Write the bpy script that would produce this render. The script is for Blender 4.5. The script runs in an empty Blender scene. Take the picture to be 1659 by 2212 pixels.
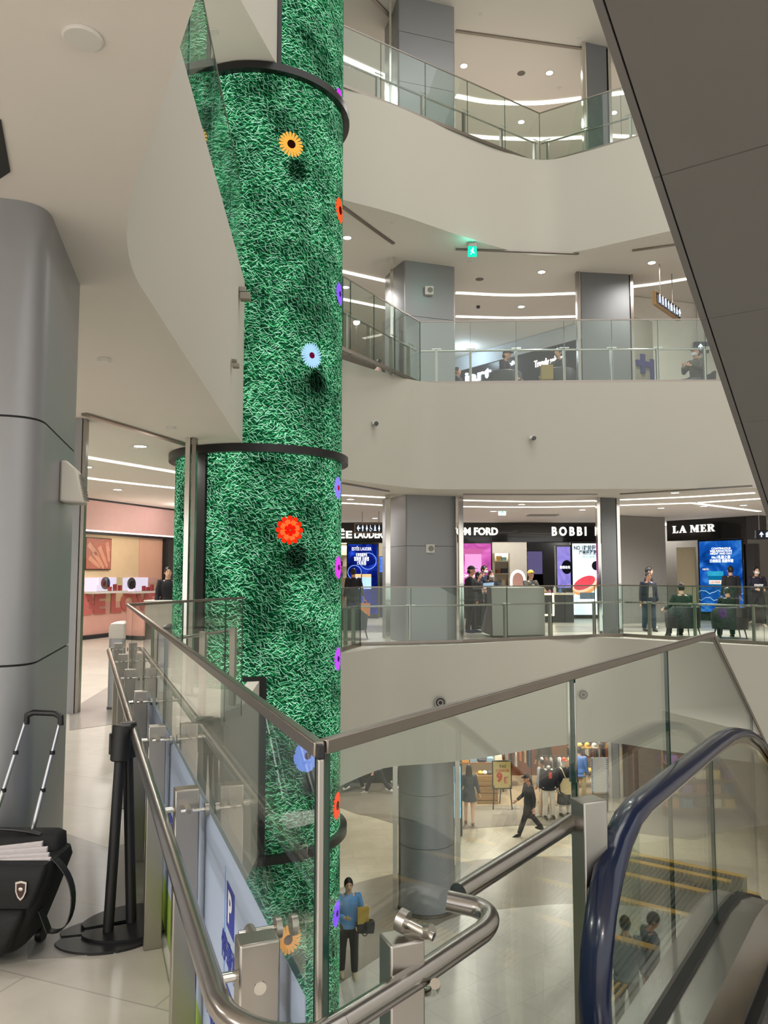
import bpy, bmesh, math, random
from mathutils import Vector, Matrix
from mathutils.geometry import tessellate_polygon
random.seed(7)
R = math.radians
SC = bpy.context.scene
COL = SC.collection

# ------------------------------------------------------------------ camera
F, EYE, TILT = 1665.0, 1.55, R(4.5)
cam = bpy.data.cameras.new('camera')
cam.sensor_fit = 'VERTICAL'; cam.sensor_height = 36.0; cam.lens = 36.0*F/2212.0
cam.clip_start = 0.05; cam.clip_end = 200
camo = bpy.data.objects.new('camera', cam); COL.objects.link(camo)
camo.location = (0, 0, EYE); camo.rotation_euler = (R(90)+TILT, 0, 0)
SC.camera = camo

# ------------------------------------------------------------------ light and exposure
SC.view_settings.view_transform = 'Standard'; SC.view_settings.look = 'None'
SC.view_settings.exposure = 0.35; SC.view_settings.gamma = 1.0
SC.view_settings.use_curve_mapping = False
try:
    SC.cycles.max_bounces = 10; SC.cycles.diffuse_bounces = 4; SC.cycles.glossy_bounces = 5
    SC.cycles.transparent_max_bounces = 40
    SC.cycles.caustics_reflective = False; SC.cycles.caustics_refractive = False
    SC.cycles.sample_clamp_indirect = 4.0
except Exception: pass
wd = bpy.data.worlds.new('ambient_fill'); SC.world = wd; wd.use_nodes = True  # uniform ambient light added as overall fill for the hall
wd.node_tree.nodes['Background'].inputs[0].default_value = (1.0, 0.965, 0.92, 1)
wd.node_tree.nodes['Background'].inputs[1].default_value = 1.15
def area_light(name, loc, size, energy, color=(1, .97, .93), rot=(0, 0, 0)):
    l = bpy.data.lights.new(name, 'AREA'); l.shape = 'RECTANGLE'; l.size, l.size_y = size
    l.energy = energy; l.color = color
    o = bpy.data.objects.new(name, l); COL.objects.link(o); o.location = loc; o.rotation_euler = rot
    return o
area_light('unseen_skylight', (2.5, 8, 23.5), (13, 13), 1200, (1, .97, .93))  # assumed roof light, added out of view to light the atrium
LAMP_W = 260.0          # watts of a ceiling downlight

# ------------------------------------------------------------------ photograph geometry
def ray(px, py):
    x = (px-829.5)/F; u = (1106-py)/F; c, s = math.cos(TILT), math.sin(TILT)
    return Vector((x, c-u*s, s+u*c))
def P(px, py, z):                      # the point of the horizontal plane z
    r = ray(px, py); t = (z-EYE)/r.z
    return Vector((r.x*t, r.y*t, z))
def PY(px, py, y):                     # the point of the upright plane at distance y
    r = ray(px, py); t = y/r.y
    return Vector((r.x*t, y, EYE+r.z*t))
DV = Vector((.575, .818, 0)).normalized(); NV = Vector((DV.y, -DV.x, 0))
def S(s, n, z): return DV*s + NV*n + Vector((0, 0, z))       # along / across the escalator
class Wall:                            # an upright plane through a, towards b
    def __init__(self, a, b):
        self.o = Vector((a[0], a[1], 0)); d = Vector((b[0]-a[0], b[1]-a[1], 0)); self.d = d.normalized()
        self.n = Vector((self.d.y, -self.d.x, 0))             # towards the viewer for left-to-right
    def at(self, px, py):
        r = ray(px, py); rel = self.o - Vector((0, 0, 0))
        t = rel.dot(self.n)/Vector((r.x, r.y, 0)).dot(self.n)
        p = r*t
        return (Vector((p.x, p.y, 0))-self.o).dot(self.d), EYE+p.z
    def w(self, u, z, off=0): return self.o + self.d*u + self.n*off + Vector((0, 0, z))
    def rect(self, x0, y0, x1, y1):
        u0, za = self.at(x0, y0); u1, zb = self.at(x1, y1)
        return min(u0, u1), min(za, zb), max(u0, u1), max(za, zb)
    def box(self, mb, rc, o0, o1):
        u0, z0, u1, z1 = rc
        mb.hexa([self.w(u0, z0, o1), self.w(u1, z0, o1), self.w(u1, z0, o0), self.w(u0, z0, o0),
                 self.w(u0, z1, o1), self.w(u1, z1, o1), self.w(u1, z1, o0), self.w(u0, z1, o0)]); return mb
    def rotz(self): return math.atan2(self.d.y, self.d.x)

# ------------------------------------------------------------------ mesh builder
class MB:
    def __init__(self): self.v = []; self.f = []; self.uv = None
    def add(self, vs, fs):
        b = len(self.v); self.v += [Vector(p) for p in vs]; self.f += [tuple(i+b for i in f) for f in fs]; return self
    def hexa(self, p):
        return self.add(p, [(3, 2, 1, 0), (4, 5, 6, 7), (0, 1, 5, 4), (1, 2, 6, 5), (2, 3, 7, 6), (3, 0, 4, 7)])
    def box(self, c, s, rz=0.0, M=None):
        hx, hy, hz = s[0]/2, s[1]/2, s[2]/2
        p = [Vector(q) for q in ((-hx, -hy, -hz), (hx, -hy, -hz), (hx, hy, -hz), (-hx, hy, -hz),
                                 (-hx, -hy, hz), (hx, -hy, hz), (hx, hy, hz), (-hx, hy, hz))]
        m = M if M is not None else Matrix.Rotation(rz, 3, 'Z')
        return self.hexa([m @ q + Vector(c) for q in p])
    def bar(self, a, b, w, h, up=(0, 0, 1)):                   # box from a to b, w sideways, h along up
        a, b = Vector(a), Vector(b); d = (b-a).normalized(); sd = d.cross(Vector(up)).normalized(); u = sd.cross(d)
        return self.hexa([a-sd*w/2-u*h/2, a+sd*w/2-u*h/2, b+sd*w/2-u*h/2, b-sd*w/2-u*h/2,
                          a-sd*w/2+u*h/2, a+sd*w/2+u*h/2, b+sd*w/2+u*h/2, b-sd*w/2+u*h/2])
    def loft(self, rings, caps=True, closed=True):
        n = len(rings[0]); vs = [p for r in rings for p in r]; fs = []
        for i in range(len(rings)-1):
            for k in range(n if closed else n-1):
                a, b = i*n+k, i*n+(k+1) % n
                fs.append((a, b, b+n, a+n))
        if caps:
            fs.append(tuple(reversed(range(n)))); m = (len(rings)-1)*n; fs.append(tuple(range(m, m+n)))
        return self.add(vs, fs)
    def tube(self, path, r, n=14, caps=True, flat=1.0):
        path = [Vector(p) for p in path]; rs = r if isinstance(r, (list, tuple)) else [r]*len(path)
        rings = []; ref = None
        for i, p in enumerate(path):
            if i == 0: d = path[1]-p
            elif i == len(path)-1: d = p-path[i-1]
            else: d = (path[i+1]-p).normalized()+(p-path[i-1]).normalized()
            d.normalize()
            if ref is None:
                ref = Vector((0, 0, 1)) if abs(d.z) < .9 else Vector((0, 1, 0))
            a = d.cross(ref).normalized(); b = a.cross(d).normalized(); ref = b
            rings.append([p+a*math.cos(t)*rs[i]+b*math.sin(t)*rs[i]*flat for t in [2*math.pi*k/n for k in range(n)]])
        return self.loft(rings, caps)
    def cyl(self, c, r, z0, z1, n=32, r2=None):
        r2 = r if r2 is None else r2
        return self.loft([[Vector((c[0]+q*math.cos(t), c[1]+q*math.sin(t), z)) for t in [2*math.pi*k/n for k in range(n)]]
                          for q, z in ((r, z0), (r2, z1))])
    def lathe(self, c, prof, n=32):
        return self.loft([[Vector((c[0]+max(q, 1e-4)*math.cos(t), c[1]+max(q, 1e-4)*math.sin(t), c[2]+z)) for t in [2*math.pi*k/n for k in range(n)]]
                          for q, z in prof])
    def ell(self, c, r, M=None, n=16, m=10):
        c = Vector(c); M = M or Matrix.Identity(3); rings = []
        for i in range(m+1):
            a = -math.pi/2+math.pi*i/m; q = max(math.cos(a), .02)
            rings.append([c+M @ Vector((r[0]*q*math.cos(t), r[1]*q*math.sin(t), r[2]*math.sin(a))) for t in [2*math.pi*k/n for k in range(n)]])
        return self.loft(rings)
    def prism(self, poly, z0, z1):                             # plan polygon, concave allowed
        poly = [(p[0], p[1]) for p in poly]; n = len(poly)
        ar = sum(poly[i][0]*poly[(i+1) % n][1]-poly[(i+1) % n][0]*poly[i][1] for i in range(n))
        if ar < 0: poly = poly[::-1]
        tri = tessellate_polygon([[Vector((x, y, 0)) for x, y in poly]])
        vs = [(x, y, z0) for x, y in poly]+[(x, y, z1) for x, y in poly]; fs = []
        for t in tri:
            a, b, c = t
            cr = (poly[b][0]-poly[a][0])*(poly[c][1]-poly[a][1])-(poly[c][0]-poly[a][0])*(poly[b][1]-poly[a][1])
            if cr < 0: a, c = c, a
            fs.append((a+n, b+n, c+n)); fs.append((c, b, a))
        for i in range(n): fs.append((i, (i+1) % n, (i+1) % n+n, i+n))
        return self.add(vs, fs)
    def slab(self, poly, vec):                                 # any flat polygon pushed along vec
        n = len(poly); poly = [Vector(p) for p in poly]; vec = Vector(vec)
        tri = tessellate_polygon([poly]); fs = []
        for t in tri: fs.append(tuple(t)); fs.append((t[2]+n, t[1]+n, t[0]+n))
        for i in range(n): fs.append((i, i+n, (i+1) % n+n, (i+1) % n))
        return self.add(poly+[p+vec for p in poly], fs)
    def ribbon(self, line, z0, z1, t=.02, close=False):        # upright sheet of thickness t along a plan line
        q = [Vector((p[0], p[1], 0)) for p in line]; n = len(q); out = []
        for i in range(n):
            d = (q[min(i+1, n-1)]-q[max(i-1, 0)]).normalized(); out.append(q[i]+Vector((d.y, -d.x, 0))*t)
        rings = [[Vector((a.x, a.y, z0)), Vector((b.x, b.y, z0)), Vector((b.x, b.y, z1)), Vector((a.x, a.y, z1))] for a, b in zip(q, out)]
        return self.loft(rings)

ROOTM = {}
def tag(o, label=None, cat=None, group=None, kind=None):
    if label: o['label'] = label
    if cat: o['category'] = cat
    if group: o['group'] = group
    if kind: o['kind'] = kind
    return o
def thing(name, label, cat, loc=(0, 0, 0), rotz=0.0, group=None):
    o = bpy.data.objects.new(name, None); COL.objects.link(o); o.empty_display_size = .1
    o.location = loc; o.rotation_euler = (0, 0, rotz)
    ROOTM[o.name] = Matrix.Translation(Vector(loc)) @ Matrix.Rotation(rotz, 4, 'Z')
    return tag(o, label, cat, group)
def rootmat(o):
    while o.parent: o = o.parent
    return ROOTM.get(o.name, Matrix.Identity(4))
def obj(name, mb, m, parent=None, smooth=None, bevel=0, world=True, remesh=0, label=None, kind=None, sub=0, sharp=35):
    me = bpy.data.meshes.new(name); vs = mb.v
    if parent is not None and world:
        inv = rootmat(parent).inverted(); vs = [inv @ v for v in vs]
    me.from_pydata([tuple(v) for v in vs], [], mb.f)
    bm = bmesh.new(); bm.from_mesh(me); bmesh.ops.recalc_face_normals(bm, faces=bm.faces[:]); bm.to_mesh(me); bm.free()
    if mb.uv:
        l = me.uv_layers.new(name='UVMap')
        for lp in me.loops: l.data[lp.index].uv = mb.uv[lp.vertex_index]
    me.materials.append(m)
    if smooth is None: smooth = True
    if smooth:
        me.polygons.foreach_set('use_smooth', [True]*len(me.polygons))
        try: me.set_sharp_from_angle(angle=R(sharp))
        except Exception: pass
    o = bpy.data.objects.new(name, me); COL.objects.link(o)
    if parent is not None: o.parent = parent
    if bevel:
        b = o.modifiers.new('bevel', 'BEVEL'); b.width = bevel; b.segments = 2; b.limit_method = 'ANGLE'
    if remesh:
        r = o.modifiers.new('remesh', 'REMESH'); r.mode = 'VOXEL'; r.voxel_size = remesh; r.use_smooth_shade = True
        s = o.modifiers.new('smooth', 'SMOOTH'); s.factor = .5; s.iterations = 2
    if label: o['label'] = label
    if kind: o['kind'] = kind
    return o
def struct(name, mb, m, **k): return obj(name, mb, m, kind='structure', **k)
def solo(name, mb, m, label, cat, group=None, kind=None, **k):   # a thing that is one mesh
    return tag(obj(name, mb, m, **k), label, cat, group, kind)
def text(name, s, size, m, loc, rot, parent=None, depth=.01, align='CENTER', bold=0.0, width=None, spacing=1.0):
    c = bpy.data.curves.new(name, 'FONT'); c.body = s; c.size = size; c.extrude = depth; c.align_x = align; c.align_y = 'CENTER'
    c.offset = bold; c.space_character = spacing; c.resolution_u = 3
    o = bpy.data.objects.new(name, c); COL.objects.link(o); c.materials.append(m)
    Mw = Matrix.Translation(Vector(loc)) @ rot.to_4x4()
    if width: o['_w'] = width
    if parent is not None:
        o.parent = parent; Mw = rootmat(parent).inverted() @ Mw
    o.matrix_basis = Mw
    return o
def facing(dirv, up=(0, 0, 1)):        # rotation whose x runs along dirv and y along up
    x = Vector(dirv).normalized(); z = x.cross(Vector(up)).normalized(); y = z.cross(x)
    return Matrix((x, y, z)).transposed()
def finalize():                        # letters and modifiers become plain meshes
    dg = bpy.context.evaluated_depsgraph_get(); dg.update()
    done = []
    for o in list(COL.objects):
        if o.type == 'FONT' or (o.type == 'MESH' and o.modifiers):
            done.append((o, bpy.data.meshes.new_from_object(o.evaluated_get(dg), preserve_all_data_layers=True, depsgraph=dg)))
    for o, me in done:
        if o.type == 'FONT':
            nm = o.name; w = o.get('_w')
            if w and len(me.vertices):
                xs = [v.co.x for v in me.vertices]; k = w/(max(xs)-min(xs))
                for v in me.vertices: v.co.x *= k
            n = bpy.data.objects.new('tmp', me); COL.objects.link(n); n.parent = o.parent
            n.matrix_basis = o.matrix_basis.copy()
            for k in ('label', 'category', 'group', 'kind'):
                if k in o: n[k] = o[k]
            bpy.data.objects.remove(o); n.name = nm
        else:
            o.modifiers.clear(); o.data = me
def smooth_line(pts, n=6):             # Catmull-Rom through plan points
    p = [Vector((q[0], q[1], 0)) for q in pts]; p = [2*p[0]-p[1]]+p+[2*p[-1]-p[-2]]; out = []
    for i in range(1, len(p)-2):
        for k in range(n):
            t = k/n; a, b, c, d = p[i-1:i+3]
            out.append(.5*((2*b)+(c-a)*t+(2*a-5*b+4*c-d)*t*t+(3*b-a-3*c+d)*t**3))
    return out+[p[-2]]
def bezier(a, b, c, n=8):
    a, b, c = Vector(a), Vector(b), Vector(c)
    return [a*(1-t)**2+b*2*t*(1-t)+c*t*t for t in [i/n for i in range(n+1)]]

# ------------------------------------------------------------------ materials
def lin(h):
    h = h.lstrip('#'); v = [int(h[i:i+2], 16)/255 for i in (0, 2, 4)]
    return tuple(x/12.92 if x <= .04045 else ((x+.055)/1.055)**2.4 for x in v)
MATS = {}
def mat(name, c, rough=.5, metal=0.0, vary=.06, scale=6.0, bump=0.0, spec=.5, coat=0.0, stretch=None):
    if name in MATS: return MATS[name]
    if isinstance(c, str): c = lin(c)
    m = bpy.data.materials.new(name); m.use_nodes = True; t = m.node_tree; b = t.nodes['Principled BSDF']
    b.inputs['Roughness'].default_value = rough; b.inputs['Metallic'].default_value = metal
    b.inputs['Specular IOR Level'].default_value = spec; b.inputs['Coat Weight'].default_value = coat
    tc = t.nodes.new('ShaderNodeTexCoord'); nz = t.nodes.new('ShaderNodeTexNoise'); nz.inputs['Scale'].default_value = scale
    nz.inputs['Detail'].default_value = 3
    src = tc.outputs['Object']
    if stretch:
        mp = t.nodes.new('ShaderNodeMapping'); mp.inputs['Scale'].default_value = stretch
        t.links.new(src, mp.inputs[0]); src = mp.outputs[0]
    t.links.new(src, nz.inputs['Vector'])
    mx = t.nodes.new('ShaderNodeMix'); mx.data_type = 'RGBA'
    mx.inputs[6].default_value = tuple(x*(1-vary) for x in c)+(1,); mx.inputs[7].default_value = tuple(min(1, x*(1+vary)) for x in c)+(1,)
    t.links.new(nz.outputs['Fac'], mx.inputs[0]); t.links.new(mx.outputs[2], b.inputs['Base Color'])
    if bump:
        bp = t.nodes.new('ShaderNodeBump'); bp.inputs['Strength'].default_value = bump; bp.inputs['Distance'].default_value = .01
        t.links.new(nz.outputs['Fac'], bp.inputs['Height']); t.links.new(bp.outputs[0], b.inputs['Normal'])
    MATS[name] = m; return m
def glow(name, c, strength=1.0, vary=.05):
    if name in MATS: return MATS[name]
    if isinstance(c, str): c = lin(c)
    m = bpy.data.materials.new(name); m.use_nodes = True; t = m.node_tree; t.nodes.remove(t.nodes['Principled BSDF'])
    e = t.nodes.new('ShaderNodeEmission'); e.inputs[1].default_value = strength
    tc = t.nodes.new('ShaderNodeTexCoord'); nz = t.nodes.new('ShaderNodeTexNoise'); nz.inputs['Scale'].default_value = 5
    mx = t.nodes.new('ShaderNodeMix'); mx.data_type = 'RGBA'
    mx.inputs[6].default_value = tuple(x*(1-vary) for x in c)+(1,); mx.inputs[7].default_value = tuple(c)+(1,)
    t.links.new(tc.outputs['Object'], nz.inputs[0]); t.links.new(nz.outputs[0], mx.inputs[0]); t.links.new(mx.outputs[2], e.inputs[0])
    t.links.new(e.outputs[0], t.nodes['Material Output'].inputs[0])
    MATS[name] = m; return m
def glass(name, tint=(.93, .97, .95), gloss=1.0, ior=1.5):
    if name in MATS: return MATS[name]
    m = bpy.data.materials.new(name); m.use_nodes = True; t = m.node_tree; t.nodes.remove(t.nodes['Principled BSDF'])
    tr = t.nodes.new('ShaderNodeBsdfTransparent'); tr.inputs[0].default_value = tint+(1,)
    gl = t.nodes.new('ShaderNodeBsdfGlossy'); gl.inputs['Roughness'].default_value = 0.0; gl.inputs[0].default_value = (gloss, gloss, gloss, 1)
    fr = t.nodes.new('ShaderNodeFresnel'); fr.inputs['IOR'].default_value = ior
    geo = t.nodes.new('ShaderNodeNewGeometry')          # the far face of a pane reflects as air-to-glass too
    ma = t.nodes.new('ShaderNodeMix'); ma.data_type = 'FLOAT'; ma.inputs[2].default_value = ior; ma.inputs[3].default_value = 1/ior
    t.links.new(geo.outputs['Backfacing'], ma.inputs[0]); t.links.new(ma.outputs[0], fr.inputs['IOR'])
    ms = t.nodes.new('ShaderNodeMixShader')
    t.links.new(fr.outputs[0], ms.inputs[0]); t.links.new(tr.outputs[0], ms.inputs[1]); t.links.new(gl.outputs[0], ms.inputs[2])
    t.links.new(ms.outputs[0], t.nodes['Material Output'].inputs[0])
    MATS[name] = m; return m
def tile_mat(name, c1, c2, mortar, sx, sy, rough=.35, rot=0.0, m_size=.004):
    if name in MATS: return MATS[name]
    m = bpy.data.materials.new(name); m.use_nodes = True; t = m.node_tree; b = t.nodes['Principled BSDF']
    b.inputs['Roughness'].default_value = rough
    tc = t.nodes.new('ShaderNodeTexCoord'); mp = t.nodes.new('ShaderNodeMapping'); mp.inputs['Rotation'].default_value = (0, 0, rot)
    t.links.new(tc.outputs['Object'], mp.inputs[0])
    br = t.nodes.new('ShaderNodeTexBrick'); br.offset = .5; br.inputs['Scale'].default_value = 1
    br.inputs['Brick Width'].default_value = sx; br.inputs['Row Height'].default_value = sy
    br.inputs['Mortar Size'].default_value = m_size; br.inputs['Bias'].default_value = 0
    br.inputs['Color1'].default_value = lin(c1)+(1,); br.inputs['Color2'].default_value = lin(c2)+(1,); br.inputs['Mortar'].default_value = lin(mortar)+(1,)
    t.links.new(mp.outputs[0], br.inputs[0])
    nz = t.nodes.new('ShaderNodeTexNoise'); nz.inputs['Scale'].default_value = 3.0; nz.inputs['Detail'].default_value = 8; nz.inputs['Roughness'].default_value = .65
    t.links.new(tc.outputs['Object'], nz.inputs[0])
    mr = t.nodes.new('ShaderNodeMapRange'); mr.inputs[3].default_value = .74; mr.inputs[4].default_value = 1.16
    t.links.new(nz.outputs[0], mr.inputs[0])
    mx = t.nodes.new('ShaderNodeMix'); mx.data_type = 'RGBA'; mx.blend_type = 'MULTIPLY'; mx.inputs[0].default_value = 1
    t.links.new(br.outputs[0], mx.inputs[6]); t.links.new(mr.outputs[0], mx.inputs[7]); t.links.new(mx.outputs[2], b.inputs['Base Color'])
    MATS[name] = m; return m

plaster = mat('plaster_beige', (.50, .475, .415), .75, vary=.02, scale=.6)
soffit_m = mat('soffit_white', (.80, .755, .70), .8, vary=.02, scale=.6)
ceil_m = mat('ceiling_white', (.80, .77, .73), .8, vary=.02, scale=.6)
panel_m = mat('panel_grey', (.30, .305, .315), .38, metal=.35, vary=.04, scale=1.5)
core_m = mat('joint_dark', (.03, .03, .03), .8)
steel = mat('brushed_steel', (.42, .395, .36), .30, metal=1, vary=.10, scale=14, bump=.02, stretch=(1, 1, .04))
rail_m = mat('rail_steel', (.40, .38, .36), .22, metal=1, vary=.10, scale=20)
chrome = mat('polished_steel', (.72, .70, .66), .10, metal=1)
cap_m = mat('cap_steel', (.30, .27, .24), .30, metal=1, vary=.08, scale=8)
black = mat('black_metal', (.012, .012, .013), .45)
blackp = mat('black_paint', (.006, .006, .007), .35)
glass_m = glass('guard_glass', (.945, .975, .955))
glass_f = glass('far_glass', (.90, .955, .925))
edge_m = mat('glass_edge', (.015, .06, .045), .12)
dark_m = mat('dark_grey', (.07, .07, .07), .5)
white_m = mat('white_plastic', (.72, .70, .66), .4)
truss_m = mat('truss_cladding', (.24, .226, .222), .55, metal=.25, vary=.05, scale=2)
# ================================================================== the building
G, L1, L2, L3 = -5.45, 5.45, 10.9, 16.35          # floor heights; the visitor's own floor is 0
SF = {0: -2.15, 1: 3.3, 2: 8.75, 3: 14.2}          # undersides of the slabs
COLC = (-1.89, 11.65); COLR = 1.243                # the round screen column
XL, XR, YN, YF = -15.0, 16.0, -4.0, 36.0

e0_far = [P(740, 1412, .12), P(795, 1403, .12), P(850, 1397, .12), P(1000, 1392, .12), P(1200, 1380, .12), P(1300, 1377, .12), P(1450, 1385, .12), P(1659, 1396, .12)]
e1_far = [(-.79, 14.3), (-.27, 14.95), (.30, 15.55), (.75, 15.95), (1.5, 16.15), (4.0, 16.1), (6.9, 15.95), (9.5, 15.7)]
e2_far = [(-.80, 14.4), (.25, 15.0), (1.6, 15.97), (2.82, 16.75), (3.68, 17.05), (4.45, 16.75), (5.6, 16.05), (7.6, 14.8), (10, 13.3)]
gl0 = [Vector((-.109, 1.325, 0)), Vector((-2.373, 7.172, 0)), Vector((-1.672, 9.196, 0))]     # line of the near glass
edge0 = [S(4.0, -.86, 0), S(1.05, -.86, 0)] + [Vector((-.109, 1.325, 0)), Vector((-2.36, 7.172, 0)), Vector((-1.66, 9.25, 0)), Vector((-1.655, 10.43, 0)), Vector((-1.2, 12.4, 0))] + smooth_line(e0_far, 6)
corner1 = bezier((-1.05, 3.20), (-1.475, 4.03), (-1.50, 4.75), 10)
edge1 = [Vector((2.46, -4, 0))] + corner1 + [Vector((-1.93, 10.41, 0)), Vector((-1.3, 12.6, 0))] + smooth_line(e1_far, 6)
edge2 = [Vector((-4.8, -4, 0)), Vector((-1.83, 9.08, 0)), Vector((-1.53, 10.40, 0)), Vector((-1.0, 12.6, 0))] + smooth_line(e2_far, 6)
edge3 = [Vector((-4.8, -4, 0)), Vector((-2.2, 9, 0)), Vector((-1.9, 10.4, 0)), Vector((-1.2, 12.6, 0))] + smooth_line([(q[0], q[1]-1.6) for q in e2_far], 4)

def slab_poly(edge, back):
    e = [(p[0], p[1]) for p in edge]
    return e + [(XR, e[-1][1]), (XR, YF), (XL, YF), (XL, YN)] + back

floor_tile = tile_mat('floor_stone', '#c4bdb1', '#bdb6aa', '#a39d94', 1.2, .6, .32, rot=R(21))
ground_tile = tile_mat('ground_stone', '#c9c1ae', '#c1b9a6', '#a49d8e', 1.0, .5, .3, rot=R(-8))
ground_light = tile_mat('ground_stone_pale', '#cfccc4', '#c9c6be', '#aba79f', .9, .9, .3, rot=R(-38))
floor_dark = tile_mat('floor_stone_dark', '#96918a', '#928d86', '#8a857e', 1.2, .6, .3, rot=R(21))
ground_dark = tile_mat('ground_stone_dark', '#918a7f', '#8d867b', '#888176', .5, .5, .3, rot=R(12))

# slabs: floor finish, body with plaster fascia, underside
def level(k, edge, back, top, name):
    poly = slab_poly(edge, back)
    struct('ceiling', MB().prism(poly, SF[k], SF[k]+.003), soffit_m if k else soffit_m, smooth=False)
    # plaster face of the slab edge, with its kerb
    q = [Vector((p[0], p[1], 0)) for p in edge]; n = len(q); inn = []
    for i in range(n):
        d = (q[min(i+1, n-1)]-q[max(i-1, 0)]).normalized(); inn.append(q[i]+Vector((-d.y, d.x, 0))*.16)
    fin_ = [a_.lerp(b_, .25) for a_, b_ in zip(q, inn)]
    struct('floor', MB().prism(slab_poly(fin_, back), top-.03, top), floor_tile, smooth=False)
    z0 = SF[k]+.004; zt = lambda p: top+(.12 if k or p.y > 9.3 else -.006)
    rings = [[Vector((a.x, a.y, z0)), Vector((b.x, b.y, z0)), Vector((b.x, b.y, zt(a))), Vector((a.x, a.y, zt(a)))] for a, b in zip(q, inn)]
    struct('wall_'+name, MB().loft(rings), plaster, sharp=50)
back0 = [(-14.0, YN), (6, YN)]
# own floor: landing in front of the escalator
level(0, edge0, [(S(-3, .5, 0).x, YN), (6, YN), (6, 0), S(2.1, 3.5, 0)[:2], S(2.1, -.62, 0)[:2], S(4.0, -.62, 0)[:2]], 0, 'fascia_low')
level(1, edge1, [], L1, 'fascia_middle')
level(2, edge2, [], L2, 'fascia_high')
level(3, edge3, [], L3, 'fascia_top')
struct('floor', MB().box((.5, 16, G-.05), (31, 40, .1)), ground_tile, smooth=False)
struct('wall_back', MB().box((.5, YF+.1, 5), (31, .2, 24)), ceil_m)
struct('wall_left', MB().box((XL-.1, 16, 5), (.2, 40, 24)), ceil_m)
struct('wall_right', MB().box((XR+.1, 16, 5), (.2, 40, 24)), ceil_m)

# inlaid darker stone of the ground floor
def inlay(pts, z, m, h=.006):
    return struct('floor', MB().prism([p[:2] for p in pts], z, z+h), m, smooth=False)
g = lambda x, y: P(x, y, G)
inlay(smooth_line([g(600, 2212), g(740, 2122), g(830, 2062), g(920, 2012), g(1000, 1977), g(1130, 1960), g(1245, 1953), g(1420, 1962), g(1560, 1990)])
      + smooth_line([g(1660, 1880), g(1450, 1855), g(1245, 1850), g(1100, 1853), g(1000, 1862), g(870, 1884), g(740, 1917), g(560, 1985)]), G, ground_dark)
inlay(smooth_line([g(560, 1660), g(738, 1746), g(800, 1764), g(862, 1782), g(900, 1786)]) + smooth_line([g(1000, 1792), g(1143, 1783), g(1300, 1792), g(1500, 1815)])
      + [g(1700, 1760), g(1500, 1700), g(1100, 1690), g(700, 1680)], G, ground_dark)
pale = smooth_line([g(600, 2212), g(740, 2122), g(830, 2062), g(920, 2012), g(1000, 1977), g(1130, 1960), g(1245, 1953), g(1420, 1962), g(1560, 1990)])
inlay(pale + [Vector((7, 9, 0)), Vector((6, 3, 0)), Vector((-3, 3, 0))], G, ground_light, .005)
f = lambda x, y: P(x, y, 0)
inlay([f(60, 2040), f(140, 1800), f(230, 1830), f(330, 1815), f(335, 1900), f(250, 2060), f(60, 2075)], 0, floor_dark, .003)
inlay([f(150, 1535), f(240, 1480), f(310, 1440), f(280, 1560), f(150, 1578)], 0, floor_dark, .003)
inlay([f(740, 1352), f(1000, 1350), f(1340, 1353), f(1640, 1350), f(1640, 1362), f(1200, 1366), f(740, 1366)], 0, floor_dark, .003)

# steel track of the fire shutters in the undersides, about half a metre inside the edge
def track(pts, name='trim_1'):
    mb = MB()
    for a, b in zip(pts, pts[1:]): mb.bar(a, b, .075, .03)
    struct(name, mb, cap_m)
d3 = Vector((0, 0, -.012))
track([P(737, 1042, 3.3)+d3, P(839, 1060, 3.3)+d3]); track([P(1000, 1067, 3.3)+d3, P(1290, 1067, 3.3)+d3]); track([P(1340, 1066, 3.3)+d3, P(1625, 1048, 3.3)+d3])
track([P(735, 442, 8.75)+d3, P(850, 525, 8.75)+d3], 'trim_2'); track([P(985, 537, 8.75)+d3, P(1250, 547, 8.75)+d3], 'trim_2'); track([P(1366, 540, 8.75)+d3, P(1470, 526, 8.75)+d3], 'trim_2')
track([P(800, -10, 14.2)+d3, P(846, 38, 14.2)+d3], 'trim_3'); track([P(985, 66, 14.2)+d3, P(1257, 104, 14.2)+d3], 'trim_3')
track([P(182, 892, 3.3)+d3, P(300, 927, 3.3)+d3, P(412, 962, 3.3)+d3], 'trim_4')
struct('trim_5', MB().slab([P(-30, 262, 3.292), P(2, 262, 3.292), P(22, 372, 3.292), P(-20, 400, 3.292)], (0, 0, .02)), core_m)

# strips of light and downlights in the ceilings
strip_m = glow('strip_light', (1.0, .93, .80), 2.6)
down_m = glow('downlight', (1.0, .96, .90), 9.0)
def strip(pts, z, label, w=.13):
    mb = MB(); q = [P(x, y, z) + Vector((0, 0, -.009)) for x, y in pts]
    q = smooth_line(q, 5) if len(q) > 2 else q
    q = [Vector((p[0], p[1], z-.0095)) for p in q]
    for a, b in zip(q, q[1:]): mb.bar(a, b, w, .012)
    solo('strip_light', mb, strip_m, label, 'ceiling light', 'linear ceiling lights')
strip([(560, 1062), (737, 1069), (831, 1074)], 3.3, 'front light strip in the ceiling before the left beauty counter')
strip([(560, 1082), (737, 1086), (831, 1091)], 3.3, 'rear light strip in the ceiling before the left beauty counter')
strip([(1000, 1080), (1150, 1083), (1290, 1081)], 3.3, 'front light strip in the ceiling between the two middle pillars')
strip([(1000, 1094), (1150, 1095), (1290, 1093)], 3.3, 'rear light strip in the ceiling between the two middle pillars')
strip([(1340, 1079), (1480, 1073), (1630, 1064)], 3.3, 'front light strip in the ceiling right of the slim pillar')
strip([(1340, 1091), (1495, 1086)], 3.3, 'short rear light strip above the grey partition wall')
strip([(1495, 1086), (1640, 1104)], 3.3, 'slanting light strip above the black right hand counter')
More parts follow.
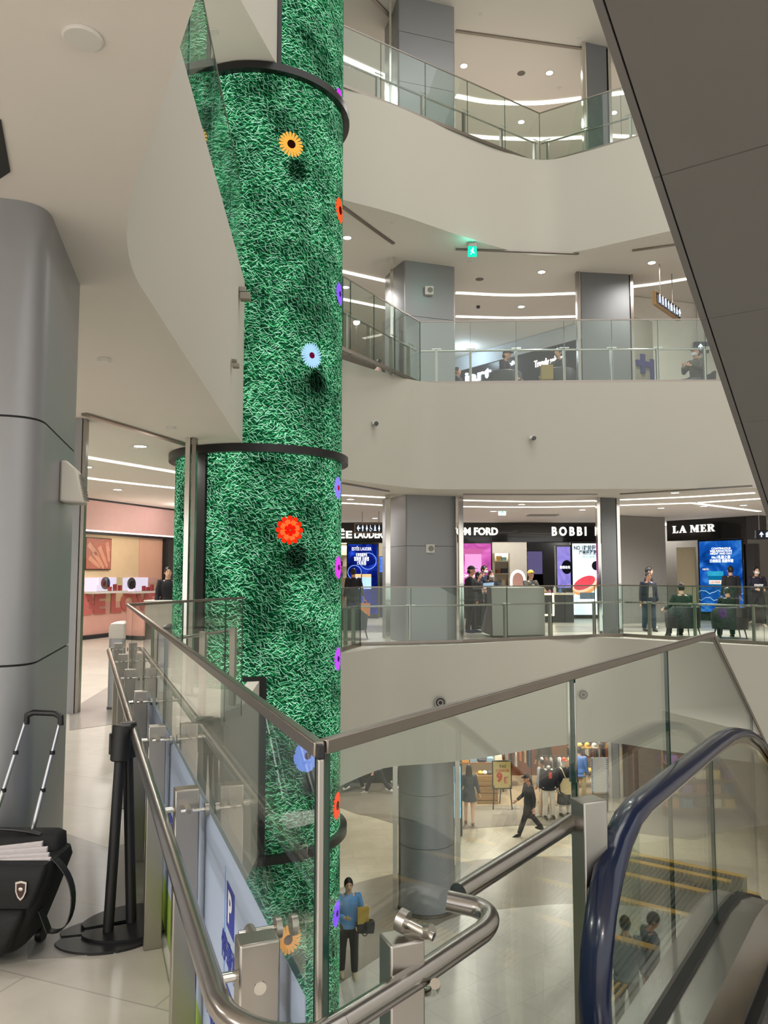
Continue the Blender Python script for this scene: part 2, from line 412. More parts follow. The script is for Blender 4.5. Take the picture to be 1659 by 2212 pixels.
strip([(1510, 1085), (1650, 1076)], 3.3, 'rear light strip over the right hand beauty counter')
strip([(150, 978), (184, 986), (290, 1004), (420, 1026)], 3.3, 'front light strip above the pink shop')
strip([(150, 1024), (184, 1031), (290, 1044), (420, 1058)], 3.3, 'rear light strip above the pink shop')
strip([(985, 632), (1110, 637), (1250, 633)], 8.75, 'front curved light strip on the middle storey between the pillars')
strip([(985, 683), (1110, 686), (1250, 683)], 8.75, 'rear curved light strip on the middle storey between the pillars')
strip([(1364, 619), (1420, 612), (1500, 599)], 8.75, 'front light strip on the middle storey right of the wide pillar')
strip([(1366, 667), (1430, 661), (1470, 656)], 8.75, 'rear light strip on the middle storey right of the wide pillar')
strip([(660, 566), (737, 585), (835, 607)], 8.75, 'front light strip on the middle storey beside the green column')
strip([(660, 632), (737, 645), (835, 665)], 8.75, 'rear light strip on the middle storey beside the green column')
strip([(985, 207), (1060, 220), (1160, 222), (1257, 212)], 14.2, 'front curved light strip on the top storey', .16)
strip([(985, 290), (1060, 297), (1160, 300), (1262, 296)], 14.2, 'rear curved light strip on the top storey', .16)
strip([(1322, 203), (1420, 190)], 14.2, 'front light strip at the right end of the top storey', .16)
strip([(1320, 293), (1420, 298)], 14.2, 'rear light strip at the right end of the top storey', .16)
strip([(660, 85), (740, 124), (848, 172)], 14.2, 'light strip on the top storey beside the green column', .16)
NL = 0
def downlight(px, py, z, label, r=.085, w=None):
    global NL
    p = P(px, py, z)
    t = thing('downlight', label, 'ceiling light', p, 0, 'round ceiling downlights')
    obj('rim', MB().lathe((p.x, p.y, z), [(r+.025, -.001), (r+.025, -.008), (r, -.011), (r, -.001)], 20), white_m, t)
    obj('lens', MB().cyl((p.x, p.y), r, z-.010, z-.004, 20), down_m, t)
    l = bpy.data.lights.new('lamp', 'SPOT'); l.energy = (LAMP_W if w is None else w); l.color = (1, .965, .92); l.spot_size = R(165); l.spot_blend = .8; l.shadow_soft_size = .08
    o = bpy.data.objects.new('lamp', l); COL.objects.link(o); o.parent = t; o.location = (0, 0, -.03); NL += 1
for px, py, z, lb in [
    (303, 963, 3.3, 'bright downlight nearest the shutter track by the pink shop'), (254, 1057, 3.3, 'downlight in front of the pink shop fascia'), (187, 1008, 3.3, 'downlight beside the left shutter jamb'),
    (757, 1078, 3.3, 'downlight right of the green column on the near beauty aisle'), (810, 1119, 3.3, 'far downlight over the left beauty counter'),
    (1127, 1089, 3.3, 'downlight beside the ceiling exit sign'), (1066, 1104, 3.3, 'downlight left of the ceiling exit sign'), (1258, 1101, 3.3, 'downlight over the second beauty counter sign'),
    (1458, 1064, 3.3, 'front downlight above the grey partition'), (1428, 1097, 3.3, 'downlight at the top of the grey partition'), (1520, 1093, 3.3, 'downlight over the middle of the black right sign'), (1606, 1091, 3.3, 'downlight over the right end of the black right sign'),
    (750, 513, 8.75, 'front downlight on the middle storey next to the green column'), (747, 620, 8.75, 'rear downlight on the middle storey next to the green column'),
    (1170, 587, 8.75, 'front downlight between the pillars of the middle storey'), (1126, 662, 8.75, 'downlight between the two light strips of the middle storey'),
    (1408, 567, 8.75, 'downlight right of the wide pillar on the middle storey'), (1403, 706, 8.75, 'distant downlight by the white partition of the middle storey'),
    (1002, 142, 14.2, 'left front downlight on the top storey'), (1187, 157, 14.2, 'right front downlight on the top storey'), (1126, 263, 14.2, 'downlight between the two top storey strips'),
    (744, 186, 14.2, 'downlight beside the green column on the top storey'), (1326, 243, 14.2, 'downlight at the right end of the top storey')]:
    downlight(px, py, z, lb)
# added lamps in the unseen ground floor ceiling, lighting the shop and hall below
for x, y, w in [(-1.5, 18, 60), (2, 19.5, 60), (5.5, 19.5, 60), (2.5, 23.5, 130), (5.2, 23.5, 130), (7.8, 21.5, 60), (3.6, 26.0, 140), (6.6, 26.5, 140), (-1, 23.5, 60)]:
    t = thing('downlight', 'added unseen ceiling downlight of the ground floor above the shop', 'ceiling light', (x, y, SF[0]), 0, 'added ground floor downlights')
    obj('lens', MB().cyl((x, y), .09, SF[0]-.012, SF[0]-.001, 20), down_m, t)
    l = bpy.data.lights.new('lamp', 'SPOT'); l.energy = w*3.2; l.color = (1, .93, .82); l.spot_size = R(165); l.spot_blend = .8; l.shadow_soft_size = .08
    o = bpy.data.objects.new('lamp', l); COL.objects.link(o); o.parent = t; o.location = (0, 0, -.03)

for i, (x, y, k) in enumerate([(-2.6, -1.0, 1), (-5.2, .6, 1), (-6.0, 3.4, 1), (-4.6, -3, 1), (-5.5, 6.5, 1), (-2.2, -3.2, 1), (-9, 12, 1), (-6.5, 9.5, 1)]):  # unseen downlights added to brighten the near walkway and its ceiling
    t = thing('downlight', 'added downlight lighting our own walkway, outside the picture', 'ceiling light', (x, y, 3.3), 0, 'added walkway downlights out of view')
    obj('lens', MB().cyl((x, y), .085, 3.288, 3.299, 20), down_m, t)
    l = bpy.data.lights.new('lamp', 'SPOT'); l.energy = 340; l.color = (1, .96, .91); l.spot_size = R(165); l.spot_blend = .8; l.shadow_soft_size = .08
    o = bpy.data.objects.new('lamp', l); COL.objects.link(o); o.parent = t; o.location = (0, 0, -.03)

for i, (x, y) in enumerate([(-4.2, 6.2), (-5.2, 9.8), (-4.4, 3.0), (-7.5, 8.0)]):  # unseen downlights added so bounced light brightens the soffit above this walkway
    t = thing('downlight', 'added downlight for the middle storey walkway, unseen behind the beige slab edge', 'ceiling light', (x, y, 8.75), 0, 'added downlights above the left middle storey walkway')
    obj('lens', MB().cyl((x, y), .085, 8.738, 8.749, 20), down_m, t)
    l = bpy.data.lights.new('lamp', 'SPOT'); l.energy = 420; l.color = (.93, .97, 1); l.spot_size = R(165); l.spot_blend = .8; l.shadow_soft_size = .08
    o = bpy.data.objects.new('lamp', l); COL.objects.link(o); o.parent = t; o.location = (0, 0, -.03)

# small round fittings in the ceilings
def disc(px, py, z, r, name, label, cat, m=None, h=.012):
    p = P(px, py, z)
    solo(name, MB().lathe((p.x, p.y, z), [(r*.98, -.001), (r, -h*.6), (r*.9, -h), (.0, -h)], 24), m or white_m, label, cat)
disc(179, 80, 3.3, .065, 'access_cover', 'large round cover plate in the pale ceiling at upper left', 'ceiling cover')
disc(225, 775, 3.3, .055, 'sprinkler_cap', 'small round ceiling cap left of the beige slab edge', 'sprinkler cap', h=.03)
disc(370, 922, 3.3, .06, 'sprinkler_cap', 'small round ceiling cap near the shutter track', 'sprinkler cap', h=.03)
disc(288, 966, 3.3, .07, 'sprinkler_cap', 'flat ceiling cap beside the brightest downlight over the pink shop', 'sprinkler cap', h=.02)
disc(461, 68, 8.75, .07, 'sprinkler_cap', 'small round cap in the bluish ceiling behind the upper glass', 'sprinkler cap', h=.02)
disc(1126, 158, 14.2, .10, 'ceiling_speaker', 'dark round speaker between the two top storey downlights', 'speaker', mat('spk_grey', '#77716c', .6))
disc(1208, 190, 14.2, .06, 'sprinkler_cap', 'round cap above the front strip of the top storey', 'sprinkler cap')
disc(1040, 31, 14.2, .05, 'sprinkler_cap', 'round cap in the top ceiling right of the pillar', 'sprinkler cap')
disc(1250, 83, 14.2, .05, 'sprinkler_cap', 'round cap in the top ceiling above the short dark track', 'sprinkler cap')
disc(848, 481, 8.75, .05, 'sprinkler_cap', 'round cap in the underside above the middle pillar', 'sprinkler cap')
disc(1036, 603, 8.75, .10, 'ceiling_speaker', 'round speaker left of the front strip on the middle storey', 'speaker', mat('spk_grey', '#77716c', .6))
disc(1015, 565, 8.75, .05, 'sprinkler_cap', 'round cap under the exit sign of the middle storey', 'sprinkler cap')
disc(1033, 661, 8.75, .05, 'security_camera', 'dark dome between the light strips of the middle storey', 'camera', dark_m, .06)
disc(1375, 645, 8.75, .10, 'ceiling_speaker', 'round speaker behind the hanging sign of the middle storey', 'speaker', mat('spk_grey', '#77716c', .6))
disc(1420, 515, 8.75, .05, 'sprinkler_cap', 'round cap beside the dark escalator underside', 'sprinkler cap')

# ------------------------------------------------------------------ pillars
def panel_pillar(name, label, ring, z0, z1, seams, extras=None, m=None):
    """grey clad pillar: storey-high cladding courses with open joints over a dark core"""
    c = sum((Vector((p[0], p[1], 0)) for p in ring), Vector())/len(ring)
    t = thing(name, label, 'pillar', (c.x, c.y, z0))
    zs = [z0]+seams+[z1]
    core = [c+(Vector((p[0], p[1], 0))-c)*.985 for p in ring]
    obj('core', MB().prism(core, z0, z1), core_m, t)
    for a, b in zip(zs, zs[1:]):
        obj('cladding', MB().prism(ring, a+(.005 if a > z0 else 0), b-(.005 if b < z1 else 0)), m or panel_m, t)
    return t
def rounded(pts, r, n=6):
    q = [Vector((p[0], p[1], 0)) for p in pts]; out = []
    for i in range(len(q)):
        a, b, c = q[i-1], q[i], q[(i+1) % len(q)]
        if r[i] <= 0: out.append(b); continue
        out += bezier(b+(a-b).normalized()*r[i], b, b+(c-b).normalized()*r[i], n)
    return out
C1, C2 = Vector((-1.60, 3.53, 0)), Vector((-1.86, 4.6, 0)); pd = (C2-C1).normalized(); pl = Vector((-pd.y, pd.x, 0))
lp = panel_pillar('pillar', 'big grey clad pillar with rounded corner behind the trolley bag', rounded([C1, C2, C2+pl*1.5, C1+pl*1.5], [.17, .02, .02, .17], 8), 0, 3.3, [1.13, 2.27])
fr = C1+pl*.36
obj('joint', MB().box((fr.x, fr.y, 2.0), (.008, .02, 2.6), math.atan2(pl.y, pl.x)+R(180)), core_m, lp)
js = P(156, 1538, 0)
jam = thing('shutter_jamb', 'grey steel jamb standing behind the left pillar', 'jamb', (js.x, js.y, 0), R(8))
obj('channel', MB().box((js.x-.02, js.y, 1.65), (.12, .25, 3.3), R(8)), panel_m, jam)
obj('guide', MB().box((js.x+.07, js.y-.03, 1.65), (.035, .12, 3.3), R(8)), cap_m, jam)
# far pillars right of the green column, one above another
def far_pillar(label, p0, p1, p2, z0, z1, seams, depth=1.0, slim=.05):
    a, b, c = (Vector((q.x, q.y, 0)) for q in (p0, p1, p2)); d = (b-a).normalized(); bk = Vector((-d.y, d.x, 0))
    return panel_pillar('pillar', label, rounded([c, a, b, b+bk*depth, c+bk*depth*.6], [.03, slim, slim, .02, .02], 4), z0, z1, seams)
a, b, c = P(878, 1389, 0), P(988, 1385, 0), P(846, 1382, 0)
far_pillar('broad grey pillar on our own storey right of the green column', a, b, c, 0, 3.3, [2.15])
q = lambda px, ref: Vector((ref.x*(px-829.5)/(ref.x/ref.y*F) if abs(ref.x) > 1e-6 else 0, ref.y, 0))
def at_px(px, y, z):                    # upright line seen in column px at distance y, height z
    dc = y*math.cos(TILT)+(z-EYE)*math.sin(TILT); return Vector(((px-829.5)/F*dc, y, 0))
far_pillar('broad grey pillar of the middle storey behind the glass, under the exit sign', at_px(874, 17.3, 7), at_px(984, 17.7, 7), at_px(849, 17.8, 7), L1, 8.75, [7.45])
far_pillar('broad grey pillar at the top of the picture on the top storey', at_px(860, 15.95, 13), at_px(983, 16.35, 13), at_px(848, 16.5, 13), L2, 14.2, [12.2, 13.35])
def straight_pillar(label, x0, x1, y, z0, z1, zc, m=None, depth=.7, seams=[]):
    a, b = at_px(x0, y, zc), at_px(x1, y+.15, zc); bk = Vector(a).normalized()
    return panel_pillar('pillar', label, rounded([a, b, b+Vector(b).normalized()*depth, a+bk*depth], [.03]*4, 3), z0, z1, seams, m=m), a, b, bk
grey2 = mat('panel_grey_dark', (.15, .155, .158), .6, metal=.0, vary=.05)
sp, a, b, bk = straight_pillar('slim grey pillar with steel edges between the two beauty counters', 1300, 1334, 17.9, 0, 3.3, 1.5, grey2)
for u in (a+Vector((-.05, .05, 0)), b+Vector((.05, .08, 0))): obj('edge_trim', MB().box((u.x, u.y, 1.65), (.07, .16, 3.3)), chrome, sp)
wp, a, b, bk = straight_pillar('wide dark grey pillar on the middle storey by the hanging sign', 1256, 1362, 18.0, L1, 8.75, 7.2, grey2, seams=[])
for u in (a+Vector((-.06, .05, 0)), b+Vector((.06, .08, 0))): obj('edge_trim', MB().box((u.x, u.y, 7.1), (.07, .16, 3.3)), cap_m, wp)
tp, a, b, bk = straight_pillar('slim dark pillar at the right end of the top storey', 1268, 1312, 17.5, L2, 14.2, 13, grey2)
for u in (a+Vector((-.07, .05, 0)), b+Vector((.07, .08, 0))): obj('edge_trim', MB().box((u.x, u.y, 12.55), (.07, .16, 3.3)), chrome, tp)
# round steel pillar of the ground floor
gc = P(925, 1985, G); gc = Vector((gc.x, gc.y+.55, G))
gp = thing('pillar', 'round polished grey pillar standing in the hall of the floor below', 'pillar', gc)
gp_m = mat('panel_grey_gloss', (.36, .375, .41), .30, metal=.35, vary=.03)
obj('core', MB().cyl((gc.x, gc.y), .575, G, SF[0], 40), core_m, gp)
for z0, z1 in ((G+.08, G+1.36), (G+1.37, G+2.42), (G+2.43, SF[0])): obj('cladding', MB().cyl((gc.x, gc.y), .59, z0, z1, 48), gp_m, gp)
obj('plinth', MB().cyl((gc.x, gc.y), .60, G, G+.075, 48), steel, gp)
for sgn in (-1, 1):
    obj('guide_rail', MB().box((gc.x+sgn*.66, gc.y+.02, (G+SF[0])/2), (.10, .22, SF[0]-G)), chrome, gp)
# steel shutter guides standing beside the broad pillars
def guide(label, px, y, z0, z1, zc, w=.12):
    p = at_px(px, y, zc); solo('shutter_guide', MB().box((p.x, p.y, (z0+z1)/2), (w, .18, z1-z0)), chrome, label, 'shutter guide', bevel=.006)
guide('steel shutter guide at the left side of the broad pillar on our storey', 838, 17.3, 0, 3.3, 1.5)
guide('steel shutter guide at the right side of the broad pillar on our storey', 996, 17.6, 0, 3.3, 1.5, .11)
guide('steel shutter guide at the left side of the broad middle storey pillar', 846, 17.2, L1, 8.75, 7.2, .07)
guide('steel shutter guide on the top storey left of the broad pillar', 843, 15.7, L2, 14.2, 12.6, .05)
# ================================================================== round screen column showing grass and flowers
def col_hit(px, py):
    r = ray(px, py); a = r.x**2+r.y**2; b = -2*(r.x*COLC[0]+r.y*COLC[1]); c = COLC[0]**2+COLC[1]**2-COLR**2
    D = b*b-4*a*c
    t = (-b-math.sqrt(max(D, 0)))/(2*a); p = r*t
    return math.atan2(p.x-COLC[0], -(p.y-COLC[1])), EYE+p.z       # angle from the front, height
def col_w(u, z, off=0):                                            # u in metres round the column
    a = u/COLR; return Vector((COLC[0]+(COLR+off)*math.sin(a), COLC[1]-(COLR+off)*math.cos(a), z))
FLOWERS = [  # px, py, radius, kind
    (629, 312, .185, 'daisy', ('#f7b24a', '#2a1408'), 'yellow daisy with dark centre high on the screen', 20),
    (673, 768, .185, 'aster', ('#a9d3ff', '#6e1230'), 'pale blue aster with a red centre', 26),
    (626, 1145, .20, 'rose', ('#ff2d12', '#ff8a3c'), 'red layered blossom', 12),
    (664, 1632, .22, 'broad', ('#7fa2ff', '#40304a'), 'light blue broad petalled blossom behind the near glass', 8),
    (622, 2030, .19, 'daisy', ('#f7a238', '#3a1408'), 'orange daisy low behind the blue banner', 20),
    (734, 216, .17, 'aster', ('#d63cf0', '#5a1070'), 'magenta blossom at the right rim near the top ring', 18),
    (734, 455, .19, 'daisy', ('#ff5a2a', '#5a0a08'), 'orange red blossom at the right rim', 18),
    (736.5, 640, .17, 'aster', ('#8a5cff', '#402070'), 'violet blossom seen edge on at the right rim', 18),
    (730, 1054, .165, 'aster', ('#8d80ff', '#c01828'), 'violet aster with a red centre under the middle ring', 26),
    (735, 1226, .17, 'aster', ('#e045e8', '#701060'), 'pink blossom at the right rim beside the shop sign', 18),
    (736.5, 1418, .17, 'aster', ('#c050ff', '#501070'), 'purple blossom at the right rim at railing height', 18),
    (733, 1733, .19, 'daisy', ('#ff4a22', '#4a0a06'), 'red orange blossom above the lowest ring', 18),
    (736, 1952, .18, 'aster', ('#8a50ff', '#402070'), 'violet blossom at the right rim beside the person in blue', 18)]
def screen_mat():
    m = bpy.data.materials.new('grass_screen'); m.use_nodes = True; t = m.node_tree; t.nodes.remove(t.nodes['Principled BSDF'])
    L = t.links.new
    def node(k, **kw):
        n = t.nodes.new(k)
        for a, b in kw.items(): setattr(n, a, b)
        return n
    def M(op, a, b=None, c=None, clamp=False):
        n = node('ShaderNodeMath', operation=op, use_clamp=clamp)
        for i, x in enumerate((a, b, c)):
            if x is None: continue
            if isinstance(x, (int, float)): n.inputs[i].default_value = x
            else: L(x, n.inputs[i])
        return n.outputs[0]
    def mixc(f, a, b):
        n = node('ShaderNodeMix', data_type='RGBA')
        for i, x in ((0, f), (6, a), (7, b)):
            if isinstance(x, (int, float)): n.inputs[i].default_value = x
            elif isinstance(x, tuple): n.inputs[i].default_value = x+(1,)
            else: L(x, n.inputs[i])
        return n.outputs[2]
    uv = node('ShaderNodeUVMap').outputs[0]
    nz = node('ShaderNodeTexNoise', noise_dimensions='2D'); nz.inputs['Scale'].default_value = 1.6; nz.inputs['Detail'].default_value = 4; L(uv, nz.inputs['Vector'])
    n2 = node('ShaderNodeTexNoise', noise_dimensions='2D'); n2.inputs['Scale'].default_value = 16; n2.inputs['Detail'].default_value = 3; L(uv, n2.inputs['Vector'])
    base = mixc(n2.outputs['Fac'], lin('#04180f'), lin('#1d5a38'))
    layers = [(10.0, .0065, '#0f3822', '#1c6a3f', (0.0, 0.0)), (12.0, .0060, '#1f7446', '#389e5c', (3.1, 7.7)), (12.5, .0045, '#010a05', '#062015', (5.5, 2.2)),
              (13.0, .0052, '#1d7a49', '#4ab274', (9.3, 1.4)), (15.0, .0038, '#010804', '#0a2a1b', (6.6, 8.8)), (14.5, .0046, '#339858', '#74cd96', (1.7, 5.9)), (16.5, .0034, '#010a06', '#0c3020', (2.6, 4.8)),
              (16.0, .0036, '#5fc684', '#aeeac0', (4.2, 3.3)), (18.0, .0030, '#000603', '#06180f', (7.6, 1.8)), (19.0, .0028, '#86d69e', '#d4fae6', (8.4, 6.1))]
    for k, (sc, w, c1, c2, off) in enumerate(layers):
        ad = node('ShaderNodeVectorMath', operation='ADD'); L(uv, ad.inputs[0]); ad.inputs[1].default_value = (off[0], off[1], 0)
        vo = node('ShaderNodeTexVoronoi', voronoi_dimensions='2D', feature='F1'); vo.inputs['Scale'].default_value = sc; L(ad.outputs[0], vo.inputs['Vector'])
        su = node('ShaderNodeVectorMath', operation='SUBTRACT'); L(ad.outputs[0], su.inputs[0]); L(vo.outputs['Position'], su.inputs[1])
        sp = node('ShaderNodeSeparateXYZ'); L(su.outputs[0], sp.inputs[0])
        cs = node('ShaderNodeSeparateColor'); L(vo.outputs['Color'], cs.inputs[0])
        ang = M('ADD', M('MULTIPLY_ADD', cs.outputs[0], 2.0, -1.25), M('MULTIPLY_ADD', nz.outputs['Fac'], 2.4, -1.2))
        ca, sa = M('COSINE', ang), M('SINE', ang)
        xr = M('ADD', M('MULTIPLY', sp.outputs[0], ca), M('MULTIPLY', sp.outputs[1], sa))
        yr = M('SUBTRACT', M('MULTIPLY', sp.outputs[1], ca), M('MULTIPLY', sp.outputs[0], sa))
        bend = M('MULTIPLY', M('MULTIPLY', xr, xr), M('MULTIPLY_ADD', cs.outputs[1], 5.0, -2.5))
        d = M('ABSOLUTE', M('SUBTRACT', yr, bend))
        taper = M('SUBTRACT', 1.0, M('MULTIPLY', M('ABSOLUTE', xr), 9.5), clamp=True)
        mask = M('GREATER_THAN', M('MULTIPLY', taper, w), d)
        keep = M('GREATER_THAN', cs.outputs[2], .0 if k < 4 else .25)
        cc = mixc(cs.outputs[1], lin(c1), lin(c2))
        base = mixc(M('MULTIPLY', mask, keep), base, cc)
    mr = node('ShaderNodeMapRange'); mr.inputs[1].default_value = .32; mr.inputs[2].default_value = .68; mr.inputs[3].default_value = .42; mr.inputs[4].default_value = 1.5
    L(nz.outputs['Fac'], mr.inputs[0]); val = mr.outputs[0]
    # the picture on the screen has a soft drop shadow painted in below each big flower
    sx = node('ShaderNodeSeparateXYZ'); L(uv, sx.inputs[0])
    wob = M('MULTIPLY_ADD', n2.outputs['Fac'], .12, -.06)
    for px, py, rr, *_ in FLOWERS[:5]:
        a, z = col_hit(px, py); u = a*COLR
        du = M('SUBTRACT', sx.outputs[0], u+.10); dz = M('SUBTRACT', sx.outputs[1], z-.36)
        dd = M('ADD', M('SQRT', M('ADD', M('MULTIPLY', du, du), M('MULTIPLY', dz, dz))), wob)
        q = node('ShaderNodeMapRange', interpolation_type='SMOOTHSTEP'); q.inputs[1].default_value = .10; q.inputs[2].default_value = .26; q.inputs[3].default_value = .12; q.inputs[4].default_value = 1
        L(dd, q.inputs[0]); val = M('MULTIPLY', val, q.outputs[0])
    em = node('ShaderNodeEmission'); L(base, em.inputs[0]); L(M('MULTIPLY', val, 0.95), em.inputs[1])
    L(em.outputs[0], t.nodes['Material Output'].inputs[0])
    return m
screen = thing('screen_column', 'giant round column covered by a screen of green grass and flowers', 'screen column', (COLC[0], COLC[1], G))
mb = MB(); n = 96; mb.uv = []
for i in range(n+1):
    u = -math.pi*COLR+2*math.pi*COLR*i/n
    for z in (G, 20.0): mb.v.append(col_w(u, z)); mb.uv.append((u, z))
mb.f = [(2*i, 2*i+2, 2*i+3, 2*i+1) for i in range(n)]
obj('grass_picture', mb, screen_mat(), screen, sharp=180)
for z in (-2.2, 3.24, 8.68):
    obj('ring', MB().lathe((COLC[0], COLC[1], z), [(COLR+.005, -.055), (COLR+.10, -.055), (COLR+.10, .055), (COLR+.005, .055), (COLR+.005, -.055)], 96), blackp, screen)
def fin(x0, x1, z0, z1, zc):                    # black upright border of the screen where a slab meets it
    a0, _ = col_hit(x0, zc); a1, _ = col_hit(x1, zc); mb = MB(); rg = []
    for u in [a0*COLR+(a1-a0)*COLR*k/4 for k in range(5)]:
        rg.append([col_w(u, z0, -.02), col_w(u, z0, .05), col_w(u, z1, .05), col_w(u, z1, -.02)])
    obj('border', mb.loft(rg), blackp, screen)
fin(417, 446, .12, 3.19, 1150); fin(558, 573, -2.15, .14, 1650); fin(599, 607, 8.74, 11.0, 100)
fin(446, 458, 6.9, 8.63, 210)
fin(525, 573, .11, .17, 1467)
def flower(px, py, rr, kind, cols, label, npet):
    a, z = col_hit(px, py); u0 = a*COLR
    if px > 725: u0 = min(u0, 1.36*COLR)
    W = lambda x, y, off: col_w(u0+x, z+y, off)
    def petals(mb, r0, r1, wid, n, ph, off, tip):
        for k in range(n):
            t = 2*math.pi*k/n+ph; ca, sa = math.cos(t), math.sin(t); prof = [(r0, wid*.35), (r0+(r1-r0)*.5, wid*.85), (r0+(r1-r0)*.8, wid), (r0+(r1-r0)*.95, wid*tip), (r1, wid*.1)]
            top = [(r, w*.5) for r, w in prof]; bot = [(r, -w*.5) for r, w in reversed(prof)]
            vs = [W(r*ca-w*sa, r*sa+w*ca, off) for r, w in top+bot]; m = len(vs)
            vs += [W(r*ca-w*sa, r*sa+w*ca, off-.006) for r, w in top+bot]
            mb.add(vs, [tuple(range(m))]+[(i, i+m, (i+1) % m+m, (i+1) % m) for i in range(m)])
    c1, c2 = cols
    g1 = glow('petal_'+c1[1:], c1, 1.0, .15); g2 = glow('heart_'+c2[1:], c2, .8, .3)
    mb = MB(); step = 2*math.pi/npet
    if kind == 'rose':
        for ring, (r0, r1, nn) in enumerate(((.02, rr, 12), (.02, rr*.72, 8), (.01, rr*.42, 6))):
            b = MB(); petals(b, r0, r1, 2.6*r1/nn*1.7, nn, ring*.3, .008+.006*ring, .8)
            if ring == 0: fo = obj('flower', b, g1, screen, smooth=False, label=label)
            else: obj('inner_petal', b, glow('petal_in%d' % ring, ('#ff6a30', '#e01808')[ring-1], 1.2, .3), fo, smooth=False)
        return
    petals(mb, rr*.15, rr, 2.4*rr/npet*(1.55 if kind != 'broad' else 2.3), npet, .1, .008, .8 if kind != 'aster' else .5)
    fo = obj('flower', mb, g1, screen, smooth=False, label=label)
    b = MB(); rh = rr*(.33 if kind == 'daisy' else .24)
    vs = [W(rh*math.cos(t), rh*math.sin(t), .016) for t in [2*math.pi*k/20 for k in range(20)]]; vs += [W(rh*math.cos(t), rh*math.sin(t), .006) for t in [2*math.pi*k/20 for k in range(20)]]
    b.add(vs, [tuple(range(20))]+[(i, i+20, (i+1) % 20+20, (i+1) % 20) for i in range(20)])
    obj('flower_heart', b, g2, fo, smooth=False)
for fl in FLOWERS: flower(*fl)
# steel guide beside the screen on our storey
sg = at_px(409, 9.95, 1.6)
st = thing('shutter_guide', 'tall steel shutter guide left of the black screen border', 'shutter guide', (sg.x, sg.y, 0))
obj('rail', MB().box((sg.x-.035, sg.y, 1.65), (.06, .14, 3.3)), chrome, st); obj('flange', MB().box((sg.x+.035, sg.y+.03, 1.65), (.05, .10, 3.3)), cap_m, st)

# ================================================================== left guard glass on our storey
def glass_run(parent, a, b, z0, z1, seams, t=.012, m=None, edges=True, cap=.019, caph=.026, edge_at=None):
    """panes from a to b with open joints at the distances in seams, edges tinted, cap channel on top"""
    a, b = Vector((a[0], a[1], 0)), Vector((b[0], b[1], 0)); d = (b-a).normalized(); L_ = (b-a).length
    pts = [0]+list(seams)+[L_]
    for u0, u1 in zip(pts, pts[1:]):
        p, q = a+d*(u0+.004), a+d*(u1-.004)
        g_ = obj('pane', MB().bar(p+Vector((0, 0, (z0+z1)/2)), q+Vector((0, 0, (z0+z1)/2)), t, z1-z0), m or glass_m, parent, smooth=False)
        if edges:
            for e in (p, q): obj('pane_edge', MB().box((e.x, e.y, (z0+z1)/2), (.002, t+.001, z1-z0), math.atan2(d.y, d.x)), edge_m, g_, smooth=False)
    if cap: obj('cap_rail', MB().bar(a+Vector((0, 0, z1-caph/2+.006)), b+Vector((0, 0, z1-caph/2+.006)), cap, caph), cap_m, parent, bevel=.003)
lg = thing('guardrail', 'near glass guardrail running away on the left, with blue banner on it', 'guardrail', (gl0[0].x, gl0[0].y, 0))
gd = (gl0[1]-gl0[0]).normalized(); gn = Vector((-gd.y, gd.x, 0))          # gn points to the walkway side
Lg = (gl0[1]-gl0[0]).length
glass_run(lg, gl0[0], gl0[1], -.12, 1.26, [2.62, 4.0, 5.35])
obj('end_channel', MB().bar(gl0[0]-gd*.006+Vector((0, 0, -.12)), gl0[0]-gd*.006+Vector((0, 0, 1.24)), .0115, .014, up=gd), steel, lg, bevel=.003)
obj('end_cap', MB().bar(gl0[0]-gd*.006+Vector((0, 0, 1.24)), gl0[0]-gd*.006+Vector((0, 0, 1.262)), .0125, .014, up=gd), blackp, lg, bevel=.002)
def post_mb(p, d, h, w=.072, t=.052):
    mb = MB(); a = math.atan2(d.y, d.x); return mb.box((p.x, p.y, h/2), (t, w, h), a)
def clamp(parent, p, d, sd, h, glass_off):
    """boss on the post face with a cross rod out to a round disc on the pane; d towards the viewer, sd towards the glass"""
    z = h-.052; f0 = p+d*.026
    b = obj('boss', MB().tube([f0+Vector((0, 0, z)), f0+d*.045+Vector((0, 0, z))], .0105, 16), steel, parent)
    obj('boss_screw', MB().tube([f0+d*.045+Vector((0, 0, z)), f0+d*.0465+Vector((0, 0, z))], .006, 8), cap_m, b)
    c = f0+d*.034+Vector((0, 0, z))
    r = obj('clamp_rod', MB().tube([c-sd*.022, c+sd*glass_off], .0055, 12), chrome, parent)
    e = c+sd*glass_off
    obj('clamp_disc', MB().tube([e-sd*.012, e-sd*.001], .019, 20).tube([e+sd*.018, e+sd*.03], .019, 20), steel, r)
hz = .845
pn = -gd
for k in range(7):
    u = .136+1.022*k
    p = gl0[0]+gd*u+gn*.072
    po = obj('post', post_mb(p, gd, .905), steel, lg, bevel=.004)
    if k == 0:
        # the nearest post shows its screw, its clamp sits on the far face
        sc_ = p+pn*.026+Vector((0, 0, .83)); obj('screw', MB().tube([sc_, sc_+pn*.003], .011, 20).tube([sc_+pn*.003, sc_+pn*.0035], .005, 6), chrome, po)
        clamp(po, p, gd, -gn, .905+.035, .058)
    else: clamp(po, p, pn, -gn, .905, .058)
    ha = p+gn*.03+Vector((0, 0, hz)); obj('handrail_bracket', MB().tube([ha, ha+gn*.06], .009, 12), chrome, po)
hl = [gl0[0]+gd*u+gn*.152+Vector((0, 0, hz)) for u in (.06, 1.5, 3, 4.5, 6.2)]
hA = hl[0]-gd*.02
hr1 = [P(735, 2214, hz), P(900, 2110, hz), P(1040, 2015, hz)]
turn = bezier(hA, P(560, 2262, hz), P(690, 2240, hz), 10)
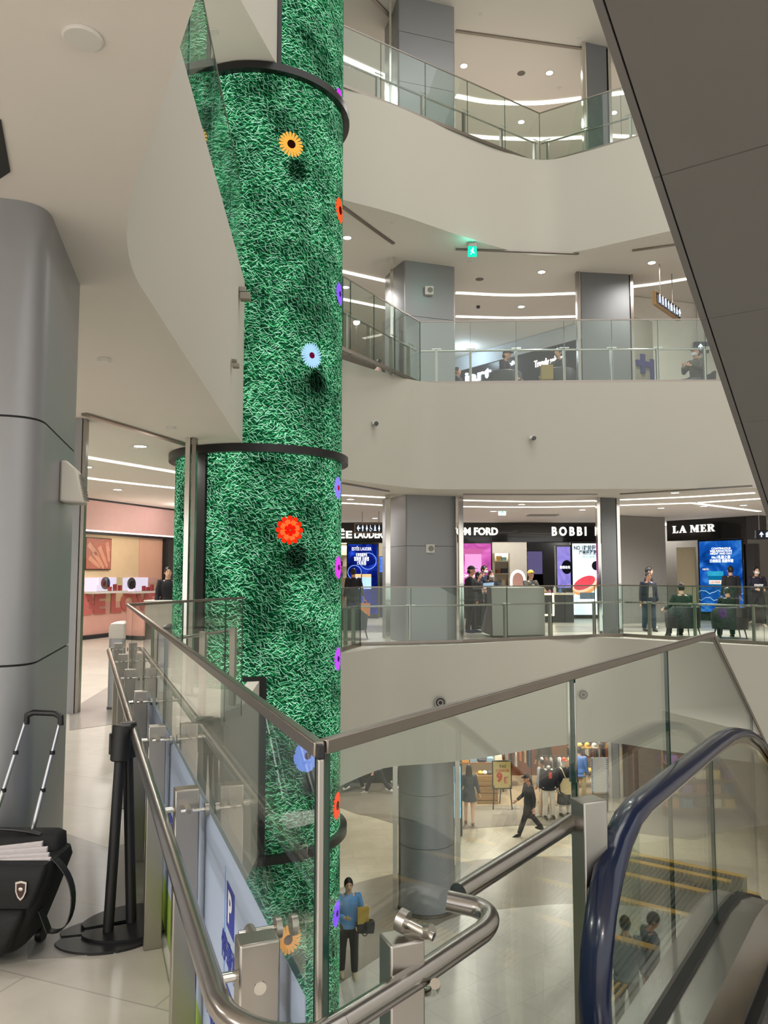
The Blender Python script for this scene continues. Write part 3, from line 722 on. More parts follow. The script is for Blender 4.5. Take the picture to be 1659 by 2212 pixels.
far_end = bezier(hl[-1], hl[-1]+gd*.12, hl[-1]+gd*.13-gn*.10, 6)
obj('handrail', MB().tube(list(reversed(far_end))[:-1]+list(reversed(hl))+turn[1:]+[P(735, 2214, hz)], .0205, 20), rail_m, lg, sharp=70)
# second pane run from the far corner to the green column
lg2 = thing('guardrail', 'short glass guardrail from the far left corner to the green column', 'guardrail', (gl0[1].x, gl0[1].y, 0))
glass_run(lg2, gl0[1], gl0[2], -.12, 1.26, [.9, 1.75])
d2 = (gl0[2]-gl0[1]).normalized(); n2_ = Vector((-d2.y, d2.x, 0))
for u in (.55, 1.45, 2.10):
    p = gl0[1]+d2*u+n2_*.10; obj('post', post_mb(p, d2, .905), steel, lg2, bevel=.004)
obj('handrail', MB().tube([gl0[1]+d2*.2+n2_*.18+Vector((0, 0, .86)), gl0[2]+n2_*.18+Vector((0, 0, .86))], .02, 14), rail_m, lg2)
# blue banner fixed to the panes below the clamps
bw = Wall(gl0[0], gl0[1]); bt = .842
banner = thing('banner', 'pale blue banner with parking sign fixed along the left guard glass', 'banner', (gl0[0].x, gl0[0].y, 0))
ban_b = mat('banner_blue', '#a3b3cc', .6, vary=.05, scale=2); ban_g = mat('banner_green', '#86a63a', .55); ban_d = mat('banner_navy', '#27379a', .5); ban_w = mat('banner_white', '#e4e8f2', .5)
def on_b(mb, u0, z0, u1, z1, o0, o1):
    p = lambda u, z, o: gl0[0]+gd*u+gn*o+Vector((0, 0, z))
    return mb.hexa([p(u0, z0, o0), p(u1, z0, o0), p(u1, z0, o1), p(u0, z0, o1), p(u0, z1, o0), p(u1, z1, o0), p(u1, z1, o1), p(u0, z1, o1)])
obj('sheet', on_b(MB(), .03, .22, 3.6, bt, .0115, .0135), ban_b, banner, smooth=False)
obj('green_border', on_b(MB(), .03, 0.02, 3.6, .22, .0115, .0135), ban_g, banner, smooth=False)
obj('parking_sign', on_b(MB(), .67, .655, .775, .765, .0135, .0145), ban_d, banner, smooth=False)
obj('blue_line', on_b(MB(), .798, .26, .804, .79, .0135, .0145), mat('banner_line', '#5b8fd6', .5), banner, smooth=False)
obj('arrow_sign', on_b(MB(), .67, .42, .775, .52, .0135, .0145), ban_d, banner, smooth=False)
bl = lambda u, z: gl0[0]+gd*u+gn*.016+Vector((0, 0, z))
text('parking_letter', 'P', .105, ban_w, bl(.722, .71), facing(-gd), banner, .0005, bold=.003)
text('arrow_mark', '→', .08, ban_w, bl(.722, .47), facing(-gd), banner, .0005, bold=.003)
text('lettering', '停車場', .075, ban_d, bl(.722, .59), facing(-gd), banner, .0005, bold=.001)
text('lettering', '收費停車請先繳費', .075, ban_d, bl(.95, .33), facing(-gd), banner, .0005, bold=.001)
text('lettering', '服務台', .10, ban_d, bl(2.0, .50), facing(-gd), banner, .0005, bold=.002)

# ================================================================== right guard glass, sloping down beside the escalator
rg = thing('guardrail', 'near glass guardrail on the right that bends down beside the escalator', 'guardrail', S(1.05, -.858, 0))
nG = -.858; zt = 1.262
def pane_poly(pts, parent, t=.012):
    vs = [S(s, nG-t/2, z) for s, z in pts]; g_ = obj('pane', MB().slab(vs, NV*t), glass_m, parent, smooth=False)
    e = MB(); (s0, z0), (s1, z1) = pts[0], pts[1]
    for i in range(len(pts)):
        (s0, z0), (s1, z1) = pts[i], pts[(i+1) % len(pts)]
        if abs(s0-s1) < .01: obj('pane_edge', MB().bar(S(s0, nG, z0), S(s1, nG, z1), t+.001, .003, up=DV), edge_m, g_, smooth=False)
sl = .575
zz = lambda s: zt if s < 3.97 else zt-(s-3.97)*sl
pane_poly([(1.05, -.2), (2.166, -.2), (2.166, zt), (1.05, zt)], rg)
pane_poly([(2.178, -.2), (3.146, -.2), (3.146, zt), (2.178, zt)], rg)
pane_poly([(3.158, -.6), (4.85, -.9), (4.85, zz(4.85)), (3.97, zt), (3.158, zt)], rg)
pane_poly([(4.86, -.9), (6.4, -1.6), (6.4, zz(6.4)), (4.86, zz(4.86))], rg)
obj('cap_rail', MB().bar(S(1.04, nG, zt-.008), S(3.975, nG, zt-.008), .019, .026), cap_m, rg, bevel=.003)
obj('cap_rail', MB().bar(S(3.965, nG, zt-.008), S(6.4, nG, zz(6.4)-.008), .019, .026), cap_m, rg, bevel=.003)
obj('joint_strip', MB().bar(S(2.172, nG-.002, .95), S(2.172, nG-.002, zt-.03), .022, .01, up=DV), chrome, rg)
p1 = P(868, 2022, .905); p1 = Vector((p1.x, p1.y, 0)); p2 = P(1272, 1725, .95); p2 = Vector((p2.x, p2.y, 0))
p2h = .95
A1 = R(22)
def post_r(p, h, w, t, a): return MB().box((p.x, p.y, h/2), (w, t, h), a)
q1 = obj('post', post_r(p1, .905, .066, .056, A1), steel, rg, bevel=.004)
dz1 = Vector((math.sin(A1), -math.cos(A1), 0)); dx1 = Vector((math.cos(A1), math.sin(A1), 0))
sc_ = p1+dz1*.028+Vector((0, 0, .845)); obj('screw', MB().tube([sc_, sc_+dz1*.003], .011, 20).tube([sc_+dz1*.003, sc_+dz1*.0035], .005, 6), chrome, q1)
q2 = obj('post', post_r(p2, p2h, .075, .06, A1), steel, rg, bevel=.004)
# clamps: rod from a boss beside each post to a disc on the pane
ra, rb = P(868, 1988, .93), P(937, 2024, .915)
r_ = obj('clamp_rod', MB().tube([ra, rb], .0075, 14), chrome, q1); dd = (rb-ra).normalized()
obj('clamp_disc', MB().tube([ra-dd*.006, ra+dd*.010], .020, 20), steel, r_)
bo = P(918, 2012, .918); obj('boss', MB().tube([bo-dx1*.0-dz1*.0+Vector((-.03, .025, -.012)), bo+Vector((.012, -.010, .004))], .0125, 16), steel, q1)
ra, rb = P(1214, 1790, .84), P(1275, 1810, .84)
r_ = obj('clamp_rod', MB().tube([ra, rb], .008, 14), chrome, q2); dd = (rb-ra).normalized()
obj('clamp_disc', MB().tube([ra-dd*.006, ra+dd*.010], .020, 20), steel, r_)
bo = P(1246, 1803, .84); obj('boss', MB().tube([p2+dz1*.02+Vector((0, 0, .86)), bo+dz1*.015], .0125, 16), steel, q2)
# handrail: lower length, elbow towards the glass, upper length ending at the post
e0, e1, e2 = P(1040, 2015, hz), P(1068, 1990, hz), P(985, 1950, .865)
elbow = bezier(e0, P(1082, 1975, .85), P(1020, 1957, .86), 10)
obj('handrail', MB().tube([P(735, 2214, hz), P(900, 2110, hz)]+elbow+[P(965, 1945, .868)], .0205, 20), rail_m, rg, sharp=70)
up0, up1 = P(990, 1930, .868), P(1276, 1750, .885)
ho = obj('handrail', MB().tube([up0, up1], .0215, 20), rail_m, rg, sharp=70)
dd = (up1-up0).normalized(); obj('rail_flange', MB().tube([up1-dd*.006, up1+dd*.004], .031, 24), steel, ho)
br = P(940, 2125, hz); obj('handrail_bracket', MB().tube(bezier(P(905, 2140, .80), P(945, 2150, .80), br, 8), .009, 12), chrome, q1)
# low glass return between the right post and the escalator
rt = thing('glass_panel', 'low clear glass panel closing the gap between right post and escalator', 'glass panel', S(2.2, -.80, 0))
obj('pane', MB().bar(p2+dx1*.045+dz1*-.01+Vector((0, 0, .42)), p2+dx1*.19+dz1*-.04+Vector((0, 0, .42)), .012, .84), glass_m, rt, smooth=False)

# ================================================================== the escalator going down on the right
es = thing('escalator', 'escalator with blue handrail going down at lower right', 'escalator', S(2.0, 0, 0))
blue_m = mat('handrail_blue', '#131f3d', .18, vary=.04, coat=.25, spec=.45)
deck_m = mat('deck_steel', (.55, .53, .51), .24, metal=1, vary=.05, scale=6)
skirt_m = mat('skirt_steel', (.34, .325, .315), .22, metal=1, vary=.03, scale=3)
gasket = mat('black_rubber', '#0b0b0c', .5)
tread_m = mat('step_dark', '#2b2b2d', .4, metal=.5); yel = mat('step_yellow', '#c79a1e', .5)
SL = math.tan(R(30))
def hprof(off=0.0):                     # newel: half ring at s 2.2, level run, then 30 degrees down
    c, r0 = (2.285, .50), .385; pts = []
    for k in range(13):
        a = R(265-175*k/12); pts.append((c[0]+(r0-off)*math.cos(a), c[1]+(r0-off)*math.sin(a)))
    pts += [(2.7, .885-off), (3.2, .885-off), (3.45, .880-off), (3.65, .862-off), (3.85, .824-off), (4.1, .745-off), (4.4, .613-off), (4.8, .39-off*1.1)]
    for k in range(1, 9): pts.append((4.8+k, .39-off*1.1-k*SL))
    return pts
def dprof(z=.238): return [(1.2, z), (2.2, z), (3.3, z), (3.5, z-.018), (3.7, z-.07), (3.95, z-.165)]+[(3.95+k, z-.165-k*SL) for k in range(1, 10)]
def along(prof, n0, n1, dz0, dz1):      # strip of rectangular section following a profile
    rings = [[S(s, n0, z+dz0), S(s, n1, z+dz0), S(s, n1, z+dz1), S(s, n0, z+dz1)] for s, z in prof]
    return MB().loft(rings)
def rail_loop(nc):
    prof = hprof(); mb = MB(); rings = []
    for i, (s, z) in enumerate(prof):
        a = prof[max(i-1, 0)]; b = prof[min(i+1, len(prof)-1)]; ds, dz = b[0]-a[0], b[1]-a[1]; l = math.hypot(ds, dz); ns, nz_ = -dz/l, ds/l
        sec = [(-.038, -.012), (-.040, .0), (-.036, .012), (-.022, .019), (0, .021), (.022, .019), (.036, .012), (.040, 0), (.038, -.012), (.024, -.016), (0, -.012), (-.024, -.016)]
        rings.append([S(s+ns*h, nc+w, z+nz_*h) for w, h in sec])
    return mb.loft(rings)
def rail_side(nc, flip, vis):
    sd = 1 if not flip else -1
    obj('handrail', rail_loop(nc), blue_m, es, sharp=60)
    pin = hprof(.016); rings = []
    gtr = MB()
    obj('handrail_guide', along([(s, z-.008) for s, z in hprof(.022)], nc-.012, nc+.012, -.014, .006), chrome, es)
    # balustrade glass: from the deck up to the handrail, split in panes
    hp = hprof(.026); dp = dprof()
    def hz_(s): 
        for (s0, z0), (s1, z1) in zip(hp[12:], hp[13:]):
            if s0 <= s <= s1: return z0+(z1-z0)*(s-s0)/(s1-s0)
        return hp[12][1]
    def dz_(s):
        for (s0, z0), (s1, z1) in zip(dp, dp[1:]):
            if s0 <= s <= s1: return z0+(z1-z0)*(s-s0)/(s1-s0)
        return dp[-1][1]
    cuts = [2.34, 3.18, 4.5, 6.0, 7.5, 9.0, 10.4]
    first = [(s, z) for s, z in hp[:13] if z > .22]+[(2.34, hz_(2.34)), (3.176, hz_(3.176)), (3.176, .22)]
    first = [(first[0][0], .22)]+first
    polys = [first]
    for a_, b_ in zip(cuts[1:], cuts[2:]):
        a_ += .004; b_ -= .004; ss = [a_+(b_-a_)*k/6 for k in range(7)]
        polys.append([(s, hz_(s)) for s in ss]+[(s, dz_(s)-.02) for s in reversed(ss)])
    for pl_ in polys:
        g_ = obj('balustrade_pane', MB().slab([S(s, nc-.006, z) for s, z in pl_], NV*.012), glass_m, es, smooth=False)
        e = MB()
        for (s0, z0), (s1, z1) in zip(pl_, pl_[1:]+pl_[:1]):
            if abs(s0-s1) < .004 and abs(z1-z0) > .2: obj('pane_edge', MB().bar(S(s0, nc, z0), S(s1, nc, z1), .013, .003, up=DV), edge_m, g_, smooth=False)
    obj('gasket', along(dprof(), nc-.022*sd if 0 else nc-.022, nc+.022, -.03, .012), gasket, es)
    i0, i1 = nc+.022*sd, nc+.115*sd
    obj('inner_deck', along(dprof(), min(i0, i1), max(i0, i1), -.03, .0), deck_m, es)
    rings = [[S(s, nc+.115*sd, z), S(s, nc+.115*sd, z-.012), S(s, nc+.165*sd, z-.13), S(s, nc+.168*sd, z-.118)] for s, z in dprof()]
    obj('inner_panel', MB().loft(rings), skirt_m, es)
    obj('skirt_brush', along(dprof(.115), min(nc+.165*sd, nc+.20*sd), max(nc+.165*sd, nc+.20*sd), -.03, .0), gasket, es)
    obj('skirt', along(dprof(.10), min(nc+.20*sd, nc+.225*sd), max(nc+.20*sd, nc+.225*sd), -.42, .0), mat('skirt_bright', (.62, .61, .60), .25, metal=1), es)
    obj('outer_deck', along(dprof(), min(nc-.022*sd, nc-.09*sd), max(nc-.022*sd, nc-.09*sd), -.03, .0), deck_m, es)
    obj('side_cladding', along(dprof(), min(nc-.09*sd, nc-.075*sd), max(nc-.09*sd, nc-.075*sd), -1.15, -.005), truss_m, es)
nR = -.71+1.56
rail_side(-.71, False, True); rail_side(nR, True, False)
n0, n1 = -.71+.24, nR-.24; nm = (n0+n1)/2
obj('floor_plate', MB().hexa([S(.6, n0, -.05), S(2.9, n0, -.05), S(2.9, n1, -.05), S(.6, n1, -.05), S(.6, n0, .004), S(2.9, n0, .004), S(2.9, n1, .004), S(.6, n1, .004)]), deck_m, es)
cb = MB()
for k in range(40):
    nn = n0+.01+(n1-n0-.02)*k/39; cb.bar(S(2.86, nn, .004), S(3.02, nn, -.008), .012, .012)
obj('comb', cb, yel, es)
for k in range(14):                    # steps: level at first, then one riser lower each
    s0 = 3.0+.4*k; fall = [0, .0, .03, .10, .20][k] if k < 5 else .20+.231*(k-4)
    z = -.004-fall; st_ = MB(); 
    st_.hexa([S(s0, n0, z-.03), S(s0+.40, n0, z-.03), S(s0+.40, n1, z-.03), S(s0, n1, z-.03), S(s0, n0, z-.012), S(s0+.40, n0, z-.012), S(s0+.40, n1, z-.012), S(s0, n1, z-.012)])
    for j in range(46):
        nn = n0+.012+(n1-n0-.024)*j/45; st_.bar(S(s0+.01, nn, z-.006), S(s0+.39, nn, z-.006), .009, .012)
    st_.hexa([S(s0+.385, n0, z-.26), S(s0+.40, n0, z-.26), S(s0+.40, n1, z-.26), S(s0+.385, n1, z-.26), S(s0+.385, n0, z-.012), S(s0+.40, n0, z-.012), S(s0+.40, n1, z-.012), S(s0+.385, n1, z-.012)])
    so = obj('step', st_, tread_m, es, smooth=False)
    y_ = MB(); y_.hexa([S(s0+.355, n0, z-.02), S(s0+.398, n0, z-.02), S(s0+.398, n1, z-.02), S(s0+.355, n1, z-.02), S(s0+.355, n0, z+.002), S(s0+.398, n0, z+.002), S(s0+.398, n1, z+.002), S(s0+.355, n1, z+.002)])
    for e_ in (): y_.hexa([S(s0, e_, z-.02), S(s0+.36, e_, z-.02), S(s0+.36, e_+.045, z-.02), S(s0, e_+.045, z-.02), S(s0, e_, z+.0015), S(s0+.36, e_, z+.0015), S(s0+.36, e_+.045, z+.0015), S(s0, e_+.045, z+.0015)])
    obj('step_edging', y_, yel, so, smooth=False)
under = [(s, z) for s, z in dprof()]
obj('underside', along(under, -.79, nR+.08, -1.17, -1.14), truss_m, es)

# ================================================================== the escalator overhead: clad underside falling away to the right
ov = thing('escalator_underside', 'dark grey clad underside of the escalator overhead at upper right', 'escalator', S(5.15, -1.4, 0))
zu = lambda s: 4.21-(s-5.152)*.507
cuts = [-1.2+1.2543*k for k in range(0, 12)]
cuts = [5.152+1.26*(k-5) for k in range(0, 12)]
for s0, s1 in zip(cuts, cuts[1:]):
    a_, b_ = s0+.004, s1-.004
    obj('panel', MB().hexa([S(a_, -1.34, zu(a_)), S(b_, -1.34, zu(b_)), S(b_, .55, zu(b_)), S(a_, .55, zu(a_)),
                            S(a_, -1.34, zu(a_)+.04), S(b_, -1.34, zu(b_)+.04), S(b_, .55, zu(b_)+.04), S(a_, .55, zu(a_)+.04)]), truss_m, ov, smooth=False)
    obj('edge_panel', MB().hexa([S(a_, -1.40, zu(a_)-.004), S(b_, -1.40, zu(b_)-.004), S(b_, -1.352, zu(b_)-.004), S(a_, -1.352, zu(a_)-.004),
                                 S(a_, -1.40, zu(a_)+.95), S(b_, -1.40, zu(b_)+.95), S(b_, -1.352, zu(b_)+.95), S(a_, -1.352, zu(a_)+.95)]), truss_m, ov, smooth=False)
s0, s1 = cuts[0], cuts[-1]
obj('core', MB().hexa([S(s0, -1.35, zu(s0)+.02), S(s1, -1.35, zu(s1)+.02), S(s1, .53, zu(s1)+.02), S(s0, .53, zu(s0)+.02),
                       S(s0, -1.35, zu(s0)+.9), S(s1, -1.35, zu(s1)+.9), S(s1, .53, zu(s1)+.9), S(s0, .53, zu(s0)+.9)]), core_m, ov, smooth=False)

# ================================================================== fittings on the near slab edge and pillar
def plate(px, py, y, w, h, dp, label, name, cat, m):
    p = PY(px, py, y); return solo(name, MB().box(p, (dp, w, h)), m, label, cat, bevel=.006)
fe = lambda y: -1.44+(y-4.55)*(-1.93+1.44)/(10.41-4.55)
def bracket(px, py, label, k=1.0):
    # point of the beige edge seen at px,py
    a_, b_ = Vector((-1.44, 4.55, 0)), Vector((-1.93, 10.41, 0)); w = Wall(a_, b_); u, z = w.at(px, py)
    t = thing('sensor', label, 'sensor', w.w(u, z, .0), math.atan2(w.d.y, w.d.x))
    obj('bracket', MB().box(w.w(u, z+.05*k, .035*k), (.07*k, .07*k, .05*k), w.rotz()), cap_m, t, bevel=.004)
    obj('body', MB().box(w.w(u, z-.02*k, .06*k), (.10*k, .10*k, .07*k), w.rotz()), mat('sensor_beige', '#8f887c', .5), t, bevel=.008)
bracket(517, 637, 'larger grey sensor box on the beige slab edge beside the column', 1.3); bracket(501, 787, 'smaller grey sensor box low on the beige slab edge', .8)
pw = Wall(C1, C2)
u, z = pw.at(135, 1045); spk = thing('wall_speaker', 'white wedge loudspeaker on the left pillar', 'speaker', pw.w(u, z, 0), pw.rotz())
sr = [[pw.w(u-.10, z-.105, 0), pw.w(u+.10, z-.105, 0), pw.w(u+.10, z+.115, 0), pw.w(u-.10, z+.115, 0)],
      [pw.w(u-.10, z-.11, .03), pw.w(u+.10, z-.11, .03), pw.w(u+.10, z+.12, .03), pw.w(u-.10, z+.12, .03)],
      [pw.w(u-.085, z-.11, .125), pw.w(u+.085, z-.11, .125), pw.w(u+.085, z+.07, .085), pw.w(u-.085, z+.07, .085)]]
obj('housing', MB().loft(sr), mat('speaker_white', '#d8d2c6', .5), spk, bevel=.012)
gr = MB()
for i in range(9):
    for j in range(9): c_ = pw.w(u-.064+.016*i, z-.085+.016*j, .128-.00022*(j*16)); gr.box(c_, (.008, .008, .008), pw.rotz())
obj('grille', gr, mat('grille_grey', '#8e8a82', .6), spk, smooth=False)

# ================================================================== barrier posts, trolley bag, bollard
def stanchion(bx, by, lean, rot, z0, label, tilt=0.0):
    t = thing('barrier_post', label, 'barrier post', (bx, by, z0), 0, 'black belt barrier posts')
    base = MB(); pts = []
    for k in range(40):
        a_ = 2*math.pi*k/40; pts.append(Vector((.215*math.cos(a_), .165*math.sin(a_), 0)))
    notch = [Vector((-.215, -.012, 0)), Vector((-.03, -.02, 0)), Vector((-.03, .02, 0)), Vector((-.215, .012, 0))]
    pl_ = [p for p in pts if not (p.x < -.19 and abs(p.y) < .03)]
    # outline starting just after the notch
    i0 = max(range(len(pl_)), key=lambda i: math.atan2(pl_[i].y, pl_[i].x))
    pl_ = pl_[i0+1:]+pl_[:i0+1]
    poly = pl_+[Vector((-.19, .012, 0)), Vector((-.02, .02, 0)), Vector((-.02, -.02, 0)), Vector((-.19, -.012, 0))]
    Mx = Matrix.Rotation(rot, 3, 'Z'); Mt = Matrix.Rotation(tilt, 3, 'X') @ Mx
    o = Vector((bx, by, z0)); up = Mt @ Vector((0, 0, .012))
    base.slab([o+Mt @ p for p in poly], up); obj('base_plate', base, black, t, smooth=False)
    top = o+Vector(lean)+Vector((0, 0, .878-z0)); foot = o+Vector((0, 0, .008))
    ax = (top-foot).normalized()
    obj('pole', MB().tube([foot, top-ax*.02], .0225, 20), black, t)
    h = obj('belt_head', MB().tube([top-ax*.155, top-ax*.15, top-ax*.005, top], [.036, .041, .041, .036], 24), black, t)
    sd = Vector((-1, -.2, 0)).normalized(); obj('belt_clip', MB().box(top-ax*.08+sd*.043, (.012, .03, .09), .2), blackp, h, bevel=.003)
b1 = P(233, 2018, .01)
stanchion(b1.x, b1.y, (.018, .06, 0), R(10), 0.0, 'nearer black barrier post, its round head in front')
stanchion(b1.x+.072, b1.y+.085, (-.05, .03, 0), R(22), .016, 'rear black barrier post, its base plate lying over the other base', R(2))

bag = thing('trolley_bag', 'black trolley bag with raised handle and silver shield beside left pillar', 'trolley bag', (-1.58, 3.27, 0))
cloth = mat('bag_black', '#0b0b0c', .75, vary=.25, scale=60, bump=.25); zipm = mat('bag_trim', '#141415', .4)
def sect(z, x0, x1, y0, y1, r=.05):
    pts = rounded([(x0, y0), (x1, y0), (x1, y1), (x0, y1)], [r]*4, 4); return [Vector((p.x, p.y, z)) for p in pts]
bx0, bx1 = -1.86, -1.325
obj('body', MB().loft([sect(.045, bx0+.05, bx1-.14, 3.18, 3.38), sect(.07, bx0+.03, bx1-.11, 3.16, 3.41), sect(.20, bx0+.02, bx1-.06, 3.155, 3.42), sect(.36, bx0+.01, bx1-.0, 3.16, 3.42), sect(.395, bx0+.02, bx1-.005, 3.17, 3.41)]), cloth, bag, sharp=60)
obj('front_pocket', MB().loft([sect(.05, bx0+.07, bx1-.17, 3.13, 3.19, .025), sect(.08, bx0+.05, bx1-.14, 3.105, 3.19, .03), sect(.20, bx0+.05, bx1-.09, 3.105, 3.19, .03), sect(.235, bx0+.05, bx1-.09, 3.14, 3.19, .02)]), cloth, bag, sharp=60)
obj('upper_pocket', MB().loft([sect(.24, bx0+.03, bx1-.06, 3.125, 3.19, .02), sect(.36, bx0+.02, bx1-.012, 3.115, 3.19, .02), sect(.40, bx0+.02, bx1-.01, 3.14, 3.19, .02)]), cloth, bag, sharp=60)
obj('lid_flap', MB().loft([sect(.38, bx0+.03, bx1-.03, 3.29, 3.42, .03), sect(.445, bx0+.05, bx1-.035, 3.31, 3.42, .03), sect(.458, bx0+.07, bx1-.06, 3.33, 3.41, .02)]), cloth, bag, sharp=60)
obj('carry_handle', MB().tube(bezier((-1.80, 3.33, .455), (-1.60, 3.30, .51), (-1.44, 3.33, .455), 10), .012, 10, flat=.6), zipm, bag)
sp_ = bezier((bx1-.02, 3.23, .40), (bx1+.10, 3.19, .33), (bx1+.075, 3.20, .20), 8)[:-1]+bezier((bx1+.075, 3.20, .20), (bx1+.06, 3.19, .11), (bx1-.02, 3.21, .12), 6)+[Vector((bx1-.06, 3.22, .20))]
sm = MB(); sr = []
for p in sp_: sr.append([p+Vector((0, -.022, 0)), p+Vector((.004, -.022, 0)), p+Vector((.004, .022, 0)), p+Vector((0, .022, 0))])
obj('shoulder_strap', sm.loft(sr), zipm, bag)
ec = Vector((-1.415, 3.114, .315)); shield = [(-.022, .032), (0, .037), (.022, .032), (.021, -.004), (.012, -.026), (0, -.038), (-.012, -.026), (-.021, -.004)]
e1_ = obj('emblem', MB().slab([ec+Vector((x, 0, z)) for x, z in shield], (0, -.006, 0)), chrome, bag)
obj('emblem_field', MB().slab([ec+Vector((x*.75, -.006, z*.78)) for x, z in shield], (0, -.001, 0)), mat('emblem_dark', '#3a2220', .4), e1_)
obj('emblem_mark', MB().ell(ec+Vector((0, -.0075, .006)), (.009, .002, .007)), chrome, e1_)
alu = mat('aluminium', (.62, .63, .66), .25, metal=1)
HT = Vector((-1.50, 3.46, .915)); HB = Vector((-1.605, 3.39, .40)); dxh = Vector((.092, .0, 0))
for s_ in (-1, 1):
    a_, b_ = HB+dxh*s_, HT+dxh*s_*.82
    tb = obj('telescopic_tube', MB().tube([a_, a_.lerp(b_, .42)], .0105, 12).tube([a_.lerp(b_, .42), a_.lerp(b_, .72)], .0088, 12).tube([a_.lerp(b_, .72), b_], .0072, 12), alu, bag)
    for k in (.42, .72): c_ = a_.lerp(b_, k); obj('tube_collar', MB().tube([c_-Vector((0, 0, .012)), c_+Vector((0, 0, .004))], .0115, 12), zipm, tb)
gp_ = [HT+dxh*-.82+Vector((0, 0, -.03)), HT+dxh*-.80+Vector((0, 0, .008)), HT+dxh*-.5+Vector((0, 0, .020)), HT+dxh*.5+Vector((0, 0, .016)), HT+dxh*.80+Vector((0, 0, .002)), HT+dxh*.82+Vector((0, 0, -.035))]
obj('pull_handle', MB().tube(gp_, [.013, .014, .013, .013, .014, .013], 12), blackp, bag)
for s_ in (-1, 1): obj('wheel', MB().tube([Vector((-1.63+s_*.17, 3.385, .038)), Vector((-1.63+s_*.17+.025, 3.385, .038))], .038, 16), zipm, bag)
paper = mat('newsprint', '#c6bfc0', .8, vary=.18, scale=45, stretch=(1, 1, 6))
for k, (x0, x1, z0, z1, y) in enumerate([(-1.80, -1.405, .37, .444, 3.262), (-1.82, -1.375, .365, .430, 3.240), (-1.83, -1.358, .36, .414, 3.218), (-1.83, -1.343, .355, .402, 3.200)]):
    lb = ['rearmost folded newspaper in the trolley bag, its end highest', 'second folded newspaper from the back of the trolley bag', 'third folded newspaper from the back of the trolley bag', 'frontmost folded newspaper in the trolley bag'][k]
    nb = MB().slab([Vector((x0, y, z0-.02)), Vector((x1, y, z0+.02)), Vector((x1, y, z1)), Vector((x0, y, z1-.045+.008*k))], (0, .013, .004))
    solo('newspaper', nb, paper, lb, 'newspaper', 'newspapers in the trolley bag')
# pale bollard at the far end of the guardrail
bp = P(258, 1528, 0)
bo = thing('bollard', 'pale grey gate bollard with rounded top beyond the railing end', 'bollard', (bp.x, bp.y, 0), R(15))
bm_ = mat('bollard_white', '#c3bdb3', .4); rb_ = lambda w, d, z: [Vector((bp.x+p.x, bp.y+p.y, z)) for p in rounded([(-w, -d), (w, -d), (w, d), (-w, d)], [.04]*4, 4)]
obj('body', MB().loft([rb_(.095, .16, .03), rb_(.095, .16, .80)]), panel_m, bo)
obj('cap', MB().loft([rb_(.10, .165, .80), rb_(.10, .165, .92), rb_(.085, .15, .965), rb_(.05, .11, .985)]), bm_, bo)
obj('foot', MB().loft([rb_(.10, .165, 0), rb_(.10, .165, .03)]), dark_m, bo)
# ================================================================== far guardrails
def hit(px, line, z):                  # where image column px meets a plan line at height z
    best = None
    for a, b in zip(line, line[1:]):
        a, b = Vector((a[0], a[1], 0)), Vector((b[0], b[1], 0))
        def fx(p): return p.x/(p.y*math.cos(TILT)+(z-EYE)*math.sin(TILT))*F+829.5
        xa, xb = fx(a), fx(b)
        if (xa-px)*(xb-px) <= 0:
            lo, hi = 0.0, 1.0
            for _ in range(30):
                m_ = (lo+hi)/2
                if (fx(a.lerp(b, m_))-px)*(xa-px) > 0: lo = m_
                else: hi = m_
            return a.lerp(b, lo), (b-a).normalized()
    return None
def far_rail(label, line, fl, ztop, zh, posts, zc, seams):
    line = [Vector((p[0], p[1], 0)) for p in line]
    t = thing('guardrail', label, 'guardrail', (line[0].x, line[0].y, fl))
    cuts = [line[0]]
    pts = []
    for a, b in zip(line, line[1:]): pts.append((a, b))
    for a, b in pts:                   # each straight length split at its seams
        L_ = (b-a).length; d = (b-a).normalized(); us = [0]
        for sx in seams:
            h = hit(sx, [a, b], zc)
            if h: us.append((h[0]-a).dot(d))
        us.append(L_); us = sorted(us)
        for u0, u1 in zip(us, us[1:]):
            if u1-u0 < .1: continue
            p, q_ = a+d*(u0+.005), a+d*(u1-.005); zc_ = Vector((0, 0, (fl+.1+ztop)/2))
            g_ = obj('pane', MB().bar(p+zc_, q_+zc_, .015, ztop-fl-.1), glass_f, t, smooth=False)
            obj('pane_edge', MB().box((q_.x, q_.y, zc_.z), (.004, .018, ztop-fl-.1), math.atan2(d.y, d.x)), edge_m, g_, smooth=False)
        obj('cap_rail', MB().bar(a+Vector((0, 0, ztop)), b+Vector((0, 0, ztop)), .02, .025), cap_m, t)
        obj('base_rail', MB().bar(a+Vector((0, 0, fl+.15)), b+Vector((0, 0, fl+.15)), .05, .07), cap_m, t)
        k = Vector((-d.y, d.x, 0))*.10
        obj('handrail', MB().tube([a+k+Vector((0, 0, zh)), b+k+Vector((0, 0, zh))], .021, 10), rail_m, t)
    for px in posts:
        h = hit(px, line, zc)
        if not h: continue
        p, d = h; k = Vector((-d.y, d.x, 0))
        po = obj('post', MB().box((p.x+k.x*.09, p.y+k.y*.09, (fl+.12+zh)/2), (.05, .07, zh-fl-.12), math.atan2(d.y, d.x)), steel, t)
        obj('clamp_rod', MB().tube([p+k*.02-d*.10+Vector((0, 0, zh+.02)), p+k*.02+d*.10+Vector((0, 0, zh+.02))], .012, 8), chrome, po)
inset = lambda line, k: [Vector((p[0], p[1]+k, 0)) for p in line]
P0 = [P(700, 1428, .12), P(737, 1408, .12), P(778, 1396, .12), P(1000, 1390, .12), P(1290, 1377, .12), P(1350, 1375.5, .12), P(1450, 1382, .12), P(1659, 1394, .12), P(1740, 1400, .12)]
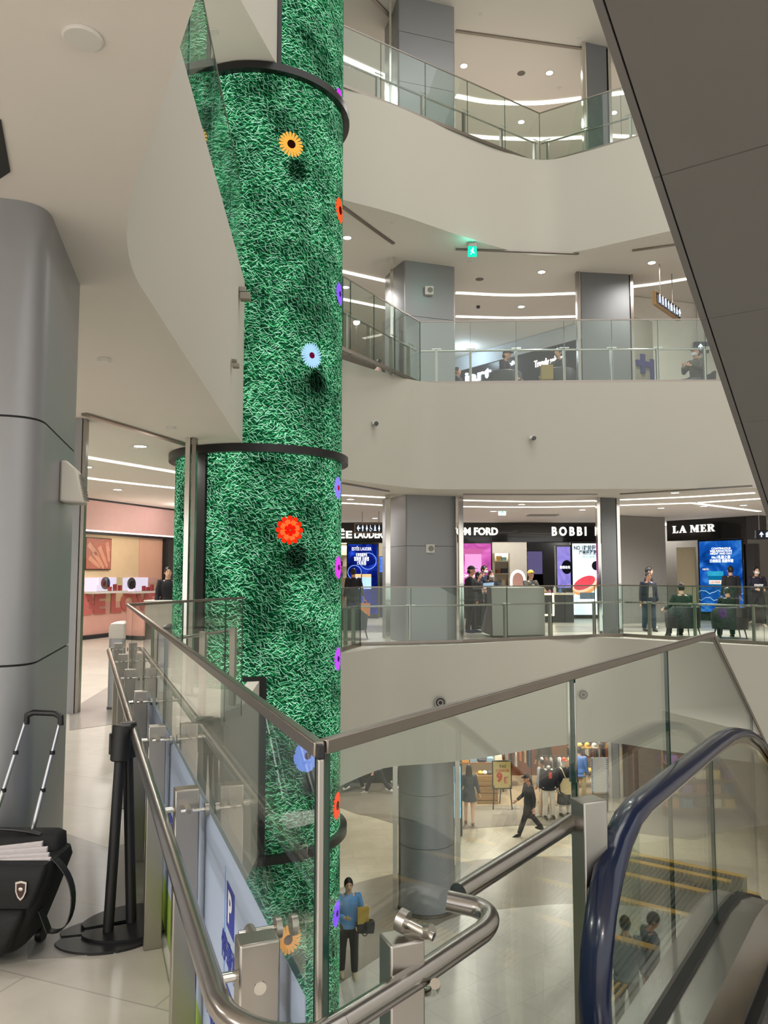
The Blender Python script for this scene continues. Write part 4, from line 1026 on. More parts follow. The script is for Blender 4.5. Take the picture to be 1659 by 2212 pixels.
far_rail('glass guardrail along the far edge of our own storey', inset(P0, .12), 0, 1.265, .88, [756, 773, 888, 1096, 1193, 1288, 1399, 1498, 1625], .6, [888, 1096, 1193, 1288, 1399, 1498, 1625])
P1 = [P(640, 530, 6.95), P(740, 590, 6.95), P(908, 690, 6.95)]; P1 = [Vector((p.x, p.y+.0, 0)) for p in P1]+[P(1250, 686, 6.95), P(1560, 684, 6.95)]; P1 = inset(P1, .16)
far_rail('glass guardrail around the edge of the middle storey, people sitting behind it', P1, L1, 6.95, 6.33, [755, 805, 853, 890, 943, 1017, 1116, 1220, 1323, 1423, 1526], 6.0, [757, 808, 853, 1017, 1116, 1220, 1323, 1423, 1526])
P2 = inset([P(620, -10, 12.3), P(740, 43, 12.3), P(1168, 237, 12.3), P(1345, 180, 12.3), P(1480, 135, 12.3)], .15)
far_rail('glass guardrail of the top storey meeting in a sharp V', P2, L2, 12.3, 11.6, [820, 917, 1007, 1088, 1160, 1180, 1263, 1359], 11.6, [823, 919, 1010, 1091, 1262])
# near part of the middle storey rail above the beige edge on the left
nr = thing('guardrail', 'glass guardrail above the beige slab edge on the left', 'guardrail', (-1.5, 4.6, L1))
glass_run(nr, (-1.50, 4.60), (-1.99, 10.40), L1+.05, L1+1.40, [1.5, 3.0, 4.5], cap=.02, caph=.025, m=glass_f)

# ================================================================== signs and shops on our storey
sign_black = mat('sign_black', '#0a0a0b', .12, coat=.5); letter = glow('letter_white', (1, .95, .84), 1.9); letter_side = letter
wall_white = mat('shop_white', '#d9d4ca', .6); wall_dark = mat('shop_dark', '#151517', .35); wood = mat('wood_warm', '#8a5a34', .5, vary=.2, scale=8, stretch=(1, 1, .2))
grey_wall = mat('partition_grey', '#8b8884', .55, vary=.04)
W27 = Wall((-12, 27), (14, 27))
def header(label, wl, rc, dep=.5, m=None, name='shop_sign'):
    u0, z0, u1, z1 = rc; c = wl.w((u0+u1)/2, z0)
    t = thing(name, label, 'shop sign', c, wl.rotz()); obj('fascia_board', wl.box(MB(), rc, -dep, .06), m or sign_black, t, bevel=.01); return t
def put(t, wl, s, px, py, hpx, wpx, m, off=.10, bold=.0, depth=.02, name='lettering', spacing=1.0):
    u, z = wl.at(px, py); u2, z2 = wl.at(px, py-hpx); wu = abs(wl.at(px+wpx/2, py)[0]-wl.at(px-wpx/2, py)[0])
    return text(name, s, (z2-z)/.70, m, wl.w(u, z, off), facing(wl.d), t, depth, bold=bold, width=wu, spacing=spacing)
h1 = header('black shop sign with lit name beside the green column', W27, W27.rect(640, 1129, 836, 1173))
put(h1, W27, 'ESTĒE', 722, 1156, 15, 76, letter, bold=.01); put(h1, W27, 'LAUDER', 796, 1156, 14, 62, letter, bold=.01)
h2 = header('black shop sign across the middle shops with two lit names', W27, W27.rect(990, 1126, 1299, 1171))
put(h2, W27, 'TOM FORD', 1024, 1149, 15, 102, letter, bold=.012); put(h2, W27, 'BOBBI', 1228, 1149, 18, 74, letter, bold=.012, spacing=1.5); put(h2, W27, 'BROWN', 1322, 1149, 18, 76, letter, bold=.012, spacing=1.5)
WL = Wall(PY(1443, 1240, 26.2), PY(1618, 1240, 23.9))
h3 = header('black shop sign at right with lit serif name', WL, (WL.at(1443, 1167)[0], WL.at(1500, 1167)[1], WL.at(1614, 1160)[0], WL.at(1614, 1113)[1]), .4)
SERIF = {'L': (.74, [[(0, 0), (.70, 0), (.74, .30), (.68, .30), (.60, .07), (.36, .07), (.36, .94), (.48, .95), (.48, 1), (0, 1), (0, .95), (.12, .94), (.12, .06), (0, .05)]]),
 'A': (.98, [[(0, 0), (.30, 0), (.30, .05), (.20, .06), (.52, .86), (.46, 1), (.10, .06), (0, .05)], [(.44, 1), (.56, 1), (.90, .06), (.98, .05), (.98, 0), (.54, 0), (.54, .05), (.64, .06), (.42, .72)], [(.22, .27), (.66, .27), (.64, .34), (.24, .34)]]),
 'M': (1.16, [[(0, 0), (.28, 0), (.28, .05), (.18, .06), (.18, .95), (.10, .95), (.10, .06), (0, .05)], [(0, 1), (.32, 1), (.64, .32), (.55, .04), (.10, .94), (0, .95)], [(.50, .04), (.58, .04), (.92, .95), (.82, .95)], [(.80, 1), (1.16, 1), (1.16, .95), (1.06, .94), (1.06, .06), (1.16, .05), (1.16, 0), (.72, 0), (.72, .05), (.82, .06), (.82, .95)]]),
 'E': (.74, [[(0, 0), (.70, 0), (.74, .28), (.68, .28), (.58, .06), (.36, .06), (.36, .94), (.56, .94), (.64, .76), (.70, .76), (.68, 1), (0, 1), (0, .95), (.12, .94), (.12, .06), (0, .05)], [(.36, .48), (.50, .48), (.50, .38), (.56, .38), (.56, .66), (.50, .66), (.50, .55), (.36, .55)]]),
 'R': (.94, [[(0, 0), (.46, 0), (.46, .05), (.36, .06), (.36, .94), (.46, .95), (.46, 1), (0, 1), (0, .95), (.12, .94), (.12, .06), (0, .05)], [(.36, 1), (.60, 1), (.80, .90), (.84, .74), (.78, .58), (.60, .48), (.36, .48), (.36, .54), (.52, .56), (.60, .74), (.54, .92), (.36, .94)], [(.42, .48), (.62, .48), (.86, .06), (.94, .05), (.94, 0), (.68, 0)]])}
uL, zL = WL.at(1456, 1152); uR, zR = WL.at(1549, 1131); tot = sum(SERIF[c][0]+.14 for c in 'LAMER')+.35; kx = (uR-uL)/tot; xo = 0
for c in 'LA MER':
    if c == ' ': xo += .35; continue
    for poly in SERIF[c][1]: h3_l = None
    lm = MB()
    for poly in SERIF[c][1]: lm.slab([WL.w(uL+(xo+x)*kx, zL+(zR-zL)*.95*y, .075) for x, y in poly], WL.n*.02)
    obj('lettering', lm, letter, h3, smooth=False); xo += SERIF[c][0]+.14
obj('sign_return', WL.box(MB(), (WL.at(1614, 1160)[0]+.01, WL.at(1614, 1165)[1], WL.at(1614, 1160)[0]+.42, WL.at(1614, 1114)[1]), -.4, .06), mat('sign_side', '#3c3c3f', .4), h3)
# shop backs, so that the counters stand in front of lit walls
W31 = Wall((-12, 31), (14, 31))
def bw_(name, x0, x1, m, y0=1126, y1=1345): solo_ = struct(name, W31.box(MB(), W31.rect(x0, y0, x1, y1), -.2, 0), m)
bw_('wall_shop_left', 600, 842, mat('shop_cream', '#cfc3a6', .6)); bw_('wall_shop_middle', 986, 1140, wall_white); bw_('wall_shop_dark', 1140, 1300, wall_dark); bw_('wall_shop_right', 1440, 1700, mat('shop_cream', '#cfc3a6', .6))
def lamp_in(name, loc, w, col=(1, .95, .88)):
    l = bpy.data.lights.new(name, 'POINT'); l.energy = w; l.color = col; l.shadow_soft_size = .12; o = bpy.data.objects.new(name, l); COL.objects.link(o); o.location = loc
for x, y, w in [(-.6, 29, 70), (4.6, 29, 90), (7.5, 29.3, 40), (10.5, 28, 60)]: lamp_in('shop_fill', (x, y, 3.0), w)  # point lights added without fittings to brighten the shop interiors
# grey partition wall between the slim pillar and the right shop
WP = Wall(PY(1339, 1200, 23.6), PY(1440, 1200, 24.4))
u0, z0, u1, z1 = WP.rect(1330, 1100, 1443, 1362)
gpw = struct('wall_partition', WP.box(MB(), (u0, 0, u1, 3.29), -.3, 0), grey_wall)
def screen_img(name, c0, c1, strength=1.3, kind='noise', scale=2.0, c2=None):
    """picture shown on a lit screen: a soft pattern of two or three colours"""
    m = bpy.data.materials.new(name); m.use_nodes = True; t = m.node_tree; t.nodes.remove(t.nodes['Principled BSDF'])
    tc = t.nodes.new('ShaderNodeTexCoord'); e = t.nodes.new('ShaderNodeEmission'); e.inputs[1].default_value = strength
    if kind == 'wave':
        nz = t.nodes.new('ShaderNodeTexWave'); nz.wave_type = 'RINGS'; nz.rings_direction = 'SPHERICAL'; nz.inputs['Scale'].default_value = scale; nz.inputs['Distortion'].default_value = 5; nz.inputs['Detail'].default_value = 3; nz.inputs['Detail Scale'].default_value = 1.5
    else:
        nz = t.nodes.new('ShaderNodeTexNoise'); nz.inputs['Scale'].default_value = scale; nz.inputs['Detail'].default_value = 2
        nz.inputs['Distortion'].default_value = 2.0
    t.links.new(tc.outputs['Object'], nz.inputs[0]); cr = t.nodes.new('ShaderNodeValToRGB')
    cr.color_ramp.elements[0].position = .25; cr.color_ramp.elements[1].position = .75
    cr.color_ramp.elements[0].color = lin(c0)+(1,); cr.color_ramp.elements[1].color = lin(c1)+(1,)
    if c2: q_ = cr.color_ramp.elements.new(.5); q_.color = lin(c2)+(1,)
    t.links.new(nz.outputs['Fac'], cr.inputs[0]); t.links.new(cr.outputs[0], e.inputs[0]); t.links.new(e.outputs[0], t.nodes['Material Output'].inputs[0])
    return m
def lightbox(label, wl, px, m, frame=.05, foot=0.0, dep=.18):
    rc = wl.rect(*px); u0, z0, u1, z1 = rc
    t = thing('lightbox', label, 'advertising screen', wl.w((u0+u1)/2, 0), wl.rotz())
    obj('case', wl.box(MB(), (u0-frame, foot, u1+frame, z1+frame), -dep, 0), sign_black, t, bevel=.01)
    obj('picture', wl.box(MB(), rc, -.002, .012), m, t, smooth=False); return t
wt = glow('print_white', (.95, .97, 1), 1.8); goldt = glow('print_gold', '#f3d9b8', 1.2)
def blob(t, wl, px, py, rw, rh, m, name, off=.02, n=24, dep=.01, label=None):
    u, z = wl.at(px, py); u2, z2 = wl.at(px+rw, py-rh); a, b = abs(u2-u), abs(z2-z)
    vs = [wl.w(u+a*math.cos(q_), z+b*math.sin(q_), off) for q_ in [2*math.pi*k/n for k in range(n)]]
    return obj(name, MB().slab(vs, wl.n*dep), m, t, smooth=False, label=label)
def quad_(t, wl, px, m, name, off=.02, dep=.01): return obj(name, wl.box(MB(), wl.rect(*px), off, off+dep), m, t, smooth=False)
# blue cosmetics screen by the green column
W26 = Wall((-12, 26.4), (14, 26.4))
lb = lightbox('tall deep blue advertising screen showing cream jars, right of the green column', W26, (752, 1176, 815, 1326), screen_img('blue_ad', '#02061f', '#2c57e8', 1.1, 'noise', 1.3, '#0a1868'))
put(lb, W26, 'ESTĒE LAUDER', 781, 1186, 7, 42, wt, .02, depth=.004); put(lb, W26, '日夜修護淨化', 781, 1199, 6, 24, wt, .02, depth=.004); put(lb, W26, '緊緻感 活膚感', 781, 1208, 7, 32, wt, .02, depth=.004); put(lb, W26, '7天有感', 781, 1217, 7, 20, wt, .02, depth=.004)
for px, py, rw in ((795, 1212, 17), (766, 1236, 14)):
    u, z = W26.at(px, py); r_ = abs(W26.at(px+rw, py)[0]-u); mb = MB(); rg_ = []
    for k in range(33):
        q_ = 2*math.pi*k/32; rg_.append([W26.w(u+(r_+d_)*math.cos(q_), z+(r_+d_)*math.sin(q_), o_) for d_, o_ in ((0, .014), (.02, .014), (.02, .022), (0, .022))])
    obj('light_ring', mb.loft(rg_, caps=False), glow('ring_blue', '#7ea2ff', 1.2), lb)
for px, w_ in ((772, 8), (792, 10)):
    quad_(lb, W26, (px-w_, 1246, px+w_, 1272), glow('jar_glow', '#9dbcff', 1.7, .3), 'jar_picture'); quad_(lb, W26, (px-w_, 1240, px+w_, 1247), glow('jar_lid', '#e9c98f', 1.1, .3), 'lid_picture', .03)
lb2 = lightbox('narrow blue lit panel in the shop left of the broad pillar', W27, (820, 1203, 832, 1236), screen_img('blue_ad2', '#0c2a9a', '#6a9bff', 1.2, 'noise', 4), .02, 0.0, .1)
# pink perfume screen
lb = lightbox('pink advertising screen with a rippling pink bottle under the middle sign', W26, (994, 1174, 1061, 1262), screen_img('pink_ad', '#8a2f6a', '#f08ad6', 1.0, 'noise', 1.0, '#c45aa8'))
quad_(lb, W26, (1004, 1196, 1040, 1236), glow('pink_bottle', '#f7a6dd', 1.0, .2), 'bottle_picture'); quad_(lb, W26, (996, 1186, 1043, 1197), glow('pink_lid', '#c9649f', 1.0, .2), 'bottle_neck_picture', .03)
put(lb, W26, 'TOM FORD', 1014, 1244, 6, 34, wt, .02, depth=.004)
# violet screen, dark round product
lb = lightbox('violet screen with a black round compact in the dark shop', W26, (1203, 1181, 1233, 1270), screen_img('violet_ad', '#6b62b8', '#a79be0', 1.0, 'noise', 1.2))
blob(lb, W26, 1224, 1225, 11, 15, glow('compact_black', '#101018', 1.0), 'compact_picture'); put(lb, W26, '緻耀奇亮', 1220, 1226, 5, 22, wt, .035, depth=.004)
lb = lightbox('dim lavender panel standing inside the dark shop', W31, (1139, 1191, 1172, 1240), glow('lavender_panel', '#5b5479', .9), .03, .8, .1)
# white poster with grapefruit
lb = lightbox('white lit poster of grapefruit and cream jars at the slim pillar', W26, (1236, 1174, 1302, 1328), screen_img('mint_ad', '#cdeef2', '#f4ffff', 1.25, 'noise', .8))
dk = glow('print_dark', '#3b4656', .9)
put(lb, W26, 'NO 1妝前保養', 1267, 1184, 8, 56, dk, .02, bold=.006, depth=.004); put(lb, W26, '淨亮保濕更明', 1273, 1194, 7, 46, dk, .02, bold=.006, depth=.004); put(lb, W26, '進化版維他', 1275, 1203, 5, 34, glow('print_pale', '#8fa3ad', 1), .02, depth=.004)
gfp = glow('fruit_red', '#e8505c', 1.1, .3); rind = glow('fruit_rind', '#f6c9a8', 1.2)
def half(px, py, rw, rh, m, name, off, a0, a1):
    u, z = W26.at(px, py); a = abs(W26.at(px+rw, py)[0]-u); b = abs(W26.at(px, py-rh)[1]-z)
    vs = [W26.w(u+a*math.cos(q_), z+b*math.sin(q_), off) for q_ in [a0+(a1-a0)*k/24 for k in range(25)]]
    return obj(name, MB().slab(vs, W26.n*.008), m, lb, smooth=False)
rind2 = glow('fruit_rind_outer', '#f2a05c', 1.1)
def oval(px, py, rw, rh, ang, m, name, off):
    u, z = W26.at(px, py); a = abs(W26.at(px+rw, py)[0]-u); b = abs(W26.at(px, py-rh)[1]-z); ca, sa = math.cos(ang), math.sin(ang)
    vs = [W26.w(u+a*math.cos(q_)*ca-b*math.sin(q_)*sa, z+a*math.cos(q_)*sa+b*math.sin(q_)*ca, off) for q_ in [2*math.pi*k/28 for k in range(28)]]
    return obj(name, MB().slab(vs, W26.n*.006), m, lb, smooth=False)
oval(1264, 1266, 29, 18, R(22), rind2, 'fruit_skin_picture', .016); oval(1263, 1262, 28, 15, R(24), rind, 'fruit_rind_picture', .024); oval(1262, 1259, 25, 12.5, R(26), gfp, 'fruit_picture', .032)
blob(lb, W26, 1287, 1222, 9, 10, glow('jar_black', '#1b1b20', 1), 'jar_lid_picture', .03); quad_(lb, W26, (1252, 1280, 1284, 1294), glow('jar_band', '#6d7782', 1, .4), 'jar_lid_picture', .03); quad_(lb, W26, (1248, 1294, 1288, 1304), glow('jar_white', '#fbffff', 1.4), 'jar_picture', .03)
# deep blue sea screen at right
WS = Wall(PY(1512, 1240, 25.4), PY(1612, 1240, 24.1))
lb = lightbox('big ocean blue advertising screen with a turquoise jar in a wave at right', WS, (1510, 1170, 1607, 1325), screen_img('sea_ad', '#06245f', '#4f9ce6', .85, 'noise', 1.1, '#1354b0'), .06, 0.0, .25)
for k, (s_, y_, w_) in enumerate((('CONTINUOUS', 1185, 41), ('REJUVENATION', 1190.5, 46), ('NIGHT AND DAY', 1196, 47))): put(lb, WS, s_, 1558, y_, 4.4, w_, wt, .02, depth=.004)
put(lb, WS, 'No.1乳霜之最', 1558, 1204, 5.5, 40, wt, .02, depth=.004); put(lb, WS, '日夜煥活 見證年輕', 1559, 1212, 5.5, 50, wt, .02, depth=.004); put(lb, WS, 'NEW', 1525, 1230, 4, 13, goldt, .02, depth=.004)
quad_(lb, WS, (1531, 1243, 1563, 1265), glow('sea_jar', '#0f6f9c', 1.0, .4), 'jar_picture'); quad_(lb, WS, (1530, 1234, 1564, 1244), glow('sea_lid', '#2f9fc0', 1.1, .4), 'jar_lid_picture', .03); quad_(lb, WS, (1533, 1253, 1562, 1262), glow('sea_label', '#e7d9cf', 1.0), 'jar_label_picture', .03)
put(lb, WS, 'LA MER', 1547, 1258, 4, 21, glow('label_ink', '#b0623c', .9), .045, depth=.003)
for k, (y_, c_) in enumerate(((1279, '#9fd0ff'), (1287, '#0a3c92'), (1294, '#c2e2ff'), (1302, '#0a3c92'), (1310, '#6fb2f5'), (1318, '#d2eaff'))):
    u0, z0, u1, z1 = WS.rect(1511, y_-2, 1606, y_+2); mb = MB(); rg_ = []
    for j in range(21):
        uu = u0+(u1-u0)*j/20; dz_ = .05*math.sin(j*.9+k*2.1)+.02*math.sin(j*2.3+k); hh = (z1-z0)*(.5+.5*abs(math.sin(j*.35+k*1.3)))
        rg_.append([WS.w(uu, z0+dz_, .013), WS.w(uu, z0+dz_, .018), WS.w(uu, z0+dz_+hh, .018), WS.w(uu, z0+dz_+hh, .013)])
    obj('ripple_picture', mb.loft(rg_), glow('ripple_'+c_[1:], c_, 1.0, .3), lb)
u, z = WS.at(1622, 1240); 
struct('wall_shop_end', WS.box(MB(), (WS.at(1611, 1240)[0]+.05, 0, WS.at(1611, 1240)[0]+.30, 2.45), -.3, .0), mat('sign_side', '#3c3c3f', .4))
struct('wall_shop_far', Wall((9, 29.5), (15.9, 28)).box(MB(), (1.5, 0, 6.9, 3.29), -.2, 0), grey_wall)
cw = Wall(PY(1447, 1240, 26.1), PY(1508, 1240, 25.6)); struct('wall_shop_cream', cw.box(MB(), (cw.at(1461, 1240)[0], .0, cw.at(1508, 1240)[0]-.1, 2.4), -.2, -.1), mat('shop_cream', '#cfc3a6', .6))

# hanging direction signs and exit signs
icon = glow('icon_white', '#dcebff', 1.6); bl_sign = mat('sign_navy', '#0c1220', .3)
def rod(t, p, z0, z1): obj('hanger_rod', MB().tube([Vector((p.x, p.y, z0)), Vector((p.x, p.y, z1))], .012, 8), steel, t)
def pict(kind):
    """flat pictogram polygons in a unit square"""
    if kind == 'arrow_left': return [[(0, .5), (.45, 1), (.6, .85), (.38, .6), (1, .6), (1, .4), (.38, .4), (.6, .15), (.45, 0)]]
    if kind == 'arrow_up': return [[(.5, 1), (1, .5), (.85, .38), (.6, .62), (.6, 0), (.4, 0), (.4, .62), (.15, .38), (0, .5)]]
    circ = lambda x, y, r: [(x+r*math.cos(2*math.pi*k/10), y+r*math.sin(2*math.pi*k/10)) for k in range(10)]
    if kind == 'man': return [circ(.5, .9, .1), [(.3, .78), (.7, .78), (.72, .42), (.62, .42), (.6, 0), (.4, 0), (.38, .42), (.28, .42)]]
    if kind == 'woman': return [circ(.5, .9, .1), [(.38, .78), (.62, .78), (.8, .32), (.6, .32), (.6, 0), (.4, 0), (.4, .32), (.2, .32)]]
    if kind == 'chair': return [circ(.35, .92, .09), [(.28, .8), (.44, .8), (.44, .52), (.75, .52), (.88, .2), (.78, .16), (.66, .42), (.28, .42)], [(.1, .3), (.2, .34), (.3, .1), (.6, .1), (.6, .0), (.22, .0)]]
    if kind == 'child': return [circ(.5, .86, .12), [(.3, .7), (.7, .7), (.7, .3), (.3, .3)], [(.15, .22), (.85, .22), (.85, .08), (.15, .08)]]
    if kind == 'lift': return [[(.1, .75), (.9, .75), (.9, .65), (.1, .65)], [(.15, .58), (.85, .58), (.85, .34), (.15, .34)], [(.15, .27), (.85, .27), (.85, .0), (.15, .0)], [(.3, .85), (.7, .85), (.5, 1)]]
    if kind == 'run': return [circ(.6, .9, .1), [(.45, .78), (.68, .74), (.60, .45), (.85, .25), (.78, .15), (.5, .35), (.35, .1), (.1, .05), (.08, .15), (.28, .2), (.42, .5), (.3, .55), (.2, .4), (.1, .45), (.25, .72)]]
    if kind == 'bar': return [[(.3, 0), (.7, 0), (.7, 1), (.3, 1)]]
def icons(t, wl, kinds, u0, z0, w, h, step, m, off=.03):
    for i, k in enumerate(kinds):
        mb = MB()
        for poly in pict(k): mb.slab([wl.w(u0+i*step+w*x, z0+h*y, off) for x, y in poly], wl.n*.008)
        obj('pictogram', mb, m, t, smooth=False)
def hang_sign(label, wl, rc, frame_m, kinds, m=None, rods=None, dep=.09, ztop=3.3, iw=.75):
    u0, z0, u1, z1 = rc; t = thing('hanging_sign', label, 'direction sign', wl.w((u0+u1)/2, z0), wl.rotz())
    obj('case', wl.box(MB(), rc, -dep, 0), frame_m, t, bevel=.006); obj('face', wl.box(MB(), (u0+.04, z0+.04, u1-.04, z1-.04), -.002, .012), bl_sign, t)
    h = (z1-z0)*.6; st_ = (u1-u0-.12)/len(kinds); icons(t, wl, kinds, u0+.08, z0+(z1-z0)*.2, min(h*iw, st_*.85), h, st_, m or icon)
    for k in rods or (.25, .75): rod(t, wl.w(u0+(u1-u0)*k, 0, -dep/2), z1, ztop)
    return t
W22 = Wall((-12, 22), (14, 22))
hang_sign('black toilet direction sign with white pictograms before the left shop name', W22, W22.rect(765, 1130, 836, 1152), mat('sign_bronze', '#7d6a58', .35, metal=.6), ['arrow_left', 'man', 'woman', 'chair', 'child', 'woman', 'bar'])
hang_sign('dark lift direction sign at the right edge of our storey', W22, W22.rect(1633, 1145, 1668, 1164), bl_sign, ['arrow_up', 'lift'])
HS = Wall(at_px(1417, 17.2, 7.85), at_px(1470, 18.4, 7.85))
hs = hang_sign('slanting hanging direction sign beside the dark escalator underside', HS, (0, 7.68, HS.at(1470, 680)[0], 8.0), mat('sign_tan', '#b7946a', .4), ['bar', 'bar', 'bar', 'man', 'lift', 'woman', 'child', 'arrow_up'], ztop=8.75)
W20 = Wall((-12, 20), (14, 20))
hang_sign('small dark sign with a white arrow above the seated person in a cap', W20, W20.rect(1500, 738, 1532, 762), bl_sign, ['arrow_up'], ztop=8.75)
gg = glow('exit_green', '#12c79a', 1.7); gw = glow('exit_white', '#e8fff6', 1.8)
def exit_sign(label, wl, rc_px, m1, m2, ztop, run=True):
    rc = wl.rect(*rc_px); u0, z0, u1, z1 = rc; t = thing('exit_sign', label, 'exit sign', wl.w((u0+u1)/2, z0), wl.rotz())
    obj('case', wl.box(MB(), (u0, z1, u1, z1+.09), -.08, .01), cap_m, t); obj('face', wl.box(MB(), rc, -.05, 0), m1, t, smooth=False)
    w_ = u1-u0; icons(t, wl, ['run'], u0+w_*.22, z0+(z1-z0)*.12, w_*.6, (z1-z0)*.75, 1, m2, .005)
    obj('bracket', wl.box(MB(), (u0+w_*.4, z1+.09, u0+w_*.6, ztop), -.06, 0), cap_m, t); return t
W17 = Wall((-12, 16.3), (14, 16.3))
exit_sign('green lit exit sign under the ceiling of the middle storey', W17, (1011, 532, 1030, 553), gg, gw, 8.75)
lamp_in('exit_glow', PY(1021, 536, 16.1)+Vector((0, 0, 0)), 3, (.1, 1, .7))
exit_sign('pale exit sign hanging before the black shop sign on our storey', W22, (1077, 1096, 1093, 1113), gw, gg, 3.3)
solo('air_vent', MB().box(P(1172, 1113, 3.29), (.9, .5, .03)), mat('vent_grey', '#8f8b86', .5), 'grey ceiling air vent right of the pale exit sign', 'air vent')

# ------------------------------------------------------------------ counter, partitions and displays of the far shops
W185 = Wall((-12, 18.6), (14, 18.6))
dk0, dk1 = P(1064, 1378, 0), P(1178, 1376, 0)
desk = thing('information_desk', 'pale grey faceted information desk with dark lettering behind the glass rail', 'desk', ((dk0.x+dk1.x)/2, dk0.y, 0))
dzt = PY(1100, 1269, dk0.y)[2]
desk_m = mat('desk_grey', '#aaa9a2', .35, vary=.02); desk_s = mat('desk_side', '#6d6b6a', .4)
dl = P(1046, 1372, 0)
xm = P(1096, 1378, 0).x
obj('front_panel', MB().hexa([Vector((dk0.x, dk0.y, .05)), Vector((xm-.01, dk0.y, .05)), Vector((xm-.01, dk0.y+.8, .05)), Vector((dk0.x, dk0.y+.8, .05)), Vector((dk0.x-.02, dk0.y, dzt)), Vector((xm-.01, dk0.y, dzt)), Vector((xm-.01, dk0.y+.8, dzt)), Vector((dk0.x-.02, dk0.y+.8, dzt))]), desk_m, desk, bevel=.01)
obj('front_panel', MB().hexa([Vector((xm+.01, dk0.y, .05)), Vector((dk1.x, dk1.y, .05)), Vector((dk1.x, dk1.y+.8, .05)), Vector((xm+.01, dk0.y+.8, .05)), Vector((xm+.01, dk0.y, dzt)), Vector((dk1.x, dk1.y, dzt)), Vector((dk1.x, dk1.y+.8, dzt)), Vector((xm+.01, dk0.y+.8, dzt))]), desk_m, desk, bevel=.01)
obj('end_panel', MB().hexa([Vector((dl.x, dl.y+.1, .05)), Vector((dk0.x-.012, dk0.y, .05)), Vector((dk0.x-.012, dk0.y+.75, .05)), Vector((dl.x, dl.y+.7, .05)), Vector((dl.x+.28, dl.y+.1, dzt)), Vector((dk0.x-.03, dk0.y, dzt)), Vector((dk0.x-.03, dk0.y+.75, dzt)), Vector((dl.x+.28, dl.y+.7, dzt))]), desk_s, desk, bevel=.01)
obj('plinth', MB().box(((dk0.x+dk1.x)/2, dk0.y+.4, .025), (dk1.x-dk0.x-.1, .7, .05)), dark_m, desk)
WD = Wall((dk0.x, dk0.y), (dk1.x, dk1.y)); ink = mat('print_black', '#222226', .5); inkb = mat('print_blue', '#22418f', .5)
put(desk, WD, 'LaLaport', 1136, 1319, 10, 45, ink, .004, bold=.008, depth=.003); put(desk, WD, 'Mitsui Shopping Park', 1118, 1309, 5.5, 60, ink, .004, depth=.003); put(desk, WD, '南港', 1119, 1329, 5, 10, ink, .004, depth=.003)
for px, py, w_, h_ in ((1083, 1319, 2.2, 8),): quad_(desk, WD, (px-w_, py-h_, px+w_, py+h_), inkb, 'logo_bar', .003, .003)
for px, py in ((1091, 1323), (1105, 1320)): blob(desk, WD, px, py, 2.6, 2.6, inkb, 'logo_dot', .003, 16, .003)
# shelving unit behind the pink screen
W29 = Wall((-12, 29), (14, 29))
sh = thing('display_shelf', 'white lit display shelf with boxes left of the dark shop', 'display shelf', W29.w(W29.at(1085, 1280)[0], 0))
u0, z0, u1, z1 = W29.rect(1066, 1195, 1102, 1300); cream = mat('shelf_cream', '#e6dcc6', .5)
obj('carcass', W29.box(W29.box(W29.box(MB(), (u0, 0, u0+.05, z1), -.35, 0), (u1-.05, 0, u1, z1), -.35, 0), (u0, 0, u1, z1), -.40, -.35), cream, sh)
for k in range(4): obj('shelf_board', W29.box(MB(), (u0+.05, .55+k*.47, u1-.05, .58+k*.47), -.35, 0), cream, sh)
obj('shelf_light', W29.box(MB(), (u0+.06, z1-.08, u1-.06, z1-.05), -.3, -.05), glow('shelf_glow', (1, .9, .7), 4), sh)
random.seed(3); bc = ['#274a6b', '#c9b48a', '#6b8fae', '#d7c9b0', '#8b5a3c', '#3b3b44', '#b8a06a', '#7ba3b8']
for k in range(4):
    for j in range(2):
        w_ = .14+.08*random.random(); h_ = .12+.14*random.random(); uu = u0+.12+j*(u1-u0-.3)*.62
        solo('gift_box', W29.box(MB(), (uu, .582+k*.47, uu+w_, .582+k*.47+h_), -.25, -.08), mat('box%d' % ((k*2+j) % 8), bc[(k*2+j) % 8], .5),
             ['left', 'right'][j]+' box on the '+['lowest', 'second lowest', 'second highest', 'top'][k]+' board of the white lit shelf', 'box', 'boxes on the lit shelf')
# cosmetics counter with bottles and an arched mirror
W24 = Wall((-12, 24.2), (14, 24.2))
u0, z0, u1, z1 = W24.rect(1070, 1262, 1240, 1345)
ct = thing('cosmetics_counter', 'dark cosmetics counter with glowing edge behind the information desk', 'counter', W24.w((u0+u1)/2, 0))
obj('cabinet', W24.box(MB(), (u0, 0, u1, .86), -.7, 0), wall_dark, ct); obj('worktop', W24.box(MB(), (u0-.03, .86, u1+.03, .92), -.73, .03), mat('counter_top', '#cdbfa6', .3), ct)
lg_ = MB(); uu0, zz0 = W24.at(1175, 1330); uu1, zz1 = W24.at(1196, 1285)
for a_ in ((uu0, zz1, uu1, zz1+.05), (uu1-.05, zz0, uu1, zz1), (uu0, zz0, uu1, zz0+.05)): W24.box(lg_, a_, .031, .05)
obj('light_frame', lg_, glow('warm_line', (1, .75, .45), 5), ct)
mr_ = thing('arched_mirror', 'small arched mirror with lit rim on the counter behind the desk', 'mirror', W24.w(W24.at(1122, 1268)[0], .92))
uu, zz_ = W24.at(1122, 1262); ar = [(-.24, 0), (-.24, .42)]+[(-.24*math.cos(R(a_)), .42+.30*math.sin(R(a_))) for a_ in range(15, 180, 15)]+[(.24, .42), (.24, 0)]
obj('rim', MB().slab([W24.w(uu+x, .92+z_, -.3) for x, z_ in ar], W24.n*.05), glow('mirror_rim', (1, .93, .8), 2.6), mr_); obj('mirror', MB().slab([W24.w(uu+x*.74, .95+z_*.84, -.24) for x, z_ in ar], W24.n*.01), mat('mirror_pink', '#b98f86', .15), mr_)
